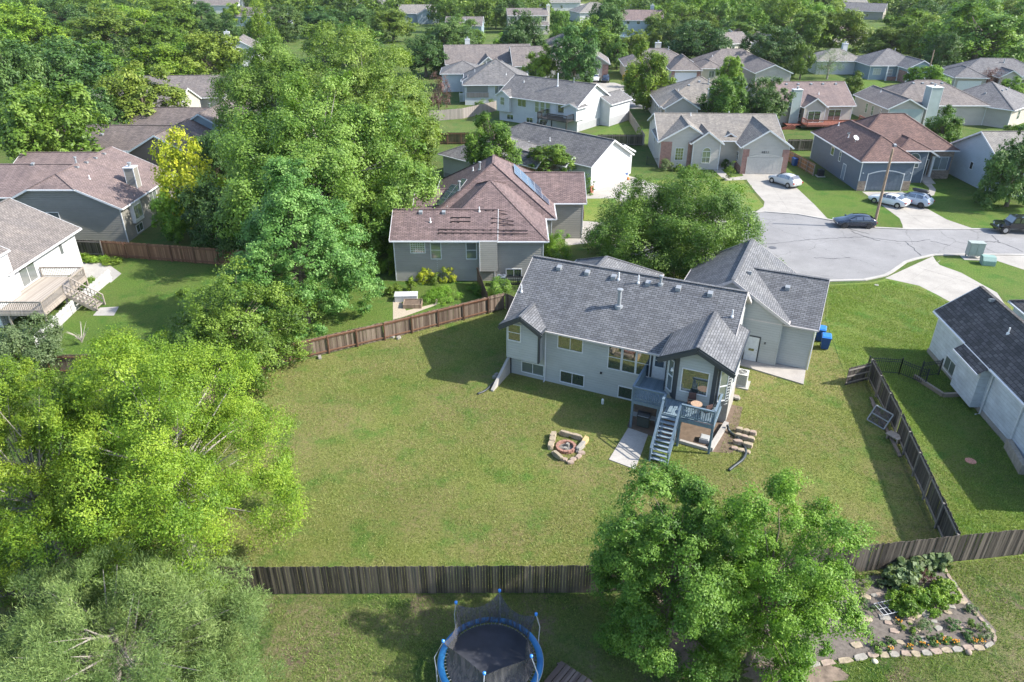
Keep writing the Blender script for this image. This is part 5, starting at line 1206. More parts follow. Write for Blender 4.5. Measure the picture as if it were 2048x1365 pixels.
# black off-roader
e = empty('off_road_car', (*at(2026,464),0), R(177), 'black square-bodied off-roader with big tyres at the right edge of the street', 'car')
m = MB(); m.box(-2.0,1.0,-.8,.8,.62,1.2); m.box(.9,2.05,-.62,.62,.62,1.12); m.box(1.95,2.1,-.66,.66,.6,1.08)
m.add([(-2.0,-.78,1.2),(.85,-.78,1.2),(.85,.78,1.2),(-2.0,.78,1.2),(-1.95,-.7,1.86),(.5,-.7,1.86),(.5,.7,1.86),(-1.95,.7,1.86)], [(4,5,6,7),(0,1,5,4),(1,2,6,5),(2,3,7,6),(3,0,4,7)])
m.box(2.1,2.3,-.8,.8,.5,.72); m.box(-2.15,-2.0,-.8,.8,.5,.72)
for x in (1.45,-1.4):
    for s_ in (-1,1): m.add([(x-.62,s_*.62,.95),(x-.4,s_*.62,1.08),(x+.4,s_*.62,1.08),(x+.62,s_*.62,.9),(x-.62,s_*.98,.93),(x-.4,s_*.98,1.06),(x+.4,s_*.98,1.06),(x+.62,s_*.98,.88)], [(0,1,5,4),(1,2,6,5),(2,3,7,6),(4,5,6,7)])
m.build('body', BLKPT, e)
for x in (1.45,-1.4):
    for s_ in (-1,1):
        y = s_*.83; m = MB(); m.tube([(x,y-.14,.46),(x,y-.12,.46),(x,y+.12,.46),(x,y+.14,.46)], [.4,.46,.46,.4], 20); w_ = m.build('wheel', TYRE, e)
        m = MB(); m.tube([(x,y+s_*.13,.46),(x,y+s_*.15,.46)], .25, 14); m.build('rim', RIM, w_)
g = MB(); g.add([(.86,-.7,1.25),(.86,.7,1.25),(.55,.64,1.8),(.55,-.64,1.8)], [(0,1,2,3)]); g.build('windscreen', CARGL, e)
for s_ in (-1,1):
    for a, b in ((.1,.68),(-.75,0),(-1.85,-.85)):
        g = MB(); g.add([(a,s_*.79,1.27),(b,s_*.79,1.27),(b-.12,s_*.725,1.76),(a,s_*.725,1.76)], [(0,1,2,3)]); g.build('side_window', CARGL, e)
    m = MB(); m.tube([(2.08,s_*.45,.9),(2.13,s_*.45,.9)], .11, 12); m.build('headlamp', LAMPW, e)

def bin_(loc, rz, col, lid, label, open_=False, s=1.0, logo=False):
    e = empty('wheelie_bin', loc, rz, label, 'bin')
    m = MB(); a, b, c, d_ = .24*s, .28*s, .31*s, .36*s
    m.add([(-a,-b,.08),(a,-b,.08),(a,b,.08),(-a,b,.08),(-c,-d_,1.0*s),(c,-d_,1.0*s),(c,d_,1.0*s),(-c,d_,1.0*s)], [(0,3,2,1),(0,1,5,4),(1,2,6,5),(2,3,7,6),(3,0,4,7),(4,5,6,7)])
    m.box(-c-.02,c+.02,-d_-.02,d_+.02,.95*s,1.0*s); m.build('tub', col, e)
    m = MB()
    if open_: m.beam((0,d_,1.0*s),(0,d_+.3,1.25*s),c*2,.05)
    else: m.add([(-c-.03,-d_-.04,1.01*s),(c+.03,-d_-.04,1.01*s),(c+.03,d_+.03,1.03*s),(-c-.03,d_+.03,1.03*s),(-c+.05,-d_+.08,1.09*s),(c-.05,-d_+.08,1.09*s),(c-.05,d_,1.1*s),(-c+.05,d_,1.1*s)], [(4,5,6,7),(0,1,5,4),(1,2,6,5),(2,3,7,6),(3,0,4,7)])
    m.build('lid', lid, e)
    for x in (-.27*s, .27*s): m = MB(); m.tube([(x-.02,b,.12),(x+.02,b,.12)], .12, 12); m.build('wheel', RUBBER, e)
    if logo:
        m = MB(); 
        for k in range(3):
            t = k*2*math.pi/3; p = (math.cos(t)*.07, -.335, .66+math.sin(t)*.07); q = (math.cos(t+1.5)*.07, -.335, .66+math.sin(t+1.5)*.07); m.beam(p, q, .02, .035)
        m.build('recycling_mark', WHITE, e)
BINB = plain('bin_blue', (.01,.06,.22), .45); BINL = plain('bin_blue_lid', (.02,.16,.5), .4); BINT = plain('bin_tan', (.35,.24,.13), .6)
bin_(at(1648,697), A0+.1, BINB, BINL, 'nearest dark blue recycling bin by the garage corner of the middle house', logo=True, s=1.1); bin_(at(1638,681), A0, BINB, BINL, 'blue bin behind another at the garage corner of the middle house', s=1.1)
bin_(at(1238,361), .7, BINT, BINL, 'tan bin with bright blue lid at the white garage'); bin_(at(1248,360), .7, BINB, BINB, 'dark blue bin beside the tan bin at the white garage')
bin_(at(1190,243), .5, BINT, BINL, 'tan bin with blue lid between the tall white walls', s=1.3); bin_(at(1588,332), .2, BINB, BINB, 'blue bin behind the short brown fence', s=1.1)
m = MB(); m.tube([(0,0,0),(0,0,.15),(0,0,.35),(0,0,.42)], [.15,.26,.2,.05], 12); thing_mesh('pumpkin_planter', m, plain('orange_pot', (.6,.22,.06), .6), 'small orange pot beside the blue bin at the white garage', 'pot', o=at(1256,360), smooth=True)
m = MB(); m.box(-.3,.3,-.1,.1,0,.9); m.box(-.35,.35,-.2,.0,.3,.4); thing_mesh('garden_chair', m, plain('brick_chair', (.35,.13,.08), .7), 'reddish wooden chair beside the tan bin at the white garage', 'chair', o=at(1229,364), rz=.8)
m = MB(); m.box(-.3,.3,-.1,.1,0,.9); m.box(-.35,.35,-.2,.0,.3,.4); thing_mesh('garden_chair', m, plain('brick_chair', (.35,.13,.08), .7), 'reddish wooden chair at the near corner of the white garage', 'chair', o=at(1183,386), rz=.8)

# utility boxes and poles
GRNB = plain('cabinet_green', (.33,.37,.34), .5); GRNB2 = plain('transformer_green', (.24,.36,.32), .5)
c = at(1945,516); e = empty('utility_cabinet', (*c,0), R(-8), 'tall grey-green utility cabinet on legs by the kerb', 'cabinet')
m = MB(); m.box(-.7,.7,-.4,.4,.35,1.65); m.box(-.74,.74,-.44,.44,1.65,1.72); m.build('case', GRNB, e); m = MB(); m.box(-.66,-.03,-.43,-.4,.45,1.55); m.box(.03,.66,-.43,-.4,.45,1.55); m.build('door', GRNB, e)
m = MB(); [m.box(x-.05,x+.05,y-.05,y+.05,0,.35) for x in (-.6,.6) for y in (-.3,.3)]; m.build('leg_frame', GALV, e); m = MB(); m.box(-1.1,1.1,-.8,.8,0,.05); m.build('pad', CONC, e)
c = at(1974,529); e = empty('transformer_box', (*c,0), R(-15), 'low green transformer box on the grass right of the tall cabinet', 'transformer')
m = MB(); m.add([(-.6,-.5,0),(.6,-.5,0),(.6,.5,0),(-.6,.5,0),(-.6,-.5,.5),(.6,-.5,.5),(.6,.5,.85),(-.6,.5,.85),(-.6,-.2,.85),(.6,-.2,.85)], [(0,1,5,4),(4,5,9,8),(8,9,6,7),(1,2,6,9,5),(2,3,7,6),(3,0,4,8,7)]); m.build('case', GRNB2, e)
m = MB(); m.box(-.52,-.03,-.52,-.5,.06,.44); m.box(.03,.52,-.52,-.5,.06,.44); m.build('door', GRNB2, e)
POLEW = plain('pole_wood', (.28,.20,.14), .85, 0, .3, 3)
def pole(loc, h, label, arm=True, lamp=False, r=.17, mat=None):
    e = empty('utility_pole', loc, 0, label, 'pole'); m = MB(); m.tube([(0,0,0),(0,0,h)], [r, r*.7], 12); m.build('shaft', mat or POLEW, e)
    if arm: m = MB(); m.beam((-1.0,0,h-.7),(1.0,0,h-.7),.1,.12); [m.tube([(x,0,h-.65),(x,0,h-.45)],.05,6) for x in (-.9,-.3,.3,.9)]; m.build('crossarm', POLEW, e)
    if lamp: m = MB(); m.tube([(0,0,h-.4),(1.2,0,h+.1),(2.4,0,h+.2)], .05, 6); m.box(2.3,2.9,-.12,.12,h+.1,h+.25); m.build('lamp_arm', GALV, e)
    return e
pole((*at(1747,456),0), 9.0, 'tall bare wooden pole rising beside the black hatchback', arm=False)
pole((*at(190,168),0), 9, 'pale street light pole standing in the upper left wood', arm=False, lamp=True, mat=POLEW)
pole((*at(1848,180),0), 8.5, 'wooden pole standing right of the steel blue house', arm=False)
WIRE = plain('wire', (.55,.57,.58), .5)
for x, y, i in ((120,430,0),(300,425,1)): pole((x, y, 0), 15, ('far' if i == 0 else 'farther right') + ' power pole above the upper right wood', lamp=False)
m = MB()
for z, dy in ((14.6,0),(13.9,.6)):
    for a, b in (((-60,438),(120,430)),((120,430),(300,425)),((300,425),(480,420))):
        m.tube([(a[0]+(b[0]-a[0])*t/8, a[1]+(b[1]-a[1])*t/8+dy, z - 2.2*(1-(2*t/8-1)**2)) for t in range(9)], .05, 4)
thing_mesh('power_line', m, WIRE, 'pair of pale power lines sagging across the upper right wood', 'power line')

# ------------------------------------------------------------------ DECK FURNITURE, GRILL
IRON = plain('wrought_iron', (.05,.035,.03), .5); WOODT = plain('wood_top', (.42,.29,.20), .5, 0, .3, 12)
def patio_chair(loc, rz, label):
    e = empty('patio_chair', loc, rz, label, 'chair'); m = MB(); m.box(-.24,.24,-.24,.24,.42,.46); m.build('seat', IRON, e)
    m = MB(); m.box(-.24,.24,.22,.26,.5,1.0); m.build('backrest', plain('chair_cloth', (.09,.05,.045), .8), e)
    for x in (-.22,.22):
        for y in (-.22,.22): m = MB(); m.tube([(x,y,0),(x,y,.43 if y < 0 else 1.0)], .018, 6); m.build('leg', IRON, e)
    m = MB(); [m.tube([(x,-.22,.44),(x,-.22,.65),(x,.22,.68)], .018, 6) for x in (-.25,.25)]; m.build('armrest', IRON, e)
z = 2.245
patio_chair((*hl(13.85,-2.6),z), A0+.15, 'brown iron patio chair against the bay window'); patio_chair((*hl(14.9,-3.2),z), A0-2.3, 'brown iron patio chair by the front railing')
e = empty('bistro_table', (*hl(14.25,-3.1),z), A0, 'small round wooden-topped bistro table on the deck', 'table')
m = MB(); m.tube([(0,0,.7),(0,0,.73)], .36, 24); m.build('tabletop', WOODT, e); m = MB(); [m.tube([(.26*math.cos(t),.26*math.sin(t),0),(0,0,.4),(.2*math.cos(t+3.1),.2*math.sin(t+3.1),.7)], .014, 6) for t in (.5,2.6,4.7)]; m.build('leg_frame', IRON, e)
e = empty('gas_grill', (*hl(10.95,-2.7),.0), A0, 'covered-hood black gas grill under the deck stairs', 'grill')
m = MB(); m.box(-.4,.4,-.25,.25,.12,.8); m.build('cabinet', plain('grill_green', (.045,.055,.05), .5), e); m = MB(); m.box(-.8,-.4,-.24,.24,.82,.86); m.box(.4,.8,-.24,.24,.82,.86); m.build('side_shelf', plain('grill_shelf', (.25,.26,.26), .5), e)
m = MB(); m.tube([(-.42,0,.92),(.42,0,.92)], .27, 16); m.build('hood', BLACK, e, smooth=False); m = MB(); m.tube([(-.36,-.3,.98),(.36,-.3,.98)], .025, 8); m.build('handle', GALV, e)
m = MB(); m.box(-.3,.3,-.3,.3,0,.3); m.box(-.25,.25,-.25,.25,.3,.35); thing_mesh('storage_crate', m, plain('crate_grey', (.35,.36,.36), .7), 'grey lidded crate in the shade under the bay', 'crate', o=hl(15.0,-2.6), rz=A0)
m = MB(); m.tube([(0,0,0),(0,0,.1),(0,0,.45),(0,0,.5)], [.16,.18,.24,.24], 14); thing_mesh('plant_pot', m, plain('pot_blue', (.10,.14,.2), .5), 'dark blue plant pot beside the grill', 'pot', o=hl(11.8,-2.2))

# ------------------------------------------------------------------ STONES
SANDS = plain('sandstone', (.33,.27,.19), .9, 0, .35, 5); SANDP = plain('sandstone_pink', (.32,.245,.195), .9, 0, .3, 6); SANDG = plain('sandstone_grey', (.29,.27,.235), .9, 0, .3, 6); REDB = plain('fire_brick', (.30,.16,.12), .9, 0, .35, 8)
def stone(loc, sx, sy, sz, rz, mat, label, group, name='stone_slab', seed=0, cat='stone'):
    rr = random.Random(seed); m = MB(); n = 8; ring = []
    for k in range(n):
        t = 2*math.pi*(k + rr.uniform(-.25,.25))/n; c_, s_ = math.cos(t), math.sin(t); p = 5.0
        q = (abs(c_)**p + abs(s_)**p)**(-1/p) * rr.uniform(.78,1.06); ring.append((c_*q*sx/2, s_*q*sy/2))
    vs = [(x*.97, y*.97, 0) for x, y in ring] + [(x, y, sz*.55) for x, y in ring] + [(x*.9, y*.9, sz*rr.uniform(.92,1.06)) for x, y in ring]
    fs = [tuple(range(n))[::-1], tuple(range(2*n,3*n))] + [(j*n+k, j*n+(k+1)%n, (j+1)*n+(k+1)%n, (j+1)*n+k) for j in (0,1) for k in range(n)]
    m.add(vs, fs); return thing_mesh(name, m, mat, label, cat, group, o=loc, rz=rz)
# fire pit: brick ring and five dry-laid bench walls
fc = at(1132,897)
e = empty('fire_ring', (*fc,0), 0, 'round red-brown brick fire ring with ash and pale rocks inside', 'fire pit')
for z0 in (.0,.11):
    for k in range(13):
        t = 2*math.pi*(k + (.5 if z0 else 0))/13; m = MB(); M_ = Matrix.Translation((math.cos(t)*.56, math.sin(t)*.56, z0)) @ Matrix.Rotation(t, 4, 'Z'); m.M = M_; m.box(-.09,.09,-.125,.125,0,.105); m.build('brick', REDB, e)
m = MB(); m.tube([(0,0,0),(0,0,.03)], .5, 16); m.build('ash_bed', plain('ash', (.16,.15,.14), .95, 0, .4, 12), e)
for i, (dx, dy) in enumerate(((-.05,-.2),(.12,.22))): stone((fc[0]+dx, fc[1]+dy, .03), .26, .24, .2, i, SANDG, 'pale rock lying in the fire ring', 'rocks in the fire ring', 'rock', 40+i, 'rock')
k = 0
def bench(a, b, mat, label, grp, wd=.42, lay=2):
    global k
    A = Vector(at(*a)); B = Vector(at(*b)); d_ = B - A; L = d_.length; rz = math.atan2(d_.y, d_.x)
    for j in range(lay):
        n = max(1, round(L/.75)); 
        for i in range(n):
            k += 1; p = A + d_*((i + .5 + (.15 if j else 0)*(1 if i == 0 else -.5))/n)
            stone((p.x, p.y, .17*j), L/n*.98, wd, .17, rz + random.uniform(-.06,.06), mat, label, grp, seed=k)
bench((1108,868),(1100,902), SANDS, 'long sandstone slab in the left wall around the fire ring', 'slabs left of the fire ring')
bench((1115,868),(1168,882), SANDS, 'sandstone slab in the far wall around the fire ring', 'slabs behind the fire ring', .3)
bench((1102,906),(1124,922), SANDS, 'sandstone slab in the near-left wall around the fire ring', 'slabs near left of the fire ring', .26)
bench((1150,908),(1168,892), SANDG, 'greyish slab in the near-right wall around the fire ring', 'slabs near right of the fire ring', .34)
stone((*at(1170,885),0), .75, .34, .3, 1.1, plain('sandstone_yellow', (.52,.36,.17), .9, 0, .2, 6), 'yellow sandstone block closing the right side of the fire ring walls', None, seed=77)
for i, (x, y) in enumerate(((1157,915),(1146,921),(1163,908),(1141,927),(1127,921))): stone((*at(x,y),0), .5, .3, .16, .9 - i*.3, SANDP, 'small pinkish slab in the loose pile right of the fire ring', 'loose slabs at the fire ring', seed=60+i)
# stacked slabs on the grass
rows = [((1472,862),(1512,872),3),((1470,874),(1508,884),3),((1466,886),(1504,897),2),((1464,897),(1500,908),3)]
for j, (a, b, n) in enumerate(rows):
    for i in range(n):
        for l in range(2 if j in (0,1,2) else 1):
            t = (i+.5)/n; p = at(a[0]+(b[0]-a[0])*t, a[1]+(b[1]-a[1])*t)
            stone((p[0], p[1], .15*l), 1.15/n+.1, .36, .15, R(-20)+random.uniform(-.08,.08), SANDS if (i+j+l) % 3 else SANDP, 'sandstone slab in the low stack on the grass right of the deck', 'stacked slabs right of the deck', seed=100+j*9+i*3+l)
for i, (x, y, c_) in enumerate(((1467,795,SANDP),(1475,797,SANDP),(1472,800,SANDG))): stone((*at(x,y), .1*(i==2)), .55, .35, .14, .5+i, c_, 'pale slab in the small heap beside the bay', 'slabs beside the bay', seed=150+i)
for i, (x, y) in enumerate(((784,676),(797,678),(640,717),(990,757),(993,752))): stone((*at(x,y),0), .45, .3, .2, i, SANDG, ('pale stone at the foot of the capped brown fence' if i < 3 else 'tan stone beside the retaining wall top'), ('stones along the capped fence' if i < 3 else 'stones at the retaining wall'), 'rock', 170+i, 'rock')

# ------------------------------------------------------------------ TRAMPOLINE
tc = (-.93, 21.15); e = empty('trampoline', (*tc,0), 0, 'round blue-padded trampoline with sagging dark safety net', 'trampoline')
RT = 2.28; PADM, t_, b_ = newmat('pad_blue'); v = objc(t_)
b_.inputs['Roughness'].default_value = .45; t_.links.new(ramp(t_, noise(t_, 1.2, 3, .5, v), [(.35,(.015,.13,.34)),(.6,(.03,.22,.48)),(.7,(.07,.34,.58))]), b_.inputs['Base Color'])
m = MB(); n = 72
vs = []; 
for r_, z_ in ((RT-.27,.88),(RT-.25,.93),(RT-.02,.94),(RT+.02,.84)):
    for i in range(n): t = 2*math.pi*i/n; vs.append((r_*math.cos(t), r_*math.sin(t), z_ + .012*math.sin(t*12)))
m.add(vs, [(j*n+i, j*n+(i+1)%n, (j+1)*n+(i+1)%n, (j+1)*n+i) for j in range(3) for i in range(n)]); m.build('safety_pad', PADM, e, smooth=True)
m = MB(); m.tube([(0,0,.865),(0,0,.88)], RT-.37, 48); m.build('jumping_mat', plain('mat_black', (.035,.038,.05), .7, 0, .35, 1.2), e)
m = MB()
for i in range(72): t = 2*math.pi*i/72; m.tube([((RT-.42)*math.cos(t),(RT-.42)*math.sin(t),.87),((RT-.1)*math.cos(t),(RT-.1)*math.sin(t),.87)], .012, 4)
m.build('spring_ring', GALV, e)
m = MB(); m.tube([(RT*math.cos(2*math.pi*i/48), RT*math.sin(2*math.pi*i/48), .84) for i in range(49)], .035, 8); m.build('frame_ring', GALV, e)
ptops = [(-1.55,1.62),(.37,2.3),(1.98,.98),(-1.95,-.42),(1.72,-1.15),(-.18,-1.95)]
tops = []
for x, y in ptops:
    a = math.atan2(y, x); L = math.hypot(x, y); bx_, by_ = (RT+.08)*math.cos(a), (RT+.08)*math.sin(a)
    m = MB(); m.tube([(bx_,by_,.0),(bx_,by_,.9)], .03, 8); m.tube([(bx_,by_,.9),(bx_*1.02,by_*1.02,1.7),(x,y,2.55)], .022, 8); p_ = m.build('net_pole', plain('pole_sleeve', (.50,.52,.55), .5), e)
    m = MB(); m.tube([(x,y,2.5),(x,y,2.55),(x,y,2.64),(x,y,2.67)], [.04,.07,.07,.03], 10); m.build('pole_cap', plain('cap_blue', (.05,.25,.7), .35), p_)
    m = MB(); m.tube([(bx_*.9,by_*.9,.8),(bx_*.96,by_*.96,0)], .025, 8); m.build('leg', GALV, e)
order = sorted(range(6), key=lambda i: math.atan2(ptops[i][1], ptops[i][0]))
m = MB(); nu, nv = 16, 9
for s_ in range(6):
    A = ptops[order[s_]]; B = ptops[order[(s_+1) % 6]]; aa = math.atan2(A[1],A[0]); ab = math.atan2(B[1],B[0]); 
    if ab < aa: ab += 2*math.pi
    vs = []
    for i in range(nu+1):
        t = i/nu; top = Vector((A[0]+(B[0]-A[0])*t, A[1]+(B[1]-A[1])*t, 2.5 - .28*(4*t*(1-t))**.8)); top.xy *= (1 - .12*4*t*(1-t))
        an = aa + (ab-aa)*t; bot = Vector(((RT-.36)*math.cos(an),(RT-.36)*math.sin(an),.95))
        for j in range(nv+1):
            w_ = j/nv; p = top.lerp(bot, w_); p.xy *= 1 - .12*math.sin(math.pi*w_) + .02*math.sin(i*2.2)*math.sin(math.pi*w_); vs.append(p)
    m.add(vs, [(i*(nv+1)+j, (i+1)*(nv+1)+j, (i+1)*(nv+1)+j+1, i*(nv+1)+j+1) for i in range(nu) for j in range(nv)])
m.build('safety_net', netmat('net_dark', (.06,.06,.065), .8), e, smooth=True)
m = MB()
for i in range(6): m.box(1.0+.28*i-1.4, 1.24+.28*i-1.4, -.9, .9, .12, .18)
m.box(-.5,1.3,-.8,-.7,0,.12); m.box(-.5,1.3,.7,.8,0,.12)
thing_mesh('wooden_steps', m, planks('step_wood', (.10,.07,.06), (.22,.17,.14)), 'brown wooden step platform at the right foot of the trampoline', 'steps', o=(1.95,20.7), rz=R(-38))

# ------------------------------------------------------------------ VEGETATION
def leaf_mesh(name, P, A, B, tint, mat):
    """diamond leaves: centres P, half axes A (long) and B (wide), one tint each"""
    n = len(P); V = np.empty((n, 4, 3), np.float32); V[:,0] = P - A; V[:,1] = P + B + A*.15; V[:,2] = P + A; V[:,3] = P - B + A*.15
    me = bpy.data.meshes.new(name); me.vertices.add(n*4); me.vertices.foreach_set('co', V.ravel())
    me.loops.add(n*4); me.loops.foreach_set('vertex_index', np.arange(n*4, dtype=np.int32))
    me.polygons.add(n); me.polygons.foreach_set('loop_start', np.arange(0, n*4, 4, dtype=np.int32)); me.polygons.foreach_set('loop_total', np.full(n, 4, np.int32))
    at_ = me.attributes.new('tint', 'FLOAT', 'FACE'); at_.data.foreach_set('value', tint.astype(np.float32))
    me.materials.append(mat); me.update(calc_edges=True); return me
def unit(a): return a / np.maximum(np.linalg.norm(a, axis=-1, keepdims=True), 1e-6)
def crown_np(seed, R_, A_, nc, nt, nl, leaf, cr=.3, shape='round', low=-.45, asp=.6, spread=.17, flat=.8, droop=.15, core=.35, needle=False, lobes=0):
    rg = np.random.default_rng(seed)
    d = unit(rg.normal(size=(nc*4, 3))); d = d[d[:,2] > low][:nc]; nc = len(d)
    f = (core + (1-core)*rg.random(nc)**.55) * (1 - .75*cr)
    lump = 1 + .16*np.sin(3*np.arctan2(d[:,1], d[:,0]) + seed) + .12*np.sin(5*d[:,2] + 2*d[:,0]*seed)
    c = d * (f*lump)[:,None] * np.array([R_, R_, A_])
    if lobes:
        i = np.arange(lobes) + .5; zz = 1 - (1 - low*.9)*i/lobes; ph = i*2.39996 + rg.uniform(-.4,.4,lobes) + seed
        ld = np.stack([np.sqrt(np.maximum(0, 1-zz**2))*np.cos(ph), np.sqrt(np.maximum(0, 1-zz**2))*np.sin(ph), zz], 1)
        lc = ld * rg.uniform(.5,.74,(lobes,1)); lr = rg.uniform(.24,.42,lobes)
        k = rg.integers(0, lobes, nc); cd = unit(rg.normal(size=(nc,3)) + ld[k]*.9 + np.array([0,0,.25]))
        c = lc[k] + cd*lr[k][:,None]*rg.uniform(.55,1,(nc,1)); inner = rg.random(nc) < .30; c[inner] = d[inner]*(.3 + .35*rg.random((inner.sum(), 1)))
        c *= np.array([R_, R_, A_])*(1.05 - .35*cr)
    if shape == 'cone': t = (c[:,2]/A_ + 1)/2; c[:,:2] *= (1.22 - .95*t)[:,None]
    if shape == 'oval': t = (c[:,2]/A_ + 1)/2; c[:,:2] *= (1.08 - .5*t**2)[:,None]
    rc = cr * R_ * rg.uniform(.6, 1.25, nc)
    td = unit(rg.normal(size=(nc, nt, 3)) + unit(c)[:,None,:]*.7 + np.array([0,0,.35]))
    tp = c[:,None,:] + td * rc[:,None,None] * np.array([1,1,flat]) * rg.uniform(.55, 1.08, (nc, nt, 1))
    sp = (rc*spread)[:,None,None,None]
    lp = tp[:,:,None,:] + rg.normal(size=(nc, nt, nl, 3)) * sp * np.array([1,1,.75])
    td4 = np.broadcast_to(td[:,:,None,:], lp.shape)
    nrm = unit(td4*1.0 + np.array([0,0,.5]) + rg.normal(size=lp.shape)*.42)
    a = unit(np.cross(nrm, rg.normal(size=lp.shape))); a = unit(a - np.array([0,0,droop]))
    if needle: a = unit(td4*.9 + rg.normal(size=lp.shape)*.6)
    b = unit(np.cross(nrm, a)); s = leaf * rg.uniform(.65, 1.3, lp.shape[:3])[..., None]
    tint = rg.uniform(0,.42,(nc,1,1)) + rg.uniform(0,.32,(nc,nt,1)) + rg.uniform(0,.3,lp.shape[:3])
    lp = lp.reshape(-1,3); q0 = np.percentile(lp, 1.2, axis=0); q1 = np.percentile(lp, 98.8, axis=0)
    ext = np.array([R_, R_, A_]); mid_ = (q0+q1)/2; sc_ = 2*ext*.97/(q1-q0); lp = (lp - mid_)*sc_; c = (c - mid_)*sc_; lp = np.clip(lp, -ext*1.22, ext*1.22)
    return c, lp, (a*s*.5).reshape(-1,3), (b*s*.5*asp).reshape(-1,3), tint.ravel(), rc
def limbs(mb, base, c, r0, seed, z0, frac=1.0):
    rr = random.Random(seed); base = Vector(base)
    for i, p in enumerate(c):
        if rr.random() > frac: continue
        p = Vector(p); s = Vector((0, 0, z0 + (p.z - z0)*rr.uniform(.05,.6) if p.z > z0*1.15 else z0*rr.uniform(.85,1.5)))
        mid = s.lerp(p, .5) + Vector((rr.uniform(-1,1), rr.uniform(-1,1), rr.uniform(-.2,1)))*.06*(p - s).length
        r = r0 * rr.uniform(.18,.4); mb.tube([s, mid, p], [r, r*.6, r*.18], 5, cap=False)
C = lambda *a: a
LEAF = {
 'lime': leafmat('leaf_lime', (.06,.13,.010), (.14,.235,.018), (.27,.36,.035), .24, .004),
 'green': leafmat('leaf_green', (.035,.085,.012), (.095,.185,.022), (.20,.31,.05), .22, .02),
 'fresh': leafmat('leaf_fresh', (.06,.13,.012), (.13,.235,.02), (.24,.36,.045), .24, .02),
 'dark': leafmat('leaf_dark', (.028,.07,.018), (.062,.13,.03), (.13,.215,.058), .22, .02),
 'olive': leafmat('leaf_olive', (.065,.115,.015), (.125,.20,.027), (.215,.295,.055), .24, .02),
 'gold': leafmat('leaf_gold', (.13,.20,.012), (.30,.36,.025), (.54,.53,.05), .3),
 'pine': leafmat('pine_needle', (.045,.095,.025), (.115,.195,.052), (.24,.33,.11), .15),
 'grey': leafmat('leaf_grey_green', (.07,.12,.045), (.13,.19,.08), (.21,.28,.13), .3),
 'maple': leafmat('leaf_maple', (.04,.10,.02), (.095,.20,.042), (.21,.34,.095), .2, .01),
 'copper': leafmat('leaf_copper', (.05,.02,.02), (.11,.05,.045), (.18,.10,.09), .2),
 'cotton': leafmat('leaf_cottonwood', (.05,.11,.016), (.115,.21,.03), (.23,.34,.075), .24),
 'yellow': leafmat('leaf_yellow', (.35,.25,.01), (.6,.42,.03), (.75,.58,.08), .3),
}
def solve(cx, cy, w_, h_, clear=.12):
    """crown radius, half height and centre height that fill the sighted bounds, standing on the ground"""
    hc = 5.0
    for _ in range(30):
        x, y = at(cx, cy, hc); dist = math.hypot(y, CAMH - hc); dep = y*math.cos(PITCH) + (CAMH-hc)*math.sin(PITCH)
        r = w_*dep/(2*FPX); hh = h_*dep/(2*FPX); el = math.atan2(CAMH-hc, y); s_, c_ = math.sin(el), math.cos(el)
        a2 = (hh*hh - (r*s_)**2) / (c_*c_); a = math.sqrt(max(a2, (.45*r)**2)); a = min(a, 1.5*r if w_ > 30 else 1.3*r)
        hc = hc*.5 + .5*(a*(1 + clear) + .4)
    return x, y, hc, r, a
def tree_obj(label, group, x, y, crown_me, trunk_me, csc, tsc, hc, rz, cat='tree', name='tree', lean=0):
    e = empty(name, (x, y, 0), rz, label, cat, group)
    t = bpy.data.objects.new('trunk', trunk_me); COL.objects.link(t); t.parent = e; t.scale = tsc
    c = bpy.data.objects.new('crown', crown_me); COL.objects.link(c); c.parent = e; c.location = (0, 0, hc); c.scale = csc
    return e
def big_tree(px, label, mat, seed, nc, nt, nl, leaf, bark=BARK, clear=.12, name='tree', tr=.035, **k):
    x, y, hc, r, a = solve(*px, clear=clear)
    c, P, A, B, T, rc = crown_np(seed, r*.97, a*.97, nc, nt, nl, leaf, **k)
    me = leaf_mesh('crown', P, A, B, T, LEAF[mat])
    m = MB(); r0 = tr * r + .08
    m.tube([(0,0,0),(.1*r0,0,hc*.35),(0,.2*r0,hc*.9),(0,0,hc+a*.35)], [r0*1.25, r0*.85, r0*.6, r0*.25], 8)
    limbs(m, (0,0,0), [(p[0]*.92, p[1]*.92, p[2]*.92+hc) for p in c], r0*.8, seed, hc*.55, .3)
    t = m.build('trunk', bark); tm = t.data; bpy.data.objects.remove(t)
    return tree_obj(label, None, x, y, me, tm, (1,1,1), (1,1,1), hc, 0, name=name)
# shared crowns: unit radius, unit half height
VAR = {}
def variant(key, mat, seed, nc, nt, nl, leaf, bark=BARK, **k):
    c, P, A, B, T, rc = crown_np(seed, .97, .97, nc, nt, nl, leaf, **k)
    me = leaf_mesh('crown', P, A, B, T, LEAF[mat]); m = MB()
    m.tube([(0,0,0),(0,0,.5),(0,0,1.2)], [.075,.05,.02], 7)
    limbs(m, (0,0,0), [(p[0], p[1], 1 + p[2]*.7) for p in c], .06, seed, .6, .6)
    t = m.build('trunk', bark); tm = t.data; bpy.data.objects.remove(t)
    VAR.setdefault(key, []).append((me, tm))
for i in range(3):
    for mat in ('green', 'fresh', 'dark', 'olive'):
        variant(mat, mat, 11 + i*7 + len(mat), 95, 14, 17, .07, cr=.23, shape=('round','oval','round')[i], low=-.9, lobes=18, spread=.2)
    for mat in ('green', 'dark', 'olive', 'fresh', 'grey'):
        variant('far_' + mat, mat, 31 + i*5 + len(mat), 70, 10, 11, .09, cr=.27, low=-.75, lobes=13, spread=.2, shape=('round','round','oval')[i])
variant('gold', 'gold', 5, 50, 16, 14, .075, cr=.26, shape='oval', low=-.7); variant('copper', 'copper', 6, 40, 12, 10, .07, cr=.3, shape='oval')
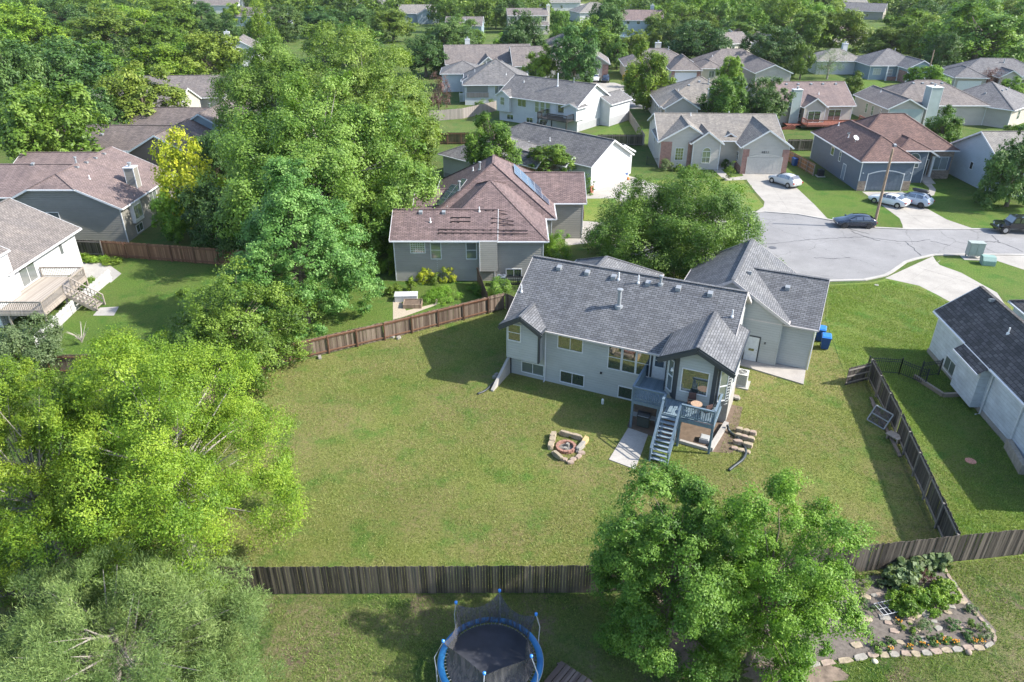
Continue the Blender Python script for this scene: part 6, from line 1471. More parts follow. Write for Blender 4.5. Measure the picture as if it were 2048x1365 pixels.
variant('copper', 'copper', 16, 40, 12, 10, .07, cr=.3); variant('grey', 'grey', 8, 42, 16, 12, .05, cr=.3, droop=.6, asp=.3, bark=BARKG)
variant('lime', 'lime', 9, 50, 16, 14, .07, cr=.28); variant('yellow', 'yellow', 10, 26, 10, 10, .12, cr=.34)
TREES = []
_rt = random.Random(5)
def tree(px, key, label, group=None, name='tree', cat='tree', clear=.12, idx=None):
    x, y, hc, r, a = solve(*px, clear=clear); r *= 1.08; a *= 1.06; lst = VAR[key]; me, tm = lst[(_rt.randrange(len(lst)) if idx is None else idx)]
    TREES.append((x, y, r, px[0], px[1])); return tree_obj(label, group, x, y, me, tm, (r, r, a), (r, r, hc), hc, _rt.uniform(0, 6.28), name=name, cat=cat)

# near and middle-distance trees, each sized to its own crown
big_tree((330,915,490,500), 'big yellow-green broadleaf tree covering the left edge of the middle lawn', 'lime', 3, 330, 18, 40, .115, cr=.135, droop=.5, asp=.42, clear=.05, bark=BARKG, low=-.75, spread=.22, lobes=26)
big_tree((60,950,330,470), 'yellow-green tree cut by the left frame edge beside the biggest yellow-green one', 'lime', 4, 220, 18, 36, .115, cr=.17, lobes=16, low=-.8, droop=.5, asp=.42, clear=.05, bark=BARKG)
big_tree((270,735,250,170), 'small yellow-green crown rising at the back of the big yellow-green tree', 'lime', 8, 70, 20, 30, .14, cr=.2, lobes=10, low=-.7, droop=.5, asp=.42, bark=BARKG)
big_tree((235,1290,590,430), 'grey-green pine filling the lower left corner', 'pine', 5, 380, 24, 30, .17, cr=.10, needle=True, asp=.12, spread=.24, clear=.05, bark=BARKG, low=-.6, lobes=34, name='pine_tree', flat=.9)
big_tree((40,690,150,120), 'pale green bush-like tree at the left edge below the weathered deck', 'grey', 6, 40, 18, 22, .16, cr=.28)
big_tree((478,640,255,215), 'dense round mid-green tree left of the capped brown fence', 'green', 7, 110, 22, 24, .16, cr=.19, lobes=20, low=-.75, clear=.02)
big_tree((590,488,300,320), 'tall pointed bluish-green maple behind the fence line', 'maple', 12, 230, 18, 26, .18, cr=.13, lobes=30, shape='cone', low=-.8, clear=.03)
big_tree((650,330,410,300), 'front and lowest crown of the huge cottonwood group', 'cotton', 13, 270, 18, 34, .25, cr=.14, spread=.2, lobes=30, low=-.85, clear=.1, bark=BARKG)
big_tree((560,205,250,225), 'left rear crown of the huge cottonwood group', 'cotton', 14, 180, 18, 32, .26, cr=.16, spread=.2, lobes=20, low=-.8, clear=.15, bark=BARKG)
big_tree((712,205,310,245), 'right rear crown of the huge cottonwood group', 'cotton', 15, 220, 18, 32, .26, cr=.15, spread=.2, lobes=26, low=-.8, clear=.15, bark=BARKG)
big_tree((800,310,150,220), 'narrow right flank tree of the huge cottonwood group above the solar house', 'cotton', 16, 80, 22, 22, .24, cr=.2, lobes=16, low=-.85, clear=.1)
big_tree((1352,452,330,205), 'broad dark pear tree behind the slate roof beside the turning circle', 'green', 17, 300, 20, 30, .16, cr=.14, spread=.2, low=-.7, clear=.12, core=.25)
big_tree((1345,1145,300,430), 'left half of the leafy green pair in front of the dark foreground fence', 'green', 18, 230, 28, 24, .10, cr=.17, clear=.02, low=-.85, spread=.15, lobes=18, flat=.7, tr=.02)
big_tree((1535,1160,300,400), 'right half of the leafy green pair beside the stone-edged garden', 'fresh', 19, 210, 28, 24, .095, cr=.18, clear=.02, low=-.9, spread=.16, lobes=16, flat=.7, tr=.02)
T = tree
T((382,365,128,205), 'gold', 'golden yellow tree in front of the grey-taupe house', idx=0, clear=.02)
T((345,430,70,90), 'fresh', 'bright green lower flank of the golden tree'); T((425,330,80,160), 'dark', 'dark tree between the golden tree and the maple')
T((440,440,110,130), 'dark', 'shaded dark tree under the left side of the cottonwood group'); T((740,440,120,130), 'green', 'mid-green tree left of the solar roof corner')
T((988,288,105,108), 'green', 'round green tree in front of the white garage house', idx=1, clear=.75); T((1105,320,84,56), 'green', 'low spreading tree before the white garage entry', clear=.9)
T((1447,205,90,92), 'green', 'round green tree behind the beige house, left of a similar one', idx=0); T((1529,205,84,86), 'dark', 'round green tree behind the beige house, right of a similar one', idx=0)
T((1300,150,92,112), 'fresh', 'bright green street tree with a yellow lower branch', idx=1); T((1262,155,32,28), 'yellow', 'yellow-leaved branchy shrub left of the bright green street tree', name='shrub', cat='shrub')
T((1080,130,66,66), 'fresh', 'bright green tree left of the darkest street tree', idx=1); T((1150,112,88,100), 'dark', 'darkest street tree in front of the garage with two cars')
T((1885,262,80,84), 'green', 'egg-shaped green tree between the mauve-roofed and pale blue houses', idx=1); T((2036,342,112,150), 'dark', 'big dark round tree in front of the pale blue house at the right edge', clear=-.12)
T((1984,158,42,40), 'copper', 'copper-leaved small tree before the tan house with dark hips'); T((876,182,46,62), 'copper', 'reddish-brown small tree left of the screened porch', idx=1)
T((1855,160,72,50), 'fresh', 'low bushy tree right of the steel blue garage'); T((1705,173,46,52), 'green', 'small tree at the corner of the rose roof')
T((1660,125,58,52), 'grey', 'thin feathery willow before the white cottage'); T((1606,122,44,58), 'green', 'slim tree left of the feathery willow')
T((1460,142,48,50), 'fresh', 'pale green tree in front of the brown brick house'); T((1540,100,100,80), 'dark', 'wide dark tree behind the brown brick house')
T((1400,88,112,78), 'dark', 'largest dark round tree behind the cream house', idx=0); T((1342,78,56,56), 'dark', 'dark round tree left of the largest one behind the cream house')
T((1268,88,52,48), 'olive', 'yellowish tree behind the cream house, left one'); T((1310,88,44,40), 'olive', 'yellowish tree behind the cream house, right one')
T((1180,80,100,76), 'green', 'feathery tree behind the garage with two cars'); T((1235,105,50,50), 'green', 'green tree left of the cream house')
T((1215,40,72,90), 'dark', 'tall dark spire-like tree at upper centre'); T((1120,60,44,78), 'green', 'narrow tree beside the cream two-storey house'); T((1045,75,84,90), 'dark', 'dark tree in front of the cream two-storey house')
T((1010,90,46,40), 'fresh', 'small bright tree at the slate blue far house'); T((958,22,56,54), 'green', 'feathery far tree on the lawn by the slate blue house', clear=.5); T((900,78,84,72), 'dark', 'dark tree behind the long pale blue gable')
T((850,110,90,70), 'dark', 'dark tree at the right shoulder of the cottonwood group'); T((925,62,84,56), 'olive', 'olive tree above the long pale blue gable'); T((785,50,86,52), 'olive', 'olive tree behind the cottonwood group, right')
T((1320,60,60,60), 'green', 'tree right of the turret-gabled house'); T((1395,52,84,44), 'olive', 'olive tree above the dark round trees'); T((1478,70,76,44), 'green', 'green tree over the pale blue house in the gap')
T((2018,175,50,40), 'fresh', 'bright bush-like tree at the right edge behind the tan house'); T((2030,275,44,46), 'fresh', 'loose green tree at the right edge above the pale blue house')
T((1960,75,180,120), 'green', 'tallest loose-crowned tree above the tan house with dark hips', clear=.05); T((1880,108,60,74), 'dark', 'dark upright tree right of the wooden pole')
T((1800,60,96,70), 'fresh', 'bright tree above the steel blue house'); T((1690,62,92,70), 'olive', 'olive tree above the white cottage'); T((1780,85,90,50), 'olive', 'yellow-topped tree right above the steel blue house')
T((1615,62,90,70), 'green', 'green tree left above the white cottage')
# left wood
T((92,272,200,185), 'olive', 'large olive-green tree above the clipped-gable house', idx=0, clear=.05); T((285,205,150,130), 'olive', 'yellow-olive tree left of the brown gabled house', idx=2)
T((195,238,110,110), 'dark', 'dark blue-green tree between the two olive ones'); T((20,170,120,170), 'dark', 'dark tree at the left frame edge, upper'); T((110,150,170,130), 'dark', 'wide dark tree top left of centre in the left wood')
T((235,150,120,70), 'green', 'mid tree over the yellow-olive one'); T((330,135,120,80), 'fresh', 'bright tree in the upper left wood'); T((415,120,120,95), 'olive', 'dusty green tree in front of the white gabled house')
T((45,65,130,90), 'fresh', 'tall light tree in the top left corner'); T((125,35,90,66), 'dark', 'dark tree in the top left row'); T((215,62,130,76), 'olive', 'yellowish tree left of the far blue gables')
T((110,85,80,50), 'green', 'green tree under the top left row'); T((310,72,90,60), 'green', 'green tree in the top left middle'); T((235,12,56,24), 'dark', 'dark tree on the top edge left')
T((325,22,60,40), 'fresh', 'light tree on the top edge left of centre'); T((360,48,80,60), 'green', 'green tree left of the white gabled house'); T((435,60,64,56), 'dark', 'dark tree right above the white gabled house')
T((515,50,64,90), 'lime', 'lime-green tree above the cottonwood group'); T((570,45,66,60), 'dark', 'dark green tree right of the lime-green one'); T((640,42,80,50), 'dark', 'wide dark green tree above the cottonwood group')
T((720,40,64,50), 'dark', 'darkest tree of the upper middle row'); T((470,28,50,36), 'fresh', 'light tree at the top edge by the grey roofed house'); T((400,20,50,30), 'dark', 'dark rounded tree at the top edge')
T((155,190,90,60), 'dark', 'dark tree under the street light pole'); T((280,140,60,40), 'dark', 'dark tree behind the yellow-olive one'); T((40,225,60,40), 'dark', 'dark sliver of tree behind the large olive-green tree')

# filler: the rest of the wood, nearest ones as trees of their own, the far mass as one
CLEAR = [(880,90,1065,225,205),(1085,95,1220,175,190),(1225,95,1425,175,206),(1385,100,1560,185,205),(1620,90,1730,165,225),(1730,100,1860,175,215),(1880,120,2048,200,205),(430,78,505,140,235),
         (1015,15,1110,70,318),(1080,55,1155,105,235),(1430,50,1500,110,262),(1570,80,1622,110,260),(1205,12,1250,45,340),(1250,38,1330,68,285),(895,20,945,65,300),(820,38,870,62,270),(380,0,500,34,425),(1115,2,1212,46,640),
         (1720,14,1760,28,400)]
def blocked(x, y, r, hc, a):
    def pj(X, Y, Z):
        zz = Z - CAMH; dd = Y*math.cos(PITCH) - zz*math.sin(PITCH); up = -Y*math.sin(PITCH) - zz*math.cos(PITCH); return 1024 + FPX*X/dd, 682.5 + FPX*up/dd
    for t in TREES:
        if t[1] > y:
            ax, ay = pj(x, y, hc + a*.9); bx, by = pj(x, y, hc - a); w2 = abs(pj(x + r, y, hc)[0] - ax)
            if abs(t[3] - ax) < w2*.95 and ay < t[4] < by: return True
    qx, qy = pj(x, y, hc + a)
    if 470 < qx < 860 and (qy < 34 and y < 330 or qy > 62): return True
    ax, ay = pj(x - r, y, hc - a); bx, by = pj(x + r, y, hc + a)
    for x0, y0, x1, y1, dm in CLEAR:
        if y < dm and bx > x0 and ax < x1 and ay > y0 and by < y1: return True
    return ax > 2150 or bx < -100
def in_house(x, y, mg):
    for hx, hy, an, rects in HOUSES:
        dx, dy = x - hx, y - hy
        if dx*dx + dy*dy > 2500: continue
        u = dx*math.cos(an) + dy*math.sin(an); v = -dx*math.sin(an) + dy*math.cos(an)
        if any(u0 - mg < u < u1 + mg and v0 - mg < v < v1 + mg for u0, u1, v0, v1 in rects): return True
    return False
rf = random.Random(21); n_ind = 0; NEARGRP = []
far = []; y = 118.0
while y < 900:
    sp = 7.6 + y*.009; half = y*.77 + 12; x = -half
    while x < half:
        px_ = x + rf.uniform(-.4,.4)*sp; py_ = y + rf.uniform(-.4,.4)*sp; r = rf.uniform(4.0, 6.8); a = r*rf.uniform(.75,1.05); hc = a*1.05 + .4
        x += sp*1.12
        left = px_ < -.37*py_; right = px_ > 30 and py_ > 193
        if py_ < 205 and not (left or right): continue
        if in_house(px_, py_, r*.45): continue
        if any((px_-t[0])**2 + (py_-t[1])**2 < (.62*(r+t[2]))**2 for t in TREES): continue
        if blocked(px_, py_, r, hc, a): continue
        if py_ > 250 and rf.random() < .06: continue
        far.append((px_, py_, r, a, hc))
    y += sp*.95
KEYS = ['far_green','far_dark','far_olive','far_fresh','far_green','far_dark','far_green']
ZN = {'l': ('broadleaf tree of the mixed wood in the upper left', 'trees of the upper left wood'), 'm': ('broadleaf tree among the far houses at top centre', 'trees among the far houses'), 'r': ('broadleaf tree of the dense wood at the upper right', 'trees of the upper right wood')}
CN = {'far_green': 'mid-green', 'far_dark': 'dark green', 'far_olive': 'yellowish green', 'far_fresh': 'bright green', 'far_grey': 'grey-green'}
visible = sorted(far, key=lambda q: q[1]); IND = 195
for i, (x, y, r, a, hc) in enumerate(visible[:IND]):
    kk = '' ; zn = 'l' if x < -.12*y else ('m' if x < .2*y else 'r'); kk = KEYS[rf.randrange(len(KEYS))] if zn != 'r' else ('far_fresh','far_olive','far_green','far_fresh','far_green','far_olive','far_dark')[rf.randrange(7)]; me, tm = VAR[kk][rf.randrange(3)]
    tree_obj(CN[kk] + ' ' + ZN[zn][0], CN[kk] + ' ' + ZN[zn][1], x, y, me, tm, (r, r, a), (r, r, hc), hc, rf.uniform(0, 6.28))
Ps, As, Bs, Ts = [], [], [], []; protos = [crown_np(70+i, .97, .97, 26, 7, 6, .19, cr=.34, low=-.25, lobes=8)[1:5] for i in range(5)]
for i, (x, y, r, a, hc) in enumerate(visible[IND:]):
    P, A, B, T_ = protos[i % 5]; th = rf.uniform(0, 6.28); Rm = np.array([[math.cos(th), math.sin(th), 0], [-math.sin(th), math.cos(th), 0], [0,0,1]]); sc = np.array([r, r, a])
    k = 1 if y < 520 else 2
    Ps.append((P[::k] @ Rm)*sc + np.array([x, y, hc])); As.append((A[::k] @ Rm)*sc*(1 + .35*(k-1))); Bs.append((B[::k] @ Rm)*sc*(1 + .35*(k-1))); Ts.append(np.clip(T_[::k]*.55 + rf.uniform(-.08, .5), 0, 1))
me = leaf_mesh('far_wood', np.concatenate(Ps), np.concatenate(As), np.concatenate(Bs), np.concatenate(Ts), LEAF['green'])
o = bpy.data.objects.new('far_wood', me); COL.objects.link(o); o['kind'] = 'stuff'; o['label'] = 'far wood of countless small crowns fading to the top edge'; o['category'] = 'wood'
print('TREES explicit', len(TREES), 'filler', len(far), 'far leaves', len(me.polygons))

# ---- shrubs and beds
def shrub(px, w_, h_, mat, label, group=None, seed=1, n=(14,14,16), leaf=.1, name='shrub', cat='shrub', z=0, loc=None, stems=True, **k):
    x, y = loc or at(*px); e = empty(name, (x, y, z), seed, label, cat, group); r, a = w_/2, h_/2
    c, P, A, B, T_, rc = crown_np(seed, r, a, *n, leaf, cr=.36, low=-.6, **k); P = P + np.array([0,0,a*.95]); P[:,2] = np.maximum(P[:,2], .02)
    o = bpy.data.objects.new('foliage', leaf_mesh('foliage', P, A, B, T_, LEAF[mat])); COL.objects.link(o); o.parent = e
    if stems:
        m = MB(); limbs(m, (0,0,0), [(p[0]*.8, p[1]*.8, p[2]+a) for p in c[:8]], .03 + .02*r, seed, .01); m.build('stem', BARK, e)
    return e
shrub((1331,341), 1.9, 1.7, 'grey', 'pale round clipped shrub, leftmost of three at the beige house', seed=2, n=(20,16,16)); shrub((1356,343), 1.35, 1.1, 'lime', 'middle clipped yellow-green ball at the beige house', seed=3); shrub((1384,345), 1.6, 1.25, 'lime', 'rightmost clipped yellow-green ball at the beige house', seed=4)
shrub((1449,338), 1.3, 1.5, 'dark', 'dark shrub in front of the brick entry', seed=5); shrub((1456,362), 1.6, 2.8, 'fresh', 'young bright tree beside the beige house drive', seed=6, name='tree', cat='tree')
shrub((1115,515), 2.9, 3.0, 'fresh', 'big bright green shrub at the garage corner of the solar house', seed=7, n=(30,20,18)); shrub((1100,540), 2.2, 2.0, 'green', 'lower green shrub before the big bright one', seed=8, n=(20,18,16)); shrub((1170,392), 2.0, 3.2, 'green', 'narrow green shrub at the left of the white garage', seed=81)
shrub((851,562), 1.9, 1.7, 'gold', 'biggest golden shrub against the taupe wall', seed=9, n=(20,18,16)); shrub((873,566), 1.3, 1.1, 'olive', 'olive shrub between two golden ones', seed=10); shrub((897,562), 1.5, 1.5, 'gold', 'smaller golden shrub left of the dark grey air conditioner', seed=11)
shrub((777,545), 2.2, 2.8, 'lime', 'yellow-green shrub at the left corner of the taupe house', seed=12, n=(20,18,16)); shrub((935,548), 1.5, 2.4, 'green', 'rose bush with red blooms beside the dark grey air conditioner', seed=13)
m = MB(); rr = random.Random(3); bx_, by_ = at(937, 546)
for i in range(16): x, y, z = bx_ + rr.uniform(-.7,.7), by_ - .5 + rr.uniform(-.3,.3), rr.uniform(.8,2.2); m.tube([(x,y,z),(x,y,z+.12)], [.1,.03], 6)
thing_mesh('rose_bloom', m, plain('rose_red', (.55,.03,.07), .6), 'cluster of red roses on the bush by the dark grey air conditioner', 'flowers')
shrub((995,606), 2.3, 2.3, 'green', 'vine mound climbing over the dark fence corner', seed=14, n=(26,18,16)); shrub((880,598), 3.2, .9, 'fresh', 'bright low vegetable bed behind the capped fence', seed=15, n=(24,16,16), name='vegetable_bed', cat='plant bed', stems=False); shrub((955,585), 1.8, .9, 'green', 'green herb clump by the inner dark fence', seed=16)
shrub((822,582), .9, 1.3, 'fresh', 'light leafy plant left of the cold frame', seed=17); shrub((790,588), 1.6, .9, 'green', 'low plant at the left of the raised bed', seed=171)
for i, (x, y) in enumerate(((150,518),(175,521),(200,524),(225,527))): shrub((x,y), 1.9, .55, 'fresh', 'bright ground ivy clump under the reddish fence', 'ivy clumps under the reddish fence', seed=18+i, stems=False)
shrub((178,582), 1.5, 1.3, 'fresh', 'green shrub between the deck stair and picket fence', seed=23); shrub((985,210), 2.0, 1.3, 'green', 'green shrub behind the pale silvered fence', seed=24)
shrub((960,212), 2.2, 1.4, 'green', 'green shrub under the screened porch', seed=25); shrub((878,215), 1.5, 1.5, 'green', 'green shrub at the left end of the pale silvered fence', seed=26); shrub((1278,285), 1.6, 2.6, 'fresh', 'young pale tree at the end of the dark fence', seed=27, name='tree', cat='tree')
shrub((1195,500), 3.0, 2.0, 'dark', 'dark shrub left of the broad pear tree', seed=28, n=(24,18,16)); shrub((1635,247), 3, 1.3, 'green', 'plants under the long red deck', seed=29)
# bare twigs behind the yellow-green tree
for i, (x, y) in enumerate(((120,690),(165,690))):
    m = MB(); rr = random.Random(i+4)
    for k_ in range(22):
        a_ = rr.uniform(0,6.28); L_ = rr.uniform(.6,1.7); q = Vector((math.cos(a_)*L_*.6, math.sin(a_)*L_*.6, L_)); m.tube([(0,0,.2), q*.5 + Vector((0,.1,.25)), q], [.03,.018,.008], 5)
    thing_mesh('bare_shrub', m, plain('pale_bark', (.42,.38,.34), .8), ('left' if i == 0 else 'right') + ' bare pale-branched shrub behind the yellow-green tree', 'shrub', o=at(x, y))
# cold frame, raised beds
e = empty('cold_frame', (*at(813,600),0), .05, 'long box with white slatted lid in the kitchen garden', 'cold frame'); m = MB(); m.box(-1.0,1.0,-.5,.5,0,.55); m.build('box', plain('box_grey', (.45,.45,.46), .6), e)
m = MB(); [m.box(-1.05,1.05,-.52+.105*i,-.44+.105*i,.56,.6) for i in range(10)]; m.build('lid', WHITE, e)
e = empty('raised_bed', (*at(826,612),0), .02, 'timber raised bed with seedlings in front of the white-lidded box', 'raised bed'); m = MB()
for a, b in (((-.8,-.6),(.8,-.6)),((.8,-.6),(.8,.6)),((.8,.6),(-.8,.6)),((-.8,.6),(-.8,-.6))): m.beam((*a,.2),(*b,.2),.06,.4)
m.build('frame', planks('bed_wood', (.2,.14,.1), (.36,.28,.2)), e); m = MB(); m.box(-.77,.77,-.57,.57,0,.3); m.build('soil', plain('soil', (.14,.10,.07), .95, 0, .35, 3), e)
flat('gravel_path', [at(786,600),at(800,600),at(812,622),at(870,608),at(872,596),at(880,608),at(808,634),at(786,640)], .012, plain('gravel', (.40,.34,.26), .9, 0, .3, 9))

# ------------------------------------------------------------------ STONE-EDGED GARDEN
flat('garden_soil', [at(1690,1160),at(1760,1150),at(1880,1138),at(1905,1160),at(1992,1262),at(1990,1290),at(1960,1300),at(1720,1315),at(1600,1330),at(1480,1325),at(1560,1200)], .016, plain('garden_soil', (.135,.115,.098), .95, 0, .45, 5))
edge = [(1890,1140),(1898,1155),(1908,1168),(1920,1185),(1930,1200),(1940,1214),(1951,1228),(1962,1240),(1973,1252),(1984,1264),(1989,1278),(1978,1291),(1958,1297),(1936,1297),(1914,1300),(1893,1302),(1872,1304),(1852,1307),(1831,1309),(1811,1308),(1788,1310),(1768,1311),(1745,1311),(1720,1316),(1690,1322),(1655,1326),(1625,1330)]
for i, (x, y) in enumerate(edge):
    q = edge[min(i+1, len(edge)-1)]; p_ = edge[max(i-1, 0)]; a, b = at(*p_), at(*q); rz = math.atan2(b[1]-a[1], b[0]-a[0]); L = math.hypot(b[0]-a[0], b[1]-a[1]) / (2 if 0 < i < len(edge)-1 else 1)
    stone((*at(x,y),0), max(.3, L*1.02), .2 if i < 12 else .34, .07, rz, (SANDS, SANDP, SANDG)[i % 3], 'flat sandstone piece in the curved border of the garden bed', 'border stones of the garden bed', 'border_stone', 200+i)
for i, (x, y, sx) in enumerate(((1730,1194,.6),(1748,1192,.35),(1758,1190,.4),(1731,1240,.6),(1718,1254,.6),(1716,1270,.5),(1712,1292,.6),(1770,1236,.65),(1815,1236,.6),(1832,1232,.6),(1853,1228,.75),(1872,1226,.45),(1895,1226,.4),(1900,1214,.45),(1908,1206,.3),(1922,1204,.6),(1898,1192,.35),(1788,1263,.5),(1833,1262,.5),(1876,1258,.45),(1924,1253,.55),(1800,1286,.4),(1846,1281,.55),(1889,1277,.4),(1820,1246,.35),(1868,1244,.35),(1776,1247,.4),(1780,1294,.35),(1700,1188,.6))):
    stone((*at(x,y),.01), sx, sx*.62, .06, (i*.7) % .9 - .4, (SANDS, SANDG, SANDP)[i % 3], 'small flat paving stone laid among the garden plants', 'stepping stones in the garden bed', 'paving_stone', 300+i)
for i, (x, y) in enumerate(((1785,1150),(1798,1140),(1815,1137),(1830,1130),(1845,1124),(1862,1122),(1878,1120),(1790,1163),(1812,1162))):
    shrub((x,y+8), 1.1, .8, 'grey', 'broad-leaved squash plant along the dark fence end of the garden', 'squash plants along the fence', seed=300+i, n=(12,6,6), leaf=.26, stems=False, asp=.9, name='squash_plant', cat='plant')
for i, (x, y, s_) in enumerate(((1798,1216,1.3),(1812,1226,1.2),(1832,1202,1.3),(1850,1212,1.3),(1870,1208,1.2),(1890,1196,1.1),(1815,1198,1.0),(1880,1185,1.0))):
    shrub((x,y), s_, .85, 'fresh', 'bushy light green vegetable plant in the middle of the garden bed', 'bushy plants in the garden bed', seed=320+i, n=(18,14,12), leaf=.1, stems=False, name='vegetable_plant', cat='plant')
for i, (x, y, s_) in enumerate(((1848,1152,.9),(1832,1166,.7),(1735,1215,.9),(1710,1180,1.0),(1850,1258,.8),(1905,1256,.7),(1955,1258,.8),(1965,1272,.7),(1935,1276,.6),(1815,1262,.6),(1830,1284,.6),(1735,1266,.7),(1890,1282,.5),(1940,1222,.6),(1860,1286,.5),(1755,1300,.6),(1872,1280,.5),(1778,1286,.5),(1725,1163,.8),(1760,1172,.5))):
    shrub((x,y), s_, s_*.6, ('green','grey','dark')[i % 3], 'small single green plant on the bare garden soil', 'small plants in the garden bed', seed=340+i, n=(9,9,8), leaf=.07, stems=False, name='garden_plant', cat='plant')
shrub((1850,1160), .8, .6, 'copper', 'reddish feathery plant beside the squash plants', seed=380, n=(10,10,10), leaf=.06, stems=False, name='garden_plant', cat='plant')
MARI = plain('marigold', (.6,.25,.01), .6)
for i, (x, y) in enumerate(((1779,1302),(1817,1297),(1846,1293),(1869,1290),(1888,1285),(1905,1286),(1912,1288),(1948,1284),(1962,1285),(1795,1246))):
    e = empty('marigold', (*at(x,y),0), i, 'orange marigold clump along the front border of the garden bed', 'flower', 'marigolds in the garden bed')
    c_, P, A, B, T_, rc = crown_np(400+i, .16, .1, 6, 6, 5, .06, cr=.4); P = P + np.array([0,0,.1]); o = bpy.data.objects.new('foliage', leaf_mesh('foliage', P, A, B, T_, LEAF['dark'])); COL.objects.link(o); o.parent = e
    m = MB(); rr = random.Random(i)
    for k_ in range(7): x_, y_ = rr.uniform(-.15,.15), rr.uniform(-.12,.12); m.tube([(x_,y_,.17),(x_,y_,.2),(x_,y_,.22)], [.015,.035,.02], 7)
    m.build('bloom', MARI, e)
e = empty('wire_tray', (*at(1775,1222),0), .25, 'pale wire frame lying between the bushy plants and the stepping stones', 'wire frame'); m = MB()
for i in range(6): m.beam((-.55+.22*i,-.35,.25),(-.55+.22*i,.35,.25),.018,.018)
for y_ in (-.35,0,.35): m.beam((-.55,y_,.25),(.55,y_,.25),.02,.02)
for x_ in (-.55,.55):
    for y_ in (-.35,.35): m.beam((x_,y_,0),(x_,y_,.26),.02,.02)
m.build('frame', plain('wire_grey', (.6,.6,.6), .5), e)
m = MB(); m.tube([(0,0,0),(0,0,.06),(0,0,.16),(0,0,.2)], [.08,.14,.13,.05], 10); thing_mesh('round_stone', m, SANDP, 'round pinkish boulder just outside the curved garden border', 'rock', o=at(1936,1308), smooth=True)
m = MB(); m.tube([(0,0,0),(0,0,.05),(0,0,.1)], [.12,.15,.05], 10); thing_mesh('round_stone', m, plain('pale_stone', (.6,.55,.4), .8), 'pale yellowish stone at the near left end of the garden border', 'rock', o=at(1749,1324), smooth=True)

# ------------------------------------------------------------------ GRASS BLADES on the near lawns
def pip(x, y, poly):
    ins = np.zeros(len(x), bool); n = len(poly)
    for i in range(n):
        x0, y0 = poly[i]; x1, y1 = poly[(i+1) % n]
        c_ = ((y0 > y) != (y1 > y)) & (x < (x1-x0)*(y-y0)/((y1-y0) if y1 != y0 else 1e-9) + x0); ins ^= c_
    return ins
def grass(name, poly, n, h_, wd, lo, mid, hi, seed, holes=(), label=''):
    rg = np.random.default_rng(seed); xs = [p[0] for p in poly]; ys = [p[1] for p in poly]
    x = rg.uniform(min(xs), max(xs), n); y = rg.uniform(min(ys), max(ys), n); k = pip(x, y, poly)
    for hh in holes: k &= ~pip(x, y, hh)
    f = np.sin(x*.9+seed) * np.cos(y*1.1) + np.sin(x*.31 - y*.43)*1.2 + .7*np.sin(2.3*x + 1.9*y) ; k &= rg.random(n) < np.clip(.62 + .2*f, .2, 1)
    x, y, f = x[k], y[k], f[k]; n = len(x); az = rg.uniform(0, 2*np.pi, n); hgt = h_*rg.uniform(.5, 1.5, n)
    lean = rg.normal(size=(n,2))*.6*hgt[:,None]; V = np.zeros((n,3,3), np.float32); dx, dy = np.cos(az)*wd*.5, np.sin(az)*wd*.5
    V[:,0,0] = x-dx; V[:,0,1] = y-dy; V[:,1,0] = x+dx; V[:,1,1] = y+dy; V[:,0,2] = V[:,1,2] = .003; V[:,2,0] = x+lean[:,0]; V[:,2,1] = y+lean[:,1]; V[:,2,2] = hgt
    me = bpy.data.meshes.new(name); me.vertices.add(n*3); me.vertices.foreach_set('co', V.ravel()); me.loops.add(n*3); me.loops.foreach_set('vertex_index', np.arange(n*3, dtype=np.int32))
    me.polygons.add(n); me.polygons.foreach_set('loop_start', np.arange(0, n*3, 3, dtype=np.int32)); me.polygons.foreach_set('loop_total', np.full(n, 3, np.int32))
    a_ = me.attributes.new('tint', 'FLOAT', 'FACE'); a_.data.foreach_set('value', np.clip(rg.random(n)*.9 + .08*f, 0, 1).astype(np.float32))
    me.materials.append(leafmat(name + '_mat', lo, mid, hi, .25, .0)); me.update(calc_edges=True)
    o = bpy.data.objects.new(name, me); COL.objects.link(o); o['kind'] = 'stuff'; o['label'] = label; o['category'] = 'grass'
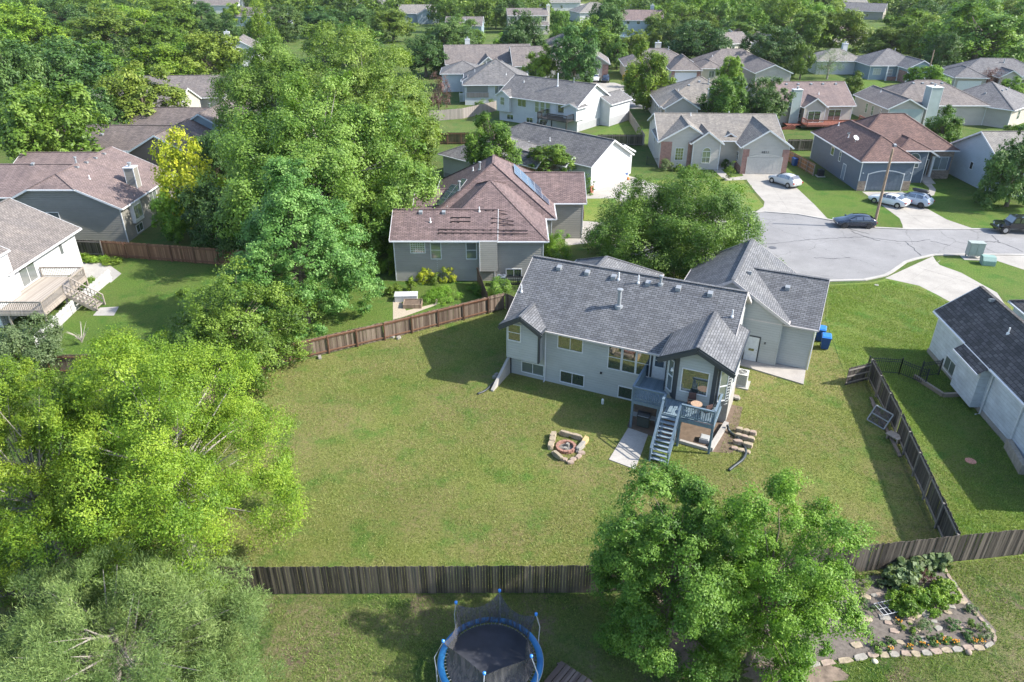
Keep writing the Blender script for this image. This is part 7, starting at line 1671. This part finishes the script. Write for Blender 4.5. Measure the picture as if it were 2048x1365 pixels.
house_rect = [hl(-.3,-.3),hl(9.8,-.3),hl(9.8,-3.4),hl(16.1,-3.8),hl(16.2,9.6),hl(20.3,7.2),hl(20.4,17.6),hl(9.5,18.5),hl(9,9.8),hl(-.2,9.8)]
slab_rect = [hl(10.1,-3.0),hl(11.6,-3.0),hl(11.85,-7.4),hl(10,-7.2)]
grass('grass', [(-21,25.8),(4.4,25.9),(17.3,27.15),(22.6,27.7),(23.8,32.6),(25.1,39),(26.2,45.9),(24.8,45.4),(27.1,56),(30,63.2),(21,65.5),(10,65),(3,61),(-.8,57.8),(-20.3,46.3)], 520000, .075, .035, (.075,.11,.022), (.17,.215,.05), (.32,.34,.125), 1, (house_rect, slab_rect), 'mown lawn grass of the middle yard')
grass('grass', [(23.1,27.9),(32,29),(31.6,37.4),(35,51),at(1903,610),at(1874,594),at(1838,576),at(1780,562),(34.6,63.6),(30.1,63.0),(27.2,56),(24.9,45.5),(26.6,46),(25.6,39),(24.2,32.6)], 330000, .075, .035, (.07,.12,.02), (.155,.235,.04), (.28,.36,.10), 2, (), 'mown lawn grass beside the white wall')
gs = [at(1690,1160),at(1880,1138),at(1992,1262),at(1990,1295),at(1720,1318),at(1500,1325),at(1560,1200)]
grass('grass', [(-18,15),(24,15),(27,28.2),(17.3,26.9),(4.4,25.6),(-18,25.4)], 260000, .09, .03, (.06,.105,.022), (.135,.205,.042), (.25,.31,.09), 3, (gs, *BARE), 'patchy grass of the foreground garden')

# ------------------------------------------------------------------ HAZE over the far wood
def haze():
    m, t, b = newmat('haze_air'); t.nodes.remove(b); v = t.nodes.new('ShaderNodeVolumePrincipled'); v.inputs['Color'].default_value = (.80,.88,.95,1); v.inputs['Density'].default_value = HAZE; v.inputs['Anisotropy'].default_value = .2
    t.links.new(v.outputs[0], t.nodes['Material Output'].inputs['Volume'])
    mb = MB(); mb.box(-1000, 1000, -40, 1900, -1, 34); o = mb.build('haze', m); o['kind'] = 'stuff'; o['label'] = 'thin summer haze over the suburb'; o['category'] = 'haze'
HAZE = 0.00006
if HAZE: haze()
